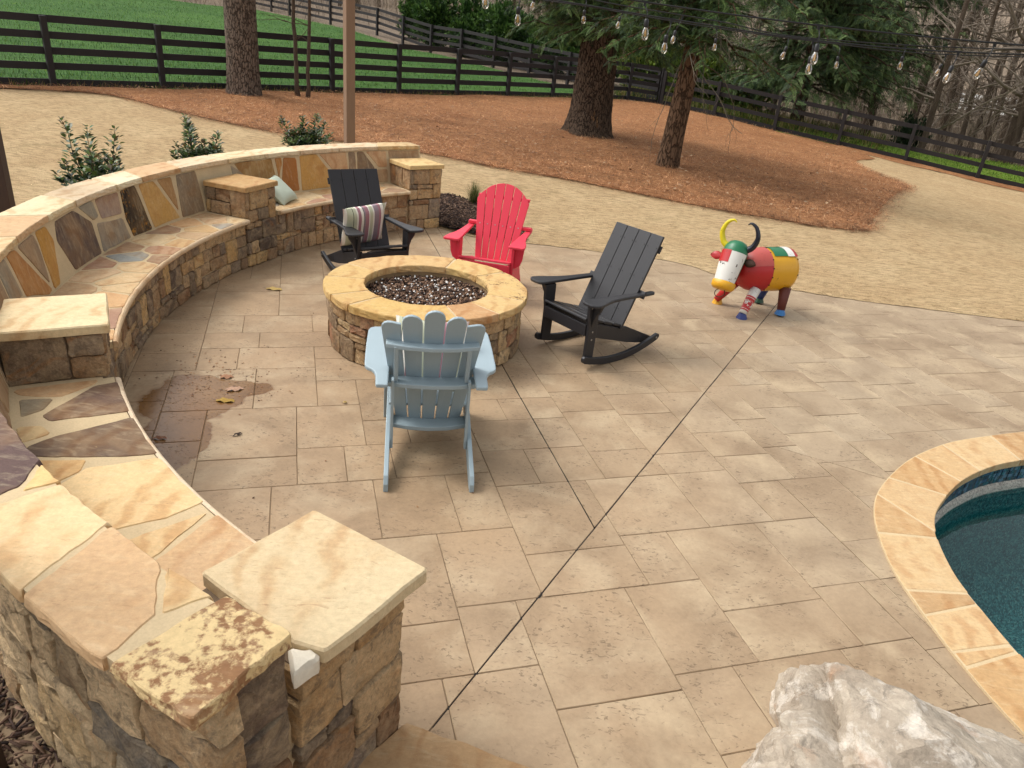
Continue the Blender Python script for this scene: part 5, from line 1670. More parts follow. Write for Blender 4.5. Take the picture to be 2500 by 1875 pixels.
# local frame: +x forward, +y to the bull's left (away from the camera is -y), z up
ZB, RB_ = .428, .212
def body_part(name, prof, mat, z=ZB, a0=0, a1=360, n=32, off=0.0):
    V = []; F = []
    full = (a1 - a0) >= 359
    for s, r in prof:
        for k in range(n + (0 if full else 1)):
            a = rad(a0 + (a1 - a0) * k / n)
            V.append((s, (r + off) * math.cos(a) * .96, z + (r + off) * math.sin(a) * 1.02))
    m_ = n + (0 if full else 1)
    for i in range(len(prof) - 1):
        for k in range(n):
            k2 = (k + 1) % m_
            F.append((i * m_ + k, i * m_ + k2, (i + 1) * m_ + k2, (i + 1) * m_ + k))
    return put(name, fix_normals(mesh(V, F, True)), mat, bull)
body_part("rump", [(-.385, .0), (-.383, .06), (-.375, .12), (-.355, .17), (-.325, .20), (-.28, RB_), (-.02, RB_)], PY)
body_part("chest", [(-.02, RB_ + .003), (.06, RB_ - .004), (.13, .196), (.19, .165), (.24, .12), (.27, .075), (.28, .0)], PR)
body_part("neck_patch", [(-.02, RB_ + .003), (.06, RB_ - .004), (.13, .196), (.19, .165), (.23, .13)], PPK, a0=25, a1=155, n=16, off=.003)
body_part("back_patch", [(-.285, RB_), (-.05, RB_)], PG, a0=52, a1=128, n=10, off=.006)
body_part("back_band", [(-.285, RB_), (-.205, RB_)], PW_, a0=51, a1=129, n=10, off=.009)
body_part("back_stripe", [(-.325, RB_ - .008), (-.285, RB_)], PR, a0=51, a1=129, n=10, off=.009)
for k in range(14):
    a = rad(-60 + k * 300 / 13 - 90 + 30)
    disc("rivet", (-.02, (RB_ + .003) * math.cos(a) * .96, ZB + (RB_ + .003) * math.sin(a) * 1.02), (0, math.cos(a), math.sin(a)), .008, RUST, bull)
for k in range(8):
    a = rad(k * 45)
    disc("rivet", (-.325, .20 * math.cos(a) * .96, ZB + .20 * math.sin(a) * 1.02), (-.5, math.cos(a), math.sin(a)), .008, RUST, bull)
def cone_leg(name, top, foot, r0, r1, mat):
    return put(name, mesh(*tube([top, Vector(top).lerp(Vector(foot), .5), foot], [r0, (r0 + r1) / 2, r1], 14), True), mat, bull)
def hoof(pl, foot, r, mat, mat2=None):
    x, y, z = foot
    V_, F_ = lathe([(r * 1.0, .052), (r * 1.25, .028), (r * 1.55, .0)], 10)
    V_ = [(p[0] + x, p[1] + y, p[2] + (0.0 if mat2 is None else .018)) for p in V_]
    put("hoof", mesh(V_, F_), mat, pl)
    if mat2 is not None:
        put("foot_pad", mesh([(p[0] * .6 + x, p[1] * .6 + y, p[2]) for p in lathe([(r * 1.1, 0), (r * 1.3, .012), (r * 1.0, .026)], 10)[0]], lathe([(1, 0), (1, .5), (1, 1)], 10)[1]), mat2, pl)
Rinv = Matrix.Rotation(-math.atan2(bdir.y, bdir.x), 3, 'Z')
def b_local(x, y, z=0): return Rinv @ Vector((x - BC[0], y - BC[1], z))
FL = b_local(2.03, 7.28); FR = b_local(2.185, 6.874); RR = b_local(2.618, 7.072); RL = b_local(2.493, 7.423)
l1 = cone_leg("leg", (.09, -.14, .30), (FL.x + .03, FL.y + .01, .04), .062, .034, PR); hoof(l1, (FL.x, FL.y, 0), .036, PY)
l2 = cone_leg("leg", (.085, .135, .27), (FR.x, FR.y, .05), .052, .038, PW_); hoof(l2, (FR.x, FR.y, 0), .036, PB)
l3 = cone_leg("leg", (-.27, .13, .28), (RR.x, RR.y, .05), .058, .038, PRU); hoof(l3, (RR.x, RR.y, 0), .036, PLB, PK)
l4 = cone_leg("leg", (-.27, -.13, .28), (RL.x, RL.y, .05), .055, .038, PB); hoof(l4, (RL.x, RL.y, 0), .036, PGR, PK)
print("bull feet", FL, FR, RR, RL)
# red band with white lettering round the near front leg
lt, lf = Vector((.085, .135, .27)), Vector((FR.x, FR.y, .05))
lax = (lf - lt).normalized(); lx = lax.cross(Vector((0, 1, 0))).normalized(); ly = lx.cross(lax).normalized()
camdir = (Rinv @ Vector((0 - BC[0], 0 - BC[1], 0))); camdir.z = 1.2; camdir.normalize()
f0 = (camdir - lax * camdir.dot(lax)).normalized(); f1 = lax.cross(f0).normalized()
def leg_r(t): return .052 + (.038 - .052) * t
def on_leg(t, ang, off):
    return lt.lerp(lf, t) + (f0 * math.cos(ang) + f1 * math.sin(ang)) * (leg_r(t) + off)
def leg_band(t0, t1, mat, off, name, n=20):
    V_ = []; F_ = []
    for i, t in enumerate((t0, (t0 + t1) / 2, t1)):
        for k in range(n): V_.append(on_leg(t, 2 * math.pi * k / n, off))
    for i in range(2):
        for k in range(n): F_.append((i * n + k, i * n + (k + 1) % n, (i + 1) * n + (k + 1) % n, (i + 1) * n + k))
    return put(name, fix_normals(mesh(V_, F_, True)), mat, l2)
leg_band(.34, .90, PR, .0012, "printed_band")
leg_band(.40, .415, PW_, .002, "white_line"); leg_band(.835, .85, PW_, .002, "white_line")
def letter(ch, size, tc_, ac_):
    """a white printed letter laid upside down on the leg"""
    cu_ = bpy.data.curves.new("letter", 'FONT'); cu_.body = ch; cu_.size = size; cu_.align_x = 'CENTER'; cu_.align_y = 'CENTER'; cu_.offset = .0035
    ob_ = bpy.data.objects.new("letter_tmp", cu_); COL.objects.link(ob_)
    dg = bpy.context.evaluated_depsgraph_get()
    me0 = bpy.data.meshes.new_from_object(ob_.evaluated_get(dg))
    bpy.data.objects.remove(ob_)
    L_ = (lf - lt).length
    for v in me0.vertices:
        x, y = v.co.x, v.co.y
        v.co = on_leg(tc_ + y / L_, ac_ + x / .045, .0028)       # y downwards along the leg: upside down
    return put("letter", fix_normals(me0), PW_, l2)
letter("C", .088, .62, -.60); letter("a", .088, .62, .58)
# head
hd = Vector((.80, .60, 0)).normalized()          # the head turns towards the house
hp = Vector((.345, .03, .60))                   # poll
hx = (hd * .42 + Vector((0, 0, -.91))).normalized()      # down the face
hz = (hd * .91 + Vector((0, 0, .42))).normalized()       # out of the face
hy = hz.cross(hx).normalized()
def H(x, y, z): return hp + hx * x + hy * y + hz * z
def head_shell(name, rows, mat, a0=0, a1=360, n=24, off=0):
    V_ = []; F_ = []; full = a1 - a0 >= 359; m_ = n if full else n + 1
    for x, ry, rz, zc in rows:
        for k in range(m_):
            a = rad(a0 + (a1 - a0) * k / n)
            V_.append(H(x, (ry + off) * math.sin(a), zc + (rz + off) * math.cos(a)))
    for i in range(len(rows) - 1):
        for k in range(n):
            k2 = (k + 1) % m_
            F_.append((i * m_ + k, i * m_ + k2, (i + 1) * m_ + k2, (i + 1) * m_ + k))
    return put(name, fix_normals(mesh(V_, F_, True)), mat, bull)
rows = [(-.12, .0, .0, .0), (-.118, .05, .05, .0), (-.10, .085, .082, .0), (-.06, .110, .105, .0), (-.01, .120, .112, .0), (.04, .120, .108, .005)]
head_shell("crown", rows, PG)
face = [(.0, .123, .115, .0), (.10, .118, .106, .008), (.20, .110, .096, .012), (.305, .102, .088, .014)]
head_shell("skull", face, PGR, off=-.003)
head_shell("face_plate", face, PW_, -66, 78, 20, .002)
head_shell("brow_patch", [(-.005, .123, .115, .0), (.06, .120, .110, .004), (.115, .1175, .1055, .008)], PR, -76, -2, 10, .0045)
head_shell("muzzle", [(.290, .110, .096, .014), (.304, .116, .102, .016), (.348, .113, .098, .018), (.368, .092, .078, .018), (.374, .0, .0, .018)], PY)
for sgn in (-1, 1):
    V_, F_ = tube([H(.125 + .018 * math.cos(t_), sgn * .062 + .018 * math.sin(t_), .104 - .02) for t_ in np.linspace(0, 2 * math.pi, 12, endpoint=False)], .0065, 6, closed=True)
    put("eye", mesh(V_, F_, True), RUST, bull)
    # ear: cupped leaf
    e0 = H(.05, sgn * .112, .0); ax = (hy * sgn * .92 + hx * .18 + Vector((0, 0, .05))).normalized(); wd = (hx * .9 - ax * .2).normalized(); nr = ax.cross(wd)
    V_ = []; F_ = []
    for i in range(7):
        t_ = i / 6; w = .042 * math.sin(math.pi * min(1, .12 + t_ * .86)) ** .8
        for j in range(3):
            s_ = j - 1
            V_.append(e0 + ax * (.115 * t_) + wd * (w * s_) + nr * (.012 * abs(s_)))
    for i in range(6):
        for j in range(2):
            a = i * 3 + j; F_.append((a, a + 1, a + 4, a + 3))
    me = mesh(V_, F_, True)
    o = put("ear", me, RUST if sgn > 0 else PR, bull)
    md = o.modifiers.new("thick", 'SOLIDIFY'); md.thickness = .006
# horns
def horn(base, pts, r, mat):
    P_ = catmull([base] + pts, 6)
    n = len(P_)
    put("horn", mesh(*tube([tuple(p) for p in P_], [r * (1 - .85 * (i / (n - 1)) ** 1.4) for i in range(n)], 12), True), mat, bull)
zz = Vector((0, 0, 1))
for sgn, mat in ((1, PK), (-1, PYL)):
    b0 = H(-.05, sgn * .09, -.005)
    pts = [b0 + hy * sgn * .055 + zz * .045, b0 + hy * sgn * .085 + zz * .135, b0 + hy * sgn * .055 + zz * .225, b0 + hy * sgn * .0 + zz * .262, b0 - hy * sgn * .035 + zz * .245]
    horn(b0, pts, .032, mat)
V_, F_ = tube([H(.372 + .045 * math.cos(t_) + .035, .048 * math.sin(t_), .04 + .02 * math.cos(t_)) for t_ in np.linspace(0, 2 * math.pi, 24, endpoint=False)], .0045, 6, closed=True)
put("nose_ring", mesh(V_, F_, True), RUST, bull)
V_, F_ = tube([(-.375, 0, .50), (-.41, .01, .45), (-.42, .02, .36), (-.41, .02, .28)], [.012, .011, .010, .014], 8)
put("tail", mesh(V_, F_, True), RUST, bull)

# ================================================================== posts for the string lights
def mk_wood(name, a, b):
    mt, nt, bs = new_mat(name)
    v = coords(nt, (9, 9, .7))
    c = mixc(nt, ntex(nt, v, 4, 6, .65, .8), a, b)
    lk(nt, c, bs.inputs['Base Color']); bs.inputs['Roughness'].default_value = .8
    bump(nt, bs, ntex(nt, v, 8, 5), .4, .004)
    return mt
POSTM = mk_wood("stained_post", S(136, 108, 84, .66), S(162, 130, 104, .7)); POSTD = mk_wood("dark_post", S(72, 54, 46, .5), S(96, 72, 60, .55))
def light_post(x, y, h, mat, label, rotz, w=.140):
    z0 = tz(x, y) - .05
    t = empty("light_post", (x, y, z0), rotz, label, "post")
    o = put("shaft", mesh(*box(-w / 2, w / 2, -w / 2, w / 2, 0, h)), mat, t); bevel(o, .006)
    o = put("post_cap", mesh(*box(-w / 2 - .012, w / 2 + .012, -w / 2 - .012, w / 2 + .012, h, h + .03)), mat, t); bevel(o, .006)
    disc("eye_screw", (w / 2, 0, h - .15), (1, 0, 0), .012, BOLT, t, .05)
    return z0 + h
light_post(-2.48, 10.02, 3.6, POSTM, "lighter brown square post behind the bench bay with the mint pillow", rad(35), .118)
light_post(-4.2, 5.7, 3.6, POSTD, "dark brown wooden post just outside the middle of the curved wall", rad(20), .14)
light_post(-1.55, 1.46, 3.6, POSTD, "dark brown wooden post standing in the bark mulch against the outer wall face", rad(25), .14)

# ================================================================== string lights
CABLE = simple("black_rubber", S(26, 26, 30, .5), .5); SOCK = simple("socket_black", S(26, 24, 28, .5), .45)
def mk_glass():
    mt, nt, bs = new_mat("bulb_glass"); out = nt.nodes.get("Material Output"); nt.nodes.remove(bs)
    tr = nd(nt, "ShaderNodeBsdfTransparent"); tr.inputs['Color'].default_value = (.96, .94, .90, 1)
    gl = nd(nt, "ShaderNodeBsdfGlossy"); gl.inputs['Roughness'].default_value = .03
    fr = nd(nt, "ShaderNodeLayerWeight"); fr.inputs['Blend'].default_value = .32
    mx = nd(nt, "ShaderNodeMixShader")
    lk(nt, fr.outputs['Facing'], mx.inputs[0]); lk(nt, tr.outputs[0], mx.inputs[1]); lk(nt, gl.outputs[0], mx.inputs[2]); lk(nt, mx.outputs[0], out.inputs['Surface'])
    return mt
GLASS = mk_glass(); FILA = simple("amber_filament", S(236, 176, 66, .85), .5)
sock_me = mesh(*lathe([(.006, .004), (.012, 0), (.0155, -.006), (.0165, -.020), (.0165, -.046), (.0155, -.050)], 14), True); sock_me.materials.append(SOCK)
bulb_me = mesh(*lathe([(.012, -.050), (.0145, -.058), (.0205, -.074), (.0245, -.092), (.0250, -.104), (.0225, -.116), (.0165, -.126), (.009, -.131), (.0, -.132)], 16), True); bulb_me.materials.append(GLASS)
_vv = []
for k in range(4):
    a = math.pi / 2 * k
    _vv.append(tube([(.004 * math.cos(a), .004 * math.sin(a), -.066), (.008 * math.cos(a), .008 * math.sin(a), -.108)], .0014, 5))
fil_me = mesh(*merge(_vv)); fil_me.materials.append(FILA)
stem_me = mesh(*lathe([(.005, -.052), (.0065, -.058), (.003, -.066), (.002, -.112), (.004, -.116)], 8)); stem_me.materials.append(simple("glass_stem", S(226, 222, 212, .8), .3))
conn_me = mesh(*merge([box(-.022, .022, -.007, .007, -.005, .007), box(-.007, .007, -.006, .006, -.022, -.003)])); conn_me.materials.append(CABLE)
lrng = random.Random(4)
CAMP = Vector((0, 0, 2.3))
def unproj(px, py, D):
    d = _r * (px - 1250) - _u * (py - 937.5) + _f * 1780.0
    return CAMP + d * (D / 1780.0)
def light_string(label, wire, bulbs, D0, D1):
    """wire: picture measurements turned into points in the air; the depth runs from D0 to D1 along the cable"""
    def dep(x): return D0 + (D1 - D0) * (x - 1000) / 1500.0
    W = [unproj(x, y, dep(x)) for x, y in wire]
    t = empty("light_string", W[len(W) // 2], 0, label, "string lights", "strings of filament bulbs over the patio")
    P_ = [Vector(p) for p in catmull([tuple(w) for w in W], 8)]
    put("cable", mesh(*tube(P_, .0052, 6), True), CABLE, t, True)
    for (bx, by) in bulbs:
        B_ = unproj(bx, by, dep(bx))                       # top of the socket
        near_ = min(P_, key=lambda p: (p.x - B_.x - (.02)) ** 2 + (p.y - B_.y) ** 2)
        C_ = near_
        ln = (C_ - B_).length
        i = P_.index(near_); tg = P_[min(i + 1, len(P_) - 1)] - P_[max(i - 1, 0)]
        inv = Matrix.Translation(-Vector(t.location))
        o = put("connector", conn_me, None, t); o.matrix_parent_inverse = inv
        o.location = C_; o.rotation_euler = (0, -math.atan2(tg.z, math.hypot(tg.x, tg.y)), math.atan2(tg.y, tg.x))
        put("drop_cord", mesh(*tube([C_ - Vector((0, 0, .012)), C_.lerp(B_, .5) + Vector((.008, .004, 0)), B_], .0035, 5), True), CABLE, t, True)
        tl = (lrng.uniform(-.22, .22), lrng.uniform(-.1, .25), 0)
        for nm, me_ in (("socket", sock_me), ("bulb", bulb_me)):
            o = put(nm, me_, None, t); o.matrix_parent_inverse = inv; o.location = B_; o.rotation_euler = tl; o.scale = (.84, .84, .84)
            if nm == "bulb":
                put("filament", fil_me, None, o); put("glass_stem", stem_me, None, o)
light_string("string of large clear filament bulbs on the thickest black cable", [(700, -150), (1182, -62), (1575, 5), (2000, 62), (2430, 105), (2800, 130)], [(1186, -30), (1579, 47), (1996, 108), (2407, 147)], 4.2, 4.3)
light_string("string of clear filament bulbs on the second thickest cable, just under the thickest", [(700, -80), (1266, -12), (1640, 47), (1986, 98), (2340, 127), (2800, 140)], [(1266, 17), (1627, 86), (1979, 138), (2325, 161)], 4.75, 4.85)
light_string("string of small clear filament bulbs with evenly long drop cords on a thin cable", [(700, -95), (1305, -25), (1512, 12), (1755, 52), (1925, 87), (2212, 110), (2500, 121), (2800, 128)], [(1306, -8), (1427, 25), (1649, 75), (1921, 114), (2204, 138)], 6.7, 6.4)
light_string("string of the smallest clear filament bulbs on the lowest thin cable", [(700, -85), (1380, 8), (1520, 31), (1750, 69), (2052, 109), (2310, 133), (2800, 145)], [(1514, 41), (1748, 94), (2046, 138), (2300, 157)], 7.4, 7.0)
light_string("light string with a single clear bulb, hung apart from the other strings", [(1500, -260), (2000, -170), (2370, -120), (2800, -80)], [(2370, -92)], 2.55, 2.45)
# ================================================================== fences
FENCEM = mk_wood("black_fence", S(40, 36, 38, .5), S(52, 46, 46, .55))
WIRE = simple("fence_wire", S(34, 32, 32, .5), .6)
def fence(pts, h, rails, label, post_w=.115, rail_h=.14, wire=.05, far=False):
    """pts: post feet (x, y, z); rails: heights of the rail centres"""
    t = empty("rail_fence", pts[0], 0, label, "fence")
    fr = random.Random(int(abs(pts[0][0]) * 100))
    V_, F_ = box(-post_w / 2, post_w / 2, -post_w / 2, post_w / 2, -.08, h)
    pm_ = mesh(V_, F_); pm_.materials.append(FENCEM)
    inv = Matrix.Translation(-Vector(pts[0]))
    for i, p in enumerate(pts):
        j = min(i, len(pts) - 2)
        an = math.atan2(pts[j + 1][1] - pts[j][1], pts[j + 1][0] - pts[j][0])
        o = put("post", pm_, None, t); o.matrix_parent_inverse = inv
        o.location = p; o.rotation_euler = (fr.uniform(-.012, .012), fr.uniform(-.012, .012), an)
        if not far: bevel(o, .006, 1)
    for i in range(len(pts) - 1):
        a = Vector(pts[i]); b = Vector(pts[i + 1])
        d = (b - a); an = math.atan2(d.y, d.x); L = math.hypot(d.x, d.y)
        off = Vector((-math.sin(an), math.cos(an), 0)) * (post_w / 2 + .012)
        if off.y < 0: off = -off
        for z in rails:
            dz = fr.uniform(-.008, .008)
            V_, F_ = box(0, L, -.016, .016, -rail_h / 2, rail_h / 2)
            V_ = [(x, y, zz_ + (b.z - a.z) * x / L) for x, y, zz_ in V_]
            o = put("rail", mesh(V_, F_), FENCEM, t); o.matrix_parent_inverse = inv
            o.location = a + off + Vector((0, 0, z + dz)); o.rotation_euler = (0, 0, an)
    if wire:
        V_ = []; F_ = []
        w = .0012
        for i in range(len(pts) - 1):
            a = Vector(pts[i]); b = Vector(pts[i + 1]); d = b - a; L = math.hypot(d.x, d.y); u = Vector((d.x / L, d.y / L, 0))
            off = Vector((-u.y, u.x, 0)) * (post_w / 2 + .034)
            if off.y < 0: off = -off
            n = int(L / wire)
            for k in range(n):
                q = a + d * (k / n) + off
                m0 = len(V_); V_ += [q - u * w + Vector((0, 0, .03)), q + u * w + Vector((0, 0, .03)), q + u * w + Vector((0, 0, rails[0])), q - u * w + Vector((0, 0, rails[0]))]; F_.append((m0, m0 + 1, m0 + 2, m0 + 3))
            for k in range(int(rails[0] / (wire * 2))):
                z = .05 + k * wire * 2
                m0 = len(V_); V_ += [a + off + Vector((0, 0, z - w)), b + off + Vector((0, 0, z - w)), b + off + Vector((0, 0, z + w)), a + off + Vector((0, 0, z + w))]; F_.append((m0, m0 + 1, m0 + 2, m0 + 3))
        put("wire_mesh", mesh(V_, F_), WIRE, t, True)
    return t
def foot(p): return (float(p[0]), float(p[1]), tz(p[0], p[1]))
fence([foot(lfp(.17 + 2.245 * k)) for k in range(-4, 10)] + [foot(CORNER)], 1.36, [1.30, 1.00, .705, .41, .105], "black five rail board fence in front of the green lawn")
fence([foot(CORNER + np.array([.05, -.22]))] + [foot(rfp(-.08 + 2.3 * k)) for k in range(0, 9)], 1.26, [1.17, .825, .47, .125], "black four rail board fence running downhill in front of the woods", wire=0)
fence([foot(ffp(-17.5 + 2.46 * k)) for k in range(0, 14)] + [foot(CORNER + np.array([-.12, .16]))], 1.32, [1.22, .90, .56, .22], "black rail fence on the far side of the green lawn, with young pines behind", far=True, wire=.045)

# ================================================================== trees: trunks
def mk_bark(name, a, b, plates=True, sc=1.0):
    mt, nt, bs = new_mat(name)
    v = coords(nt, (3.2 * sc, 3.2 * sc, 1.0 * sc), rnd=False)
    vo = nd(nt, "ShaderNodeTexVoronoi"); vo.feature = 'DISTANCE_TO_EDGE'; vo.inputs['Scale'].default_value = 3.6
    wv = nd(nt, "ShaderNodeVectorMath", operation='ADD'); nz = nd(nt, "ShaderNodeTexNoise"); nz.inputs['Scale'].default_value = 4.0; nz.inputs['Detail'].default_value = 4
    lk(nt, v, nz.inputs['Vector']); sc_ = nd(nt, "ShaderNodeVectorMath", operation='SCALE'); sc_.inputs['Scale'].default_value = .45
    lk(nt, nz.outputs['Color'], sc_.inputs[0]); lk(nt, v, wv.inputs[0]); lk(nt, sc_.outputs[0], wv.inputs[1]); lk(nt, wv.outputs[0], vo.inputs['Vector'])
    cr = ramp(nt, vo.outputs['Distance'], [(0.0, 0.0), (0.11, 1.0)])
    n = ntex(nt, v, 6, 6, .7)
    c = mixc(nt, n, a, b)
    if plates: c = mixc(nt, cr, tuple(x * .5 for x in a), c)
    c = mixc(nt, 1.0, c, ramp(nt, ntex(nt, v, 22, 5, .75), [(.2, .7), (.8, 1.2)]), 'MULTIPLY')
    lk(nt, c, bs.inputs['Base Color']); bs.inputs['Roughness'].default_value = .95; bs.inputs['Specular IOR Level'].default_value = .1
    h = mathn(nt, 'ADD', mathn(nt, 'MULTIPLY', cr, 1.0 if plates else .4), mathn(nt, 'MULTIPLY', n, .6))
    bump(nt, bs, h, 1.0, .035)
    return mt
PINEB = mk_bark("pine_bark", S(140, 122, 108, .56), S(168, 150, 134, .64), True, 1.7)
REDB = mk_bark("furrowed_bark", S(98, 82, 70, .54), S(130, 108, 90, .6), True, 1.5)
LEANB = mk_bark("reddish_bark", S(122, 96, 76, .56), S(150, 120, 96, .62), True, 1.2)
GREYB = mk_bark("grey_bark", S(116, 100, 88, .5), S(142, 124, 108, .55), False)
def trunk_mesh(height, prof, lean=(0, 0), nseg=40, nrow=60, ridge=.03, rfr=9.0, lobes=0.0, seed=0, vs=.9):
    """prof: (height, radius) pairs; ridged and lobed trunk"""
    hs = [p[0] for p in prof]; rs = [p[1] for p in prof]
    V_ = []; F_ = []
    zs_ = [height * (i / nrow) ** 1.35 for i in range(nrow + 1)]
    for z in zs_:
        r = float(np.interp(z, hs, rs))
        fl = math.exp(-z / .35)
        for k in range(nseg):
            a = 2 * math.pi * k / nseg
            q = Vector((math.cos(a) * rfr * .35, math.sin(a) * rfr * .35, z * vs + seed))
            d = ridge * noise.noise(q * 2.2) + ridge * .6 * noise.noise(q * 5.5)
            d += lobes * fl * (noise.noise(Vector((math.cos(a) * 1.6, math.sin(a) * 1.6, seed * 3.1))) + .25)
            rr = r * (1 + d * (1.0)) if False else r + d * r * 2.0
            t = z / height
            V_.append((rr * math.cos(a) + lean[0] * t * height, rr * math.sin(a) + lean[1] * t * height, z - .1))
    for i in range(nrow):
        for k in range(nseg):
            k2 = (k + 1) % nseg
            F_.append((i * nseg + k, i * nseg + k2, (i + 1) * nseg + k2, (i + 1) * nseg + k))
    F_.append(tuple(range(nrow * nseg, (nrow + 1) * nseg)))
    return mesh(V_, F_, True)

# ------------------------------------------------------------------ drooping evergreen crowns
def spray_template():
    """a flat feathery twig: axis along x, 17 narrow leaflets"""
    V_ = []; F_ = []
    def leaf(p, d, L, w):
        d = np.array(d) / np.linalg.norm(d); s = np.array([-d[1], d[0], 0])
        m0 = len(V_); p = np.array(p)
        V_.extend([p, p + d * L * .45 + s * w / 2, p + d * L * .45 - s * w / 2, p + d * L + np.array([0, 0, -.12 * L])])
        F_.extend([(m0, m0 + 2, m0 + 1), (m0 + 1, m0 + 2, m0 + 3)])
    for i in range(8):
        x = .03 + i * .036; L = .115 * (1 - i / 11.0)
        for s in (-1, 1): leaf((x, 0, -.25 * x * x), (.75, s * .75, -.1), L, .015)
    leaf((.28, 0, -.02), (1, 0, -.3), .08, .02)
    return np.array(V_), np.array(F_)
SPV, SPF = spray_template()
def place_sprays(pos, ax, nrm, sc, pal, g, shade=None):
    n = len(pos)
    ax = ax / np.linalg.norm(ax, axis=1, keepdims=True)
    y = np.cross(nrm, ax); y /= np.linalg.norm(y, axis=1, keepdims=True) + 1e-9
    z = np.cross(ax, y)
    V_ = pos[:, None] + sc[:, None, None] * (SPV[None, :, 0:1] * ax[:, None] + SPV[None, :, 1:2] * y[:, None] + SPV[None, :, 2:3] * z[:, None])
    F_ = (np.arange(n)[:, None, None] * len(SPV) + SPF[None]).reshape(-1, 3)
    pal = np.array(pal)
    c = pal[g.integers(0, len(pal), n)] * g.uniform(.7, 1.25, n)[:, None]
    c = np.repeat(c, len(SPV), 0) * g.uniform(.85, 1.15, n * len(SPV))[:, None]
    return V_.reshape(-1, 3), F_, c
def evergreen(seed, z0, z1, rad_fn, n_br, sp_len, pal, droop=.5, scale=1.0, dens=1.0, sector=None, lean=(0, 0), bare=8):
    """branches from z0 to z1; returns foliage arrays and limb parts"""
    g = np.random.default_rng(seed)
    POS = []; AX = []; NR = []; SC = []; limbs = []
    for b in range(n_br):
        z = z0 + (z1 - z0) * (b + g.random()) / n_br
        az = g.uniform(0, 2 * np.pi) if sector is None else g.uniform(*sector)
        R = rad_fn(z) * g.uniform(.55, 1.08)
        el = g.uniform(.02, .35)
        n = max(4, int(R / .28))
        d0 = np.array([math.cos(az), math.sin(az), 0.0])
        base = np.array([lean[0] * z, lean[1] * z, z])
        path = [base]
        for k in range(1, n + 1):
            t = k / n
            path.append(base + d0 * R * t + np.array([0, 0, R * (math.tan(el) * t - droop * t * t)]) + g.normal(0, .03, 3))
        path = np.array(path)
        limbs.append((path, .012 + R * .012))
        ns = int(dens * R / .085)
        for k in range(ns):
            t = .12 + .88 * (k + g.random()) / ns
            i = min(int(t * n), n - 1); p = path[i] + (path[i + 1] - path[i]) * (t * n - i)
            dr = path[i + 1] - path[i]; dr /= np.linalg.norm(dr)
            sd = np.cross(dr, [0, 0, 1.0]); sd /= np.linalg.norm(sd) + 1e-9
            for s in (-1, 1):
                L = R * .30 * (1.15 - t) + .10
                m_ = max(1, int(L / .17))
                a = dr * g.uniform(.35, .9) + sd * s * g.uniform(.6, 1.1) + np.array([0, 0, g.uniform(-.55, .12)])
                a /= np.linalg.norm(a)
                for q in range(m_):
                    POS.append(p + a * (q * .17) + np.array([0, 0, -.10 * (q * .17) ** 2 * 4]) + g.normal(0, .015, 3))
                    AX.append(a + g.normal(0, .28, 3) + np.array([0, 0, -.12 * q])); NR.append(np.array([0, 0, 1.0]) + g.normal(0, .55, 3)); SC.append(scale * g.uniform(.7, 1.25))
    return place_sprays(np.array(POS), np.array(AX), np.array(NR), np.array(SC), pal, g), limbs
def limb_mesh(limbs, n=5):
    parts = []
    for path, r in limbs:
        k = len(path)
        parts.append(tube([tuple(p) for p in path], [max(.004, r * (1 - .85 * i / (k - 1))) for i in range(k)], n, caps=False))
    return merge(parts)
HEM = [S(72, 98, 54, .74), S(58, 84, 48, .68), S(92, 122, 66, .8), S(50, 72, 44, .6), S(116, 142, 82, .82)]
HEM2 = [S(80, 104, 62, .74), S(64, 88, 54, .68), S(100, 126, 74, .8), S(54, 76, 50, .6), S(120, 142, 88, .8)]
def evergreen_tree(name, loc, trunk_me, bark, crowns, label, cat="tree", group=None, twigs=0):
    t = empty(name, loc, 0, label, cat, group)
    put("trunk", trunk_me, bark, t)
    Vs = []; Fs = []; Cs = []; L = []; o_ = 0
    for (V_, F_, c_), limbs in crowns:
        Vs.append(V_); Fs.append(F_ + o_); Cs.append(c_); o_ += len(V_); L += limbs
    put("crown", soup(np.concatenate(Vs), np.concatenate(Fs), np.concatenate(Cs)), CONIFER, t)
    v_, f_ = limb_mesh(L)
    put("limbs", mesh(v_, f_, True), bark, t)
    if twigs:
        g = random.Random(twigs); P_ = []
        for k in range(twigs):
            az = g.uniform(-2.6, .4); z = g.uniform(2.0, 3.6); R = g.uniform(1.2, 2.2)
            p = [Vector((math.cos(az) * .2, math.sin(az) * .2, z))]
            dv = Vector((math.cos(az), math.sin(az), -.12)).normalized()
            for i in range(9):
                dv = (dv + Vector((g.uniform(-.3, .3), g.uniform(-.3, .3), g.uniform(-.35, .2)))).normalized()
                p.append(p[-1] + dv * R / 9)
                if i > 2 and g.random() < .6:
                    q = [p[-1]]; d2 = (dv + Vector((g.uniform(-.8, .8), g.uniform(-.8, .8), g.uniform(-.7, .4)))).normalized()
                    for j in range(4): q.append(q[-1] + d2 * .11); d2 = (d2 + Vector((g.uniform(-.4, .4), g.uniform(-.4, .4), g.uniform(-.5, .1)))).normalized()
                    P_.append(tube(q, [.005, .004, .003, .0025, .002], 4, caps=False))
            P_.append(tube(p, [.013 - .001 * i for i in range(len(p))], 5, caps=False))
        v_, f_ = merge(P_)
        put("dead_twigs", mesh(v_, f_, True), simple("pale_twig", S(128, 116, 98, .55), .9), t)
    return t
zt = tz(1.26, 19.5)
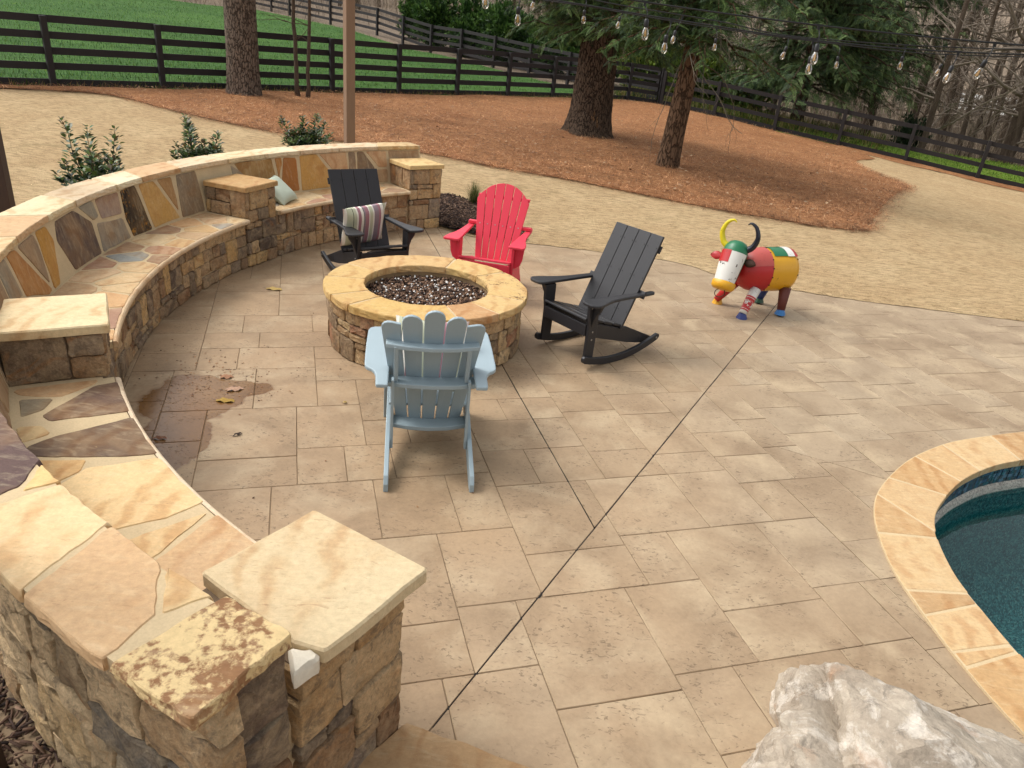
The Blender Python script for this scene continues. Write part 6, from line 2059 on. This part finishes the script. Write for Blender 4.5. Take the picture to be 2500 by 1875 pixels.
evergreen_tree("evergreen_tree", (1.26, 19.5, zt), trunk_mesh(11, [(0, .72), (.25, .60), (.7, .52), (1.5, .47), (4, .40), (11, .12)], (0, 0), 64, 90, .035, 13, .25, 2.0, 1.1), REDB,
    [evergreen(1, 2.25, 4.6, lambda z: 2.35, 84, 0, HEM, .42, .85, 1.0), evergreen(2, 4.6, 11, lambda z: 2.6 * (12 - z) / 7.4, 46, 0, HEM, .4, 1.9, .45)], "thick evergreen with wide flared trunk and a scarred base on the straw bed")
# pale scar where the bark is gone at the foot of the thick trunk
me = stone_mesh([(-.16, .02), (.17, .02), (.15, .45), (.05, .80), (-.07, .78), (-.14, .4)], lambda u, v, w: (1.26 + u + .02, 19.5 - (.66 - .24 * min(v, .8)) - w, zt + v), random.Random(3), gap=0, depth=.1, rise=.015, bev=.02, rough=.016, step=.07, jit=.012, corner=.02)
scar = put("bark_scar", me, mk_bark("scar_wood", S(150, 112, 78, .55), S(178, 142, 106, .6), True, 2.2)); scar.parent = [o for o in COL.objects if o.name == "evergreen_tree"][0]; scar.matrix_parent_inverse = Matrix.Translation(-Vector((1.26, 19.5, zt)))
zt = tz(2.72, 15.75)
evergreen_tree("evergreen_tree", (2.72, 15.75, zt), trunk_mesh(9, [(0, .26), (.2, .235), (.6, .215), (2, .185), (5, .14), (9, .05)], (.055, .02), 48, 70, .02, 11, .12, 5.0, .9), LEANB,
    [evergreen(3, 2.35, 4.2, lambda z: 2.1, 62, 0, HEM, .42, .8, 1.0, None, (.055, .02)), evergreen(4, 4.2, 9, lambda z: 2.3 * (9.8 - z) / 5.6, 34, 0, HEM, .4, 1.8, .45, None, (.055, .02))], "slim evergreen with leaning reddish trunk on the straw bed", twigs=9)
zt = tz(10.3, 31.6)
evergreen_tree("evergreen_tree", (10.3, 31.6, zt), trunk_mesh(13, [(0, .3), (1, .24), (6, .16), (13, .04)], (0, 0), 20, 20, .02, 9, .1, 7), REDB,
    [evergreen(5, 1.5, 5.6, lambda z: 3.9, 120, 0, HEM2, .34, 1.1, .42), evergreen(6, 5.6, 13, lambda z: 3.9 * (14 - z) / 8.4, 40, 0, HEM2, .35, 2.4, .4)], "broad dark evergreen with drooping boughs behind the four rail fence", twigs=8)
zt = tz(15.2, 36.5)
evergreen_tree("evergreen_tree", (15.2, 36.5, zt), trunk_mesh(12, [(0, .28), (1, .22), (6, .15), (12, .04)], (0, 0), 20, 20, .02, 9, .1, 8), REDB,
    [evergreen(7, 3.0, 6.8, lambda z: 3.2, 60, 0, HEM2, .34, 1.3, .4), evergreen(8, 6.8, 12, lambda z: 3.2 * (13 - z) / 6, 26, 0, HEM2, .35, 2.4, .4)], "farther thin evergreen showing above the broad one behind the fence")

# tall pine at the left fence: only its trunk stands in view
zt = tz(-7.09, 18.45)
pine = empty("pine_tree", (-7.09, 18.45, zt), 0, "tall pine trunk with plated grey bark beside the five rail fence", "tree")
put("trunk", trunk_mesh(16, [(0, .43), (.25, .385), (.8, .36), (4, .33), (16, .12)], (.006, 0), 56, 80, .02, 12, .10, 11.0, .8), PINEB, pine)
(V_, F_, c_), L_ = evergreen(31, 11, 15.8, lambda z: 3.0 * (17.5 - z) / 6.5, 26, 0, [S(70, 100, 56, .45), S(56, 84, 48, .4)], .1, 2.6, .35)
put("crown", soup(V_, F_, c_), CONIFER, pine); put("limbs", mesh(*limb_mesh(L_), True), PINEB, pine)
def thin_tree(x, y, h, r, seed, label, lean):
    g = random.Random(seed)
    z0 = tz(x, y); t = empty("sapling", (x, y, z0), 0, label, "tree", "twin saplings beside the pine")
    p = [Vector((0, 0, -.05))]; n = 16
    for i in range(n): p.append(p[-1] + Vector((lean * h / n + g.uniform(-.03, .03), g.uniform(-.02, .02), h / n)))
    put("trunk", mesh(*tube(p, [r * (1.35 if i == 0 else 1 - .75 * i / n) for i in range(n + 1)], 10), True), GREYB, t)
    parts = []
    for k in range(26):
        i = g.randint(4, n - 1); az = g.uniform(0, 6.28); q = [p[i]]; d = Vector((math.cos(az), math.sin(az), g.uniform(-.1, .6))).normalized()
        L = g.uniform(.5, 1.5)
        for j in range(6): q.append(q[-1] + d * L / 6); d = (d + Vector((g.uniform(-.35, .35), g.uniform(-.35, .35), g.uniform(-.3, .3)))).normalized()
        parts.append(tube(q, [.010 - .0013 * j for j in range(7)], 4, caps=False))
    put("branches", mesh(*merge(parts), True), GREYB, t)
thin_tree(-6.05, 19.25, 5.5, .058, 1, "thin bare sapling nearer the pine, leaning towards it", -.02)
thin_tree(-5.80, 19.2, 5.5, .05, 2, "thin bare sapling farther from the pine, leaning away from it", .03)

# ================================================================== bare woods
def bare_tree(seed, h, r):
    g = random.Random(seed)
    trunk = []; n = 14
    p = [Vector((0, 0, -.3))]; d = Vector((g.uniform(-.06, .06), g.uniform(-.06, .06), 1))
    for i in range(n):
        p.append(p[-1] + d.normalized() * h / n); d += Vector((g.uniform(-.05, .05), g.uniform(-.05, .05), 0))
    trunk.append(tube(p, [r * (1.25 if i == 0 else 1 - .8 * i / n) for i in range(n + 1)], 9, caps=False))
    tw = []
    def grow(q0, d, L, rr, lev):
        q = [q0]; m_ = 6 if lev < 2 else 4
        for j in range(m_):
            q.append(q[-1] + d * L / m_); d = (d + Vector((g.uniform(-.28, .28), g.uniform(-.28, .28), g.uniform(-.18, .25)))).normalized()
        tw.append(tube(q, [max(.006, rr * (1 - .75 * j / m_)) for j in range(m_ + 1)], 4 if lev < 2 else 3, caps=False))
        if lev < 3:
            for k in range(4 if lev < 2 else 3):
                j = g.randint(1, m_ - 1)
                d2 = (d + Vector((g.uniform(-1, 1), g.uniform(-1, 1), g.uniform(-.4, .6)))).normalized()
                grow(q[j], d2, L * g.uniform(.4, .65), rr * .5, lev + 1)
    for k in range(15):
        i = g.randint(1, n - 1) if k > 4 else g.randint(1, 4)
        az = g.uniform(0, 6.28)
        grow(p[i], Vector((math.cos(az), math.sin(az), g.uniform(-.05, .7))).normalized(), g.uniform(1.6, 3.8), .04 + r * .12, 1)
    return mesh(*merge(trunk), True), mesh(*merge(tw), True)
WOODB = mk_bark("woods_bark", S(104, 90, 78, .56), S(132, 116, 100, .62), False, .6)
WOODT = simple("twig_bark", S(152, 138, 122, .7), .95)
kinds = []
for k in range(6):
    a, b = bare_tree(100 + k, 12 + k * 1.2, .12 + .035 * (k % 4)); a.materials.append(WOODB); b.materials.append(WOODT); kinds.append((a, b))
wr = random.Random(77)
LAB = ["bare slender tree with forked limbs in the woods behind the fences", "bare straight tree with low branches in the woods behind the fences", "bare thick trunked tree in the woods behind the fences", "bare crooked tree with many twigs in the woods behind the fences", "bare tall grey tree with short limbs in the woods behind the fences", "bare wide branching tree in the woods behind the fences"]
spots = []
tries = 0
while len(spots) < 150 and tries < 9000:
    tries += 1
    az = wr.uniform(-38, 47); D = wr.uniform(34, 100)
    x, y = D * math.sin(rad(az)), D * math.cos(rad(az))
    if az < 14 and D < 52: continue
    if az < -8 and D < 60: continue
    if in_poly(np.array([x]), np.array([y]), lawn2)[0] or in_poly(np.array([x]), np.array([y]), grass_r)[0]: continue
    if np.dot(np.array([x, y]) - RF0, np.array([-RFD[1], RFD[0]])) < 3.5 and x > 4: continue
    if any(math.hypot(x - a, y - b) < 1.5 for a, b in spots): continue
    spots.append((x, y))
for (x, y) in spots:
    k = wr.randrange(6)
    t = empty("bare_tree", (x, y, tz(x, y) - .09), wr.uniform(0, 6.28), LAB[k], "tree", "bare woods trees of kind %d" % (k + 1))
    s = wr.uniform(.8, 1.2); t.scale = (s, s, s); t.rotation_euler = (wr.uniform(-.07, .07), wr.uniform(-.07, .07), t.rotation_euler.z)
    put("trunk", kinds[k][0], None, t); put("crown", kinds[k][1], None, t)
for i, (px_, D, h, r) in enumerate(((2435, 36, 16, .26), (2215, 40, 15, .2), (2290, 47, 14, .16))):
    pass
# three thick trunks close behind the right fence
for (x, y, k, s, lab) in ((19.6, 32.5, 2, 1.5, "thick leaning bare trunk just past the grass behind the four rail fence"), (17.6, 37.5, 5, 1.3, "dark upright bare trunk between the evergreen and the field grass"), (21.8, 38.0, 4, 1.35, "tall bare trunk standing among thin saplings beyond the field grass")):
    t = empty("bare_tree", (x, y, tz(x, y) - .09), 1.0, lab, "tree"); t.scale = (s, s, s); t.rotation_euler = (0, .10, 1.0)
    put("trunk", kinds[k][0], None, t); put("crown", kinds[k][1], None, t)

# ------------------------------------------------------------------ understorey brush and weeds (stuff)
def brush(xy, hmin, hmax, wid, pal, seed, bend=.5, nseg=5):
    g = np.random.default_rng(seed); n = len(xy)
    h = g.uniform(hmin, hmax, n); az = g.uniform(0, 2 * np.pi, n); b = g.normal(0, bend, n)
    V_ = []; 
    z0 = terrain(xy[:, 0], xy[:, 1]) - .05
    sd = np.stack([-np.sin(az), np.cos(az)], 1)
    dr = np.stack([np.cos(az), np.sin(az)], 1)
    wob = g.normal(0, .08, (n, nseg + 1, 2)); wob[:, 0] = 0
    a2 = g.uniform(0, 2 * np.pi, n); s2 = np.stack([np.cos(a2), np.sin(a2)], 1)
    rows = []
    for k in range(nseg + 1):
        t = k / nseg
        c = xy + dr * (b * h * t * t)[:, None] + wob[:, k] * h[:, None] * .5
        w = wid * (1 - .8 * t) * g.uniform(.6, 1.4, n)
        z = z0 + h * t * (1 - .12 * np.abs(b) * t)
        rows.append(np.stack([np.c_[c - s2 * w[:, None], z], np.c_[c + s2 * w[:, None], z]], 1))
    V_ = np.concatenate(rows, 1).reshape(-1, 3)
    per = 2 * (nseg + 1); F_ = []
    base = np.arange(n)[:, None] * per
    for k in range(nseg):
        F_.append(base + np.array([[2 * k, 2 * k + 1, 2 * k + 3]])); F_.append(base + np.array([[2 * k, 2 * k + 3, 2 * k + 2]]))
    pal = np.array(pal); c = pal[g.integers(0, len(pal), n)] * g.uniform(.7, 1.2, n)[:, None]
    return V_, np.concatenate(F_), np.repeat(c, per, 0)
def polar_zone(n, a0, a1, d0, d1, seed):
    g = np.random.default_rng(seed); az = np.radians(g.uniform(a0, a1, n)); D = np.sqrt(g.uniform(d0 ** 2, d1 ** 2, n))
    xy = np.stack([D * np.sin(az), D * np.cos(az)], 1)
    ok = ~in_poly(xy[:, 0], xy[:, 1], lawn2) & ~in_poly(xy[:, 0], xy[:, 1], grass_r)
    side = (xy - RF0) @ np.array([-RFD[1], RFD[0]])
    return xy[ok & ((side > 2.5) | (xy[:, 0] < 4))]
za = polar_zone(11000, 13, 45, 33, 85, 5); zb = polar_zone(6000, -30, 16, 52, 85, 6)
V_, F_, c_ = brush(np.r_[za, zb], .8, 5.5, .011, [S(150, 134, 116, .7), S(172, 156, 134, .76), S(124, 108, 94, .6), S(188, 170, 146, .78)], 9, .35)
o = put("brush", soup(V_, F_, c_), NEEDLE); tag(o, "tangled leafless brush filling the woods behind the fences", "brush", kind="stuff")
g_ = np.random.default_rng(14)
def band(s0, s1, d0, d1, n, line):
    s = g_.uniform(s0, s1, n); d = g_.uniform(d0, d1, n)
    nrm = np.array([-RFD[1], RFD[0]])
    return np.array([RF0 + RFD * a + nrm * b for a, b in zip(s, d)])
wd = band(-4.5, 6.0, .3, 4.5, 9000, 0)
wd = wd[~in_poly(wd[:, 0], wd[:, 1], grass_r) | (g_.random(len(wd)) < .3)]
V_, F_, c_ = blades(wd, terrain(wd[:, 0], wd[:, 1]) - .03, .55, .022, .35, [S(120, 142, 58, .5), S(92, 122, 50, .45), S(152, 150, 78, .52), S(180, 158, 104, .58), S(76, 100, 46, .4)])
o = put("weeds", soup(V_, F_, c_), BLADE); tag(o, "tall yellow green weeds along the back of the four rail fence", "weeds", kind="stuff")
fe = np.array([lfp(s) + np.array([-.05, .05]) + g_.normal(0, .09, 2) for s in g_.uniform(-6, 20, 4200)])
V_, F_, c_ = blades(fe, terrain(fe[:, 0], fe[:, 1]) - .01, .20, .012, .5, [S(110, 140, 62, .48), S(150, 150, 84, .5), S(168, 140, 92, .55), S(84, 112, 48, .42)])
o = put("fence_grass", soup(V_, F_, c_), BLADE); tag(o, "unmown grass fringe along the foot of the five rail fence", "grass", kind="stuff")

# ------------------------------------------------------------------ leafy bushes
def tuft_bush(seed, rx, rz, n, size, pal, blades_=7):
    g = np.random.default_rng(seed)
    u = g.normal(size=(n, 3)); u /= np.linalg.norm(u, axis=1, keepdims=True)
    r = g.random(n) ** .4 * (1 + .28 * np.sin(u[:, 0] * 5 + seed) * np.cos(u[:, 2] * 6))
    p = u * r[:, None] * np.array([rx, rx, rz]); p[:, 2] += rz * .92
    p[:, 2] = np.abs(p[:, 2])
    V_ = []; 
    d = u[:, None] * .6 + g.normal(0, .55, (n, blades_, 3)) + np.array([0, 0, .55]); d /= np.linalg.norm(d, axis=2, keepdims=True)
    s = np.cross(d, g.normal(size=(n, blades_, 3))); s /= np.linalg.norm(s, axis=2, keepdims=True)
    L = size * g.uniform(.6, 1.3, (n, blades_, 1)); w = L * .13
    b = np.repeat(p[:, None], blades_, 1)
    V_ = np.stack([b - s * w * .5, b + s * w * .5, b + d * L * .55 + s * w, b + d * L * .55 - s * w, b + d * L], 2).reshape(-1, 3)
    k = np.arange(n * blades_)[:, None] * 5
    F_ = np.concatenate([k + np.array([[0, 1, 2]]), k + np.array([[0, 2, 3]]), k + np.array([[3, 2, 4]])])
    pal = np.array(pal); c = np.repeat(pal[g.integers(0, len(pal), n)] * g.uniform(.7, 1.25, n)[:, None], blades_ * 5, 0)
    return soup(V_, F_, c)
PINEY = [S(96, 138, 62, .46), S(78, 120, 56, .42), S(116, 154, 72, .5), S(64, 100, 50, .38)]
pk = [tuft_bush(k, .9 + .15 * k, 1.15 + .2 * k, 900, .26, PINEY) for k in range(3)]
for m_ in pk: m_.materials.append(CONIFER)
stem_m = mesh(*tube([(0, 0, -.1), (.02, 0, 1.0), (0, .02, 2.0)], [.04, .03, .012], 7), True); stem_m.materials.append(GREYB)
br = random.Random(9)
pts_ = [ffp(s) + np.array([.72, .69]) * d for s, d in ((-1, 3.0), (1.5, 2.6), (3.2, 4.0), (4.6, 2.2), (6.0, 3.4), (7.6, 2.3), (9.0, 3.6), (10.6, 2.4), (12.4, 3.2), (5.2, 5.6), (8.4, 5.4), (11.6, 5.0))]
for i, p in enumerate(pts_):
    t = empty("young_pine", foot(p), br.uniform(0, 6.28), "soft green young pine in the thicket behind the far rail fence", "tree", "young pines behind the far fence")
    s = br.uniform(.8, 1.15); t.scale = (s, s, s)
    put("crown", pk[i % 3], None, t); put("trunk", stem_m, None, t)
gb = tuft_bush(22, 1.0, .8, 1000, .2, [S(134, 160, 60, .5), S(112, 142, 52, .46), S(90, 120, 46, .42), S(150, 160, 72, .5)]); gb.materials.append(CONIFER)
for i, (x, y, s, lab) in enumerate(((6.6, 34.2, 1.5, "yellow green bush behind the fence corner"), (8.2, 33.0, 1.1, "low yellow green bush behind the four rail fence, close beside the broad evergreen"), (4.9, 36.5, 1.5, "tall yellow green bush half hidden between the two evergreen trunks"))):
    t = empty("green_bush", foot((x, y)), i * 1.3, lab, "bush"); t.scale = (s, s, s)
    put("foliage", gb, None, t); put("stems", stem_m, None, t)
db = tuft_bush(23, .6, .7, 420, .16, [S(66, 92, 60, .42), S(52, 76, 50, .38), S(84, 104, 70, .45)]); db.materials.append(CONIFER)
for i, (x, y, s, lab) in enumerate(((15.8, 33.4, 1.2, "small dark green bush at the edge of the field grass beside the woods"), (20.6, 31.2, 1.3, "dull green bush at the foot of the thick leaning trunk"))):
    t = empty("green_bush", foot((x, y)), i * 2.1, lab, "bush"); t.scale = (s, s, s)
    put("foliage", db, None, t); put("stems", stem_m, None, t)

# ------------------------------------------------------------------ broad-leaved shrubs behind the bench
def shrub(x, y, h, w, seed, label, n_st=15, leaf_l=.080):
    g = random.Random(seed)
    z0 = tz(x, y); t = empty("shrub", (x, y, z0), 0, label, "shrub", "evergreen shrubs planted along the outside of the bench wall")
    st = []; V_ = []; F_ = []; C_ = []
    pal = [S(72, 100, 60, .7), S(56, 82, 54, .62), S(92, 120, 70, .74), S(114, 138, 76, .76), S(46, 68, 48, .54)]
    tipc = [S(112, 116, 72, .55), S(128, 108, 74, .55)]
    def leaf(p, d, L, c):
        d = d.normalized(); s = d.cross(Vector((g.uniform(-.4, .4), g.uniform(-.4, .4), 1))).normalized(); nn = s.cross(d)
        k = len(V_); W = L * .30
        for a, b, f in ((0, 0, 0), (.3, .8, .10), (.62, 1.0, .13), (1, 0, -.05)):
            pass
        pts = [(0, 0, 0), (.28, -.85, .16), (.62, -.95, .18), (1.0, 0, -.04), (.62, .95, .18), (.28, .85, .16), (.45, 0, .0)]
        for a, b, f in pts: V_.append(p + d * (a * L) + s * (b * W) + nn * (f * L * .7))
        for i in range(6): F_.append((k + i, k + (i + 1) % 6, k + 6))
        C_.extend([c] * 7)
    for i in range(n_st):
        az = g.uniform(0, 6.28); rr = g.uniform(.1, 1) ** .7 * w * .36
        hh = h * g.uniform(.5, .8) * (1 - .25 * rr / (w * .5))
        if i < 4: hh = h * (1.0, .9, .93, .8)[i]; az = (2.6, .3, 1.2, 4.2)[i] + seed; rr = w * (.22, .36, .1, .3)[i]
        e = Vector((math.cos(az) * rr * 1.25, math.sin(az) * rr * 1.25, hh))
        p = [Vector((math.cos(az) * rr * .25, math.sin(az) * rr * .25, -.05))]
        n = 9
        for k in range(1, n + 1):
            tt = k / n; p.append(Vector((e.x * tt ** .8 + g.uniform(-.012, .012), e.y * tt ** .8 + g.uniform(-.012, .012), hh * tt)))
        st.append(tube(p, [.009 * (1 - .75 * k / n) for k in range(n + 1)], 5, caps=False))
        m_ = int(95 * hh / h) + 20
        for k in range(m_):
            tt = .18 + .82 * (k / m_); q = tt * n; i0 = min(int(q), n - 1); pp = p[i0].lerp(p[i0 + 1], q - i0)
            a2 = k * 2.4 + g.uniform(-.5, .5)
            spread = (1.12 - tt) * w * .24
            off = Vector((math.cos(a2), math.sin(a2), 0)) * g.uniform(0, spread)
            d = Vector((math.cos(a2), math.sin(a2), g.uniform(.1, 1.1)))
            c = g.choice(pal) if tt < .86 else g.choice(pal[2:4] + tipc)
            f = g.uniform(.75, 1.2)
            leaf(pp + off, d, leaf_l * g.uniform(.6, 1.15) * (1.0 if tt < .9 else .7), tuple(x_ * f for x_ in c))
    put("foliage", soup(np.array([tuple(v) for v in V_]), np.array(F_), np.array(C_), True), LEAF, t)
    put("stems", mesh(*merge(st), True), simple("shrub_stem_%d" % seed, S(96, 74, 56, .5), .9), t)
shrub(-4.62, 7.72, 1.12, .80, 1, "glossy evergreen shrub with two tall shoots behind the middle of the bench wall", 30)
shrub(-4.50, 9.95, .96, .82, 2, "rounded glossy evergreen shrub between the other two shrubs behind the bench wall", 28)
shrub(-3.62, 11.95, .80, .9, 3, "low glossy evergreen shrub beside the brown wooden post", 28)
# ornamental grass tuft at the mulch bed
t = empty("grass_tuft", (-.82, 10.62, tz(-.82, 10.62)), 0, "small fine bladed green grass tuft at the edge of the bark mulch", "plant")
n = 520; a = nrng.uniform(0, 2 * np.pi, n); r = nrng.uniform(0, .045, n)
V_, F_, c_ = blades(np.stack([r * np.cos(a), r * np.sin(a)], 1), np.zeros(n), .34, .005, .33, [S(110, 130, 70, .55), S(90, 116, 60, .5), S(140, 146, 90, .58), S(170, 160, 110, .62)])
put("blades", soup(V_, F_, c_), BLADE, t)
t = empty("grass_tuft", (-.42, 9.62, tz(-.42, 9.62)), 0, "dry tan grass tuft behind the red chair at the end of the mulch", "plant")
n = 300; a = nrng.uniform(0, 2 * np.pi, n); r = nrng.uniform(0, .05, n)
V_, F_, c_ = blades(np.stack([r * np.cos(a), r * np.sin(a)], 1), np.zeros(n), .26, .005, .5, [S(206, 186, 140, .7), S(180, 156, 112, .62), S(160, 150, 100, .58)])
put("blades", soup(V_, F_, c_), BLADE, t)

# ------------------------------------------------------------------ fallen leaves on the patio
LEAFC = [S(178, 128, 92, .66), S(188, 150, 60, .66), S(150, 100, 70, .6), S(200, 168, 96, .7), S(84, 64, 50, .5), S(196, 156, 128, .7)]
def fallen(x, y, L, W, rot, col, label, lobes=False):
    n = 16; V_ = [(0, 0, .018)]; F_ = []
    for k in range(n):
        a_ = 2 * math.pi * k / n
        rr = 1.0 if not lobes else (.62 + .38 * abs(math.cos(2.5 * a_)))
        V_.append((L / 2 * rr * math.cos(a_), W / 2 * rr * math.sin(a_), .004 + .014 * abs(math.sin(a_)) * (k % 3) / 2))
    for k in range(n): F_.append((0, 1 + k, 1 + (k + 1) % n))
    t_ = empty("fallen_leaf", (x, y, .0), rot, label, "leaf", "fallen leaves lying on the patio")
    put("blade", mesh(V_, F_, True), simple("dead_leaf_%d" % (int(abs(x * 97 + y * 31)) % 1000), col, .8, var=.3, scale=50), t_)
    put("stalk", mesh(*tube([(-L / 2, 0, .006), (-L * .62, .004, .012), (-L * .75, .012, .006)], [.0016, .0014, .001], 5)), WOODT, t_)
GP = lambda px, py: (lambda d: CAMP + d * (2.3 / -d.z))(_r * (px - 1250) - _u * (py - 937.5) + _f * 1780.0)
for (px_, py_, L, W, rt, ci, lab, lb) in ((553, 922, .10, .075, .3, 0, "tan curled oak leaf above the wet patch on the patio", True), (572, 952, .13, .07, .5, 5, "pale pinkish leaf lying at the edge of the wet patch", True), (550, 980, .12, .05, .1, 1, "yellow narrow leaf lying on the wet patch", False), (669, 707, .15, .07, 0., 3, "yellow leaf between the bench and the fire pit", False), (580, 1063, .06, .018, .8, 4, "small dark curled leaf on the dry slab past the wet patch", False), (390, 1072, .08, .03, .2, 2, "brown leaf in the wet patch against the foot of the bench", False), (842, 985, .03, .02, .4, 3, "tiny pale leaf scrap beside the pale blue chair", False)):
    p = GP(px_, py_); fallen(p.x, p.y, L, W, rt, LEAFC[ci], lab, lb)
# leaf litter scattered over the straw
sl = scatter(straw_outline, 900, lambda x, y: np.clip((15.0 / np.maximum(np.hypot(x, y), 1)) ** 1.5, 0.05, 1))
V_, F_, c_ = blades(sl, terrain(sl[:, 0], sl[:, 1]) + .09, .09, .05, 1.45, [S(196, 156, 120, .68), S(206, 172, 134, .7), S(150, 104, 74, .6)])
o = put("scattered_leaves", soup(V_, F_, c_), NEEDLE); tag(o, "pale dry leaves scattered over the pine straw", "leaves", kind="stuff")

# ------------------------------------------------------------------ far houses glimpsed through the woods
def far_house(x, y, z, w, d, h, rot, label, wc, rc):
    t = empty("far_house", (x, y, z), rot, label, "house")
    put("wall", mesh(*box(-w / 2, w / 2, -d / 2, d / 2, -1.5, h)), simple("house_wall_%d" % int(x), wc, .9), t)
    rv = [(-w / 2 - .4, -d / 2 - .4, h), (w / 2 + .4, -d / 2 - .4, h), (w / 2 + .4, d / 2 + .4, h), (-w / 2 - .4, d / 2 + .4, h), (-w / 2 - .4, 0, h + d * .32), (w / 2 + .4, 0, h + d * .32)]
    r_o = put("roof", mesh(rv, [(0, 1, 5, 4), (2, 3, 4, 5), (1, 2, 5), (3, 0, 4), (3, 2, 1, 0)]), simple("house_roof_%d" % int(x), rc, .9), t)
    for k in (-1, 1):
        wn_ = put("window", mesh(*box(k * w * .25 - .5, k * w * .25 + .5, -d / 2 - .04, -d / 2 - .01, h - 1.8, h - .5)), simple("house_window_%d_%d" % (int(x), k), S(70, 76, 84, .5), .3), t)
far_house(46.5, 84, tz(46.5, 84) - .6, 6, 5, 2.4, -.5, "small distant house with pale grey roof glimpsed through bare trees", S(150, 140, 128, .6), S(206, 204, 198, .75))
far_house(63, 95, tz(63, 95) - 1.0, 8, 6, 4.0, -.6, "farther white house glimpsed high between bare trunks", S(196, 194, 190, .75), S(150, 148, 146, .6))


# crumbs of dry leaves caught on the slabs round the wet patch
cr = np.array([GP(x, y)[:2] for x, y in zip(g_.normal(540, 90, 170), g_.normal(915, 35, 170))] + [GP(x, y)[:2] for x, y in zip(g_.uniform(420, 1300, 36), g_.uniform(700, 1250, 36))])
V_, F_, c_ = blades(cr, np.full(len(cr), .002), .018, .010, 1.5, [S(150, 104, 74, .6), S(112, 80, 58, .5), S(186, 140, 100, .65)])
o = put("leaf_crumbs", soup(V_, F_, c_), NEEDLE); tag(o, "tiny crumbs of dry leaf scattered on the patio slabs", "debris", kind="stuff")
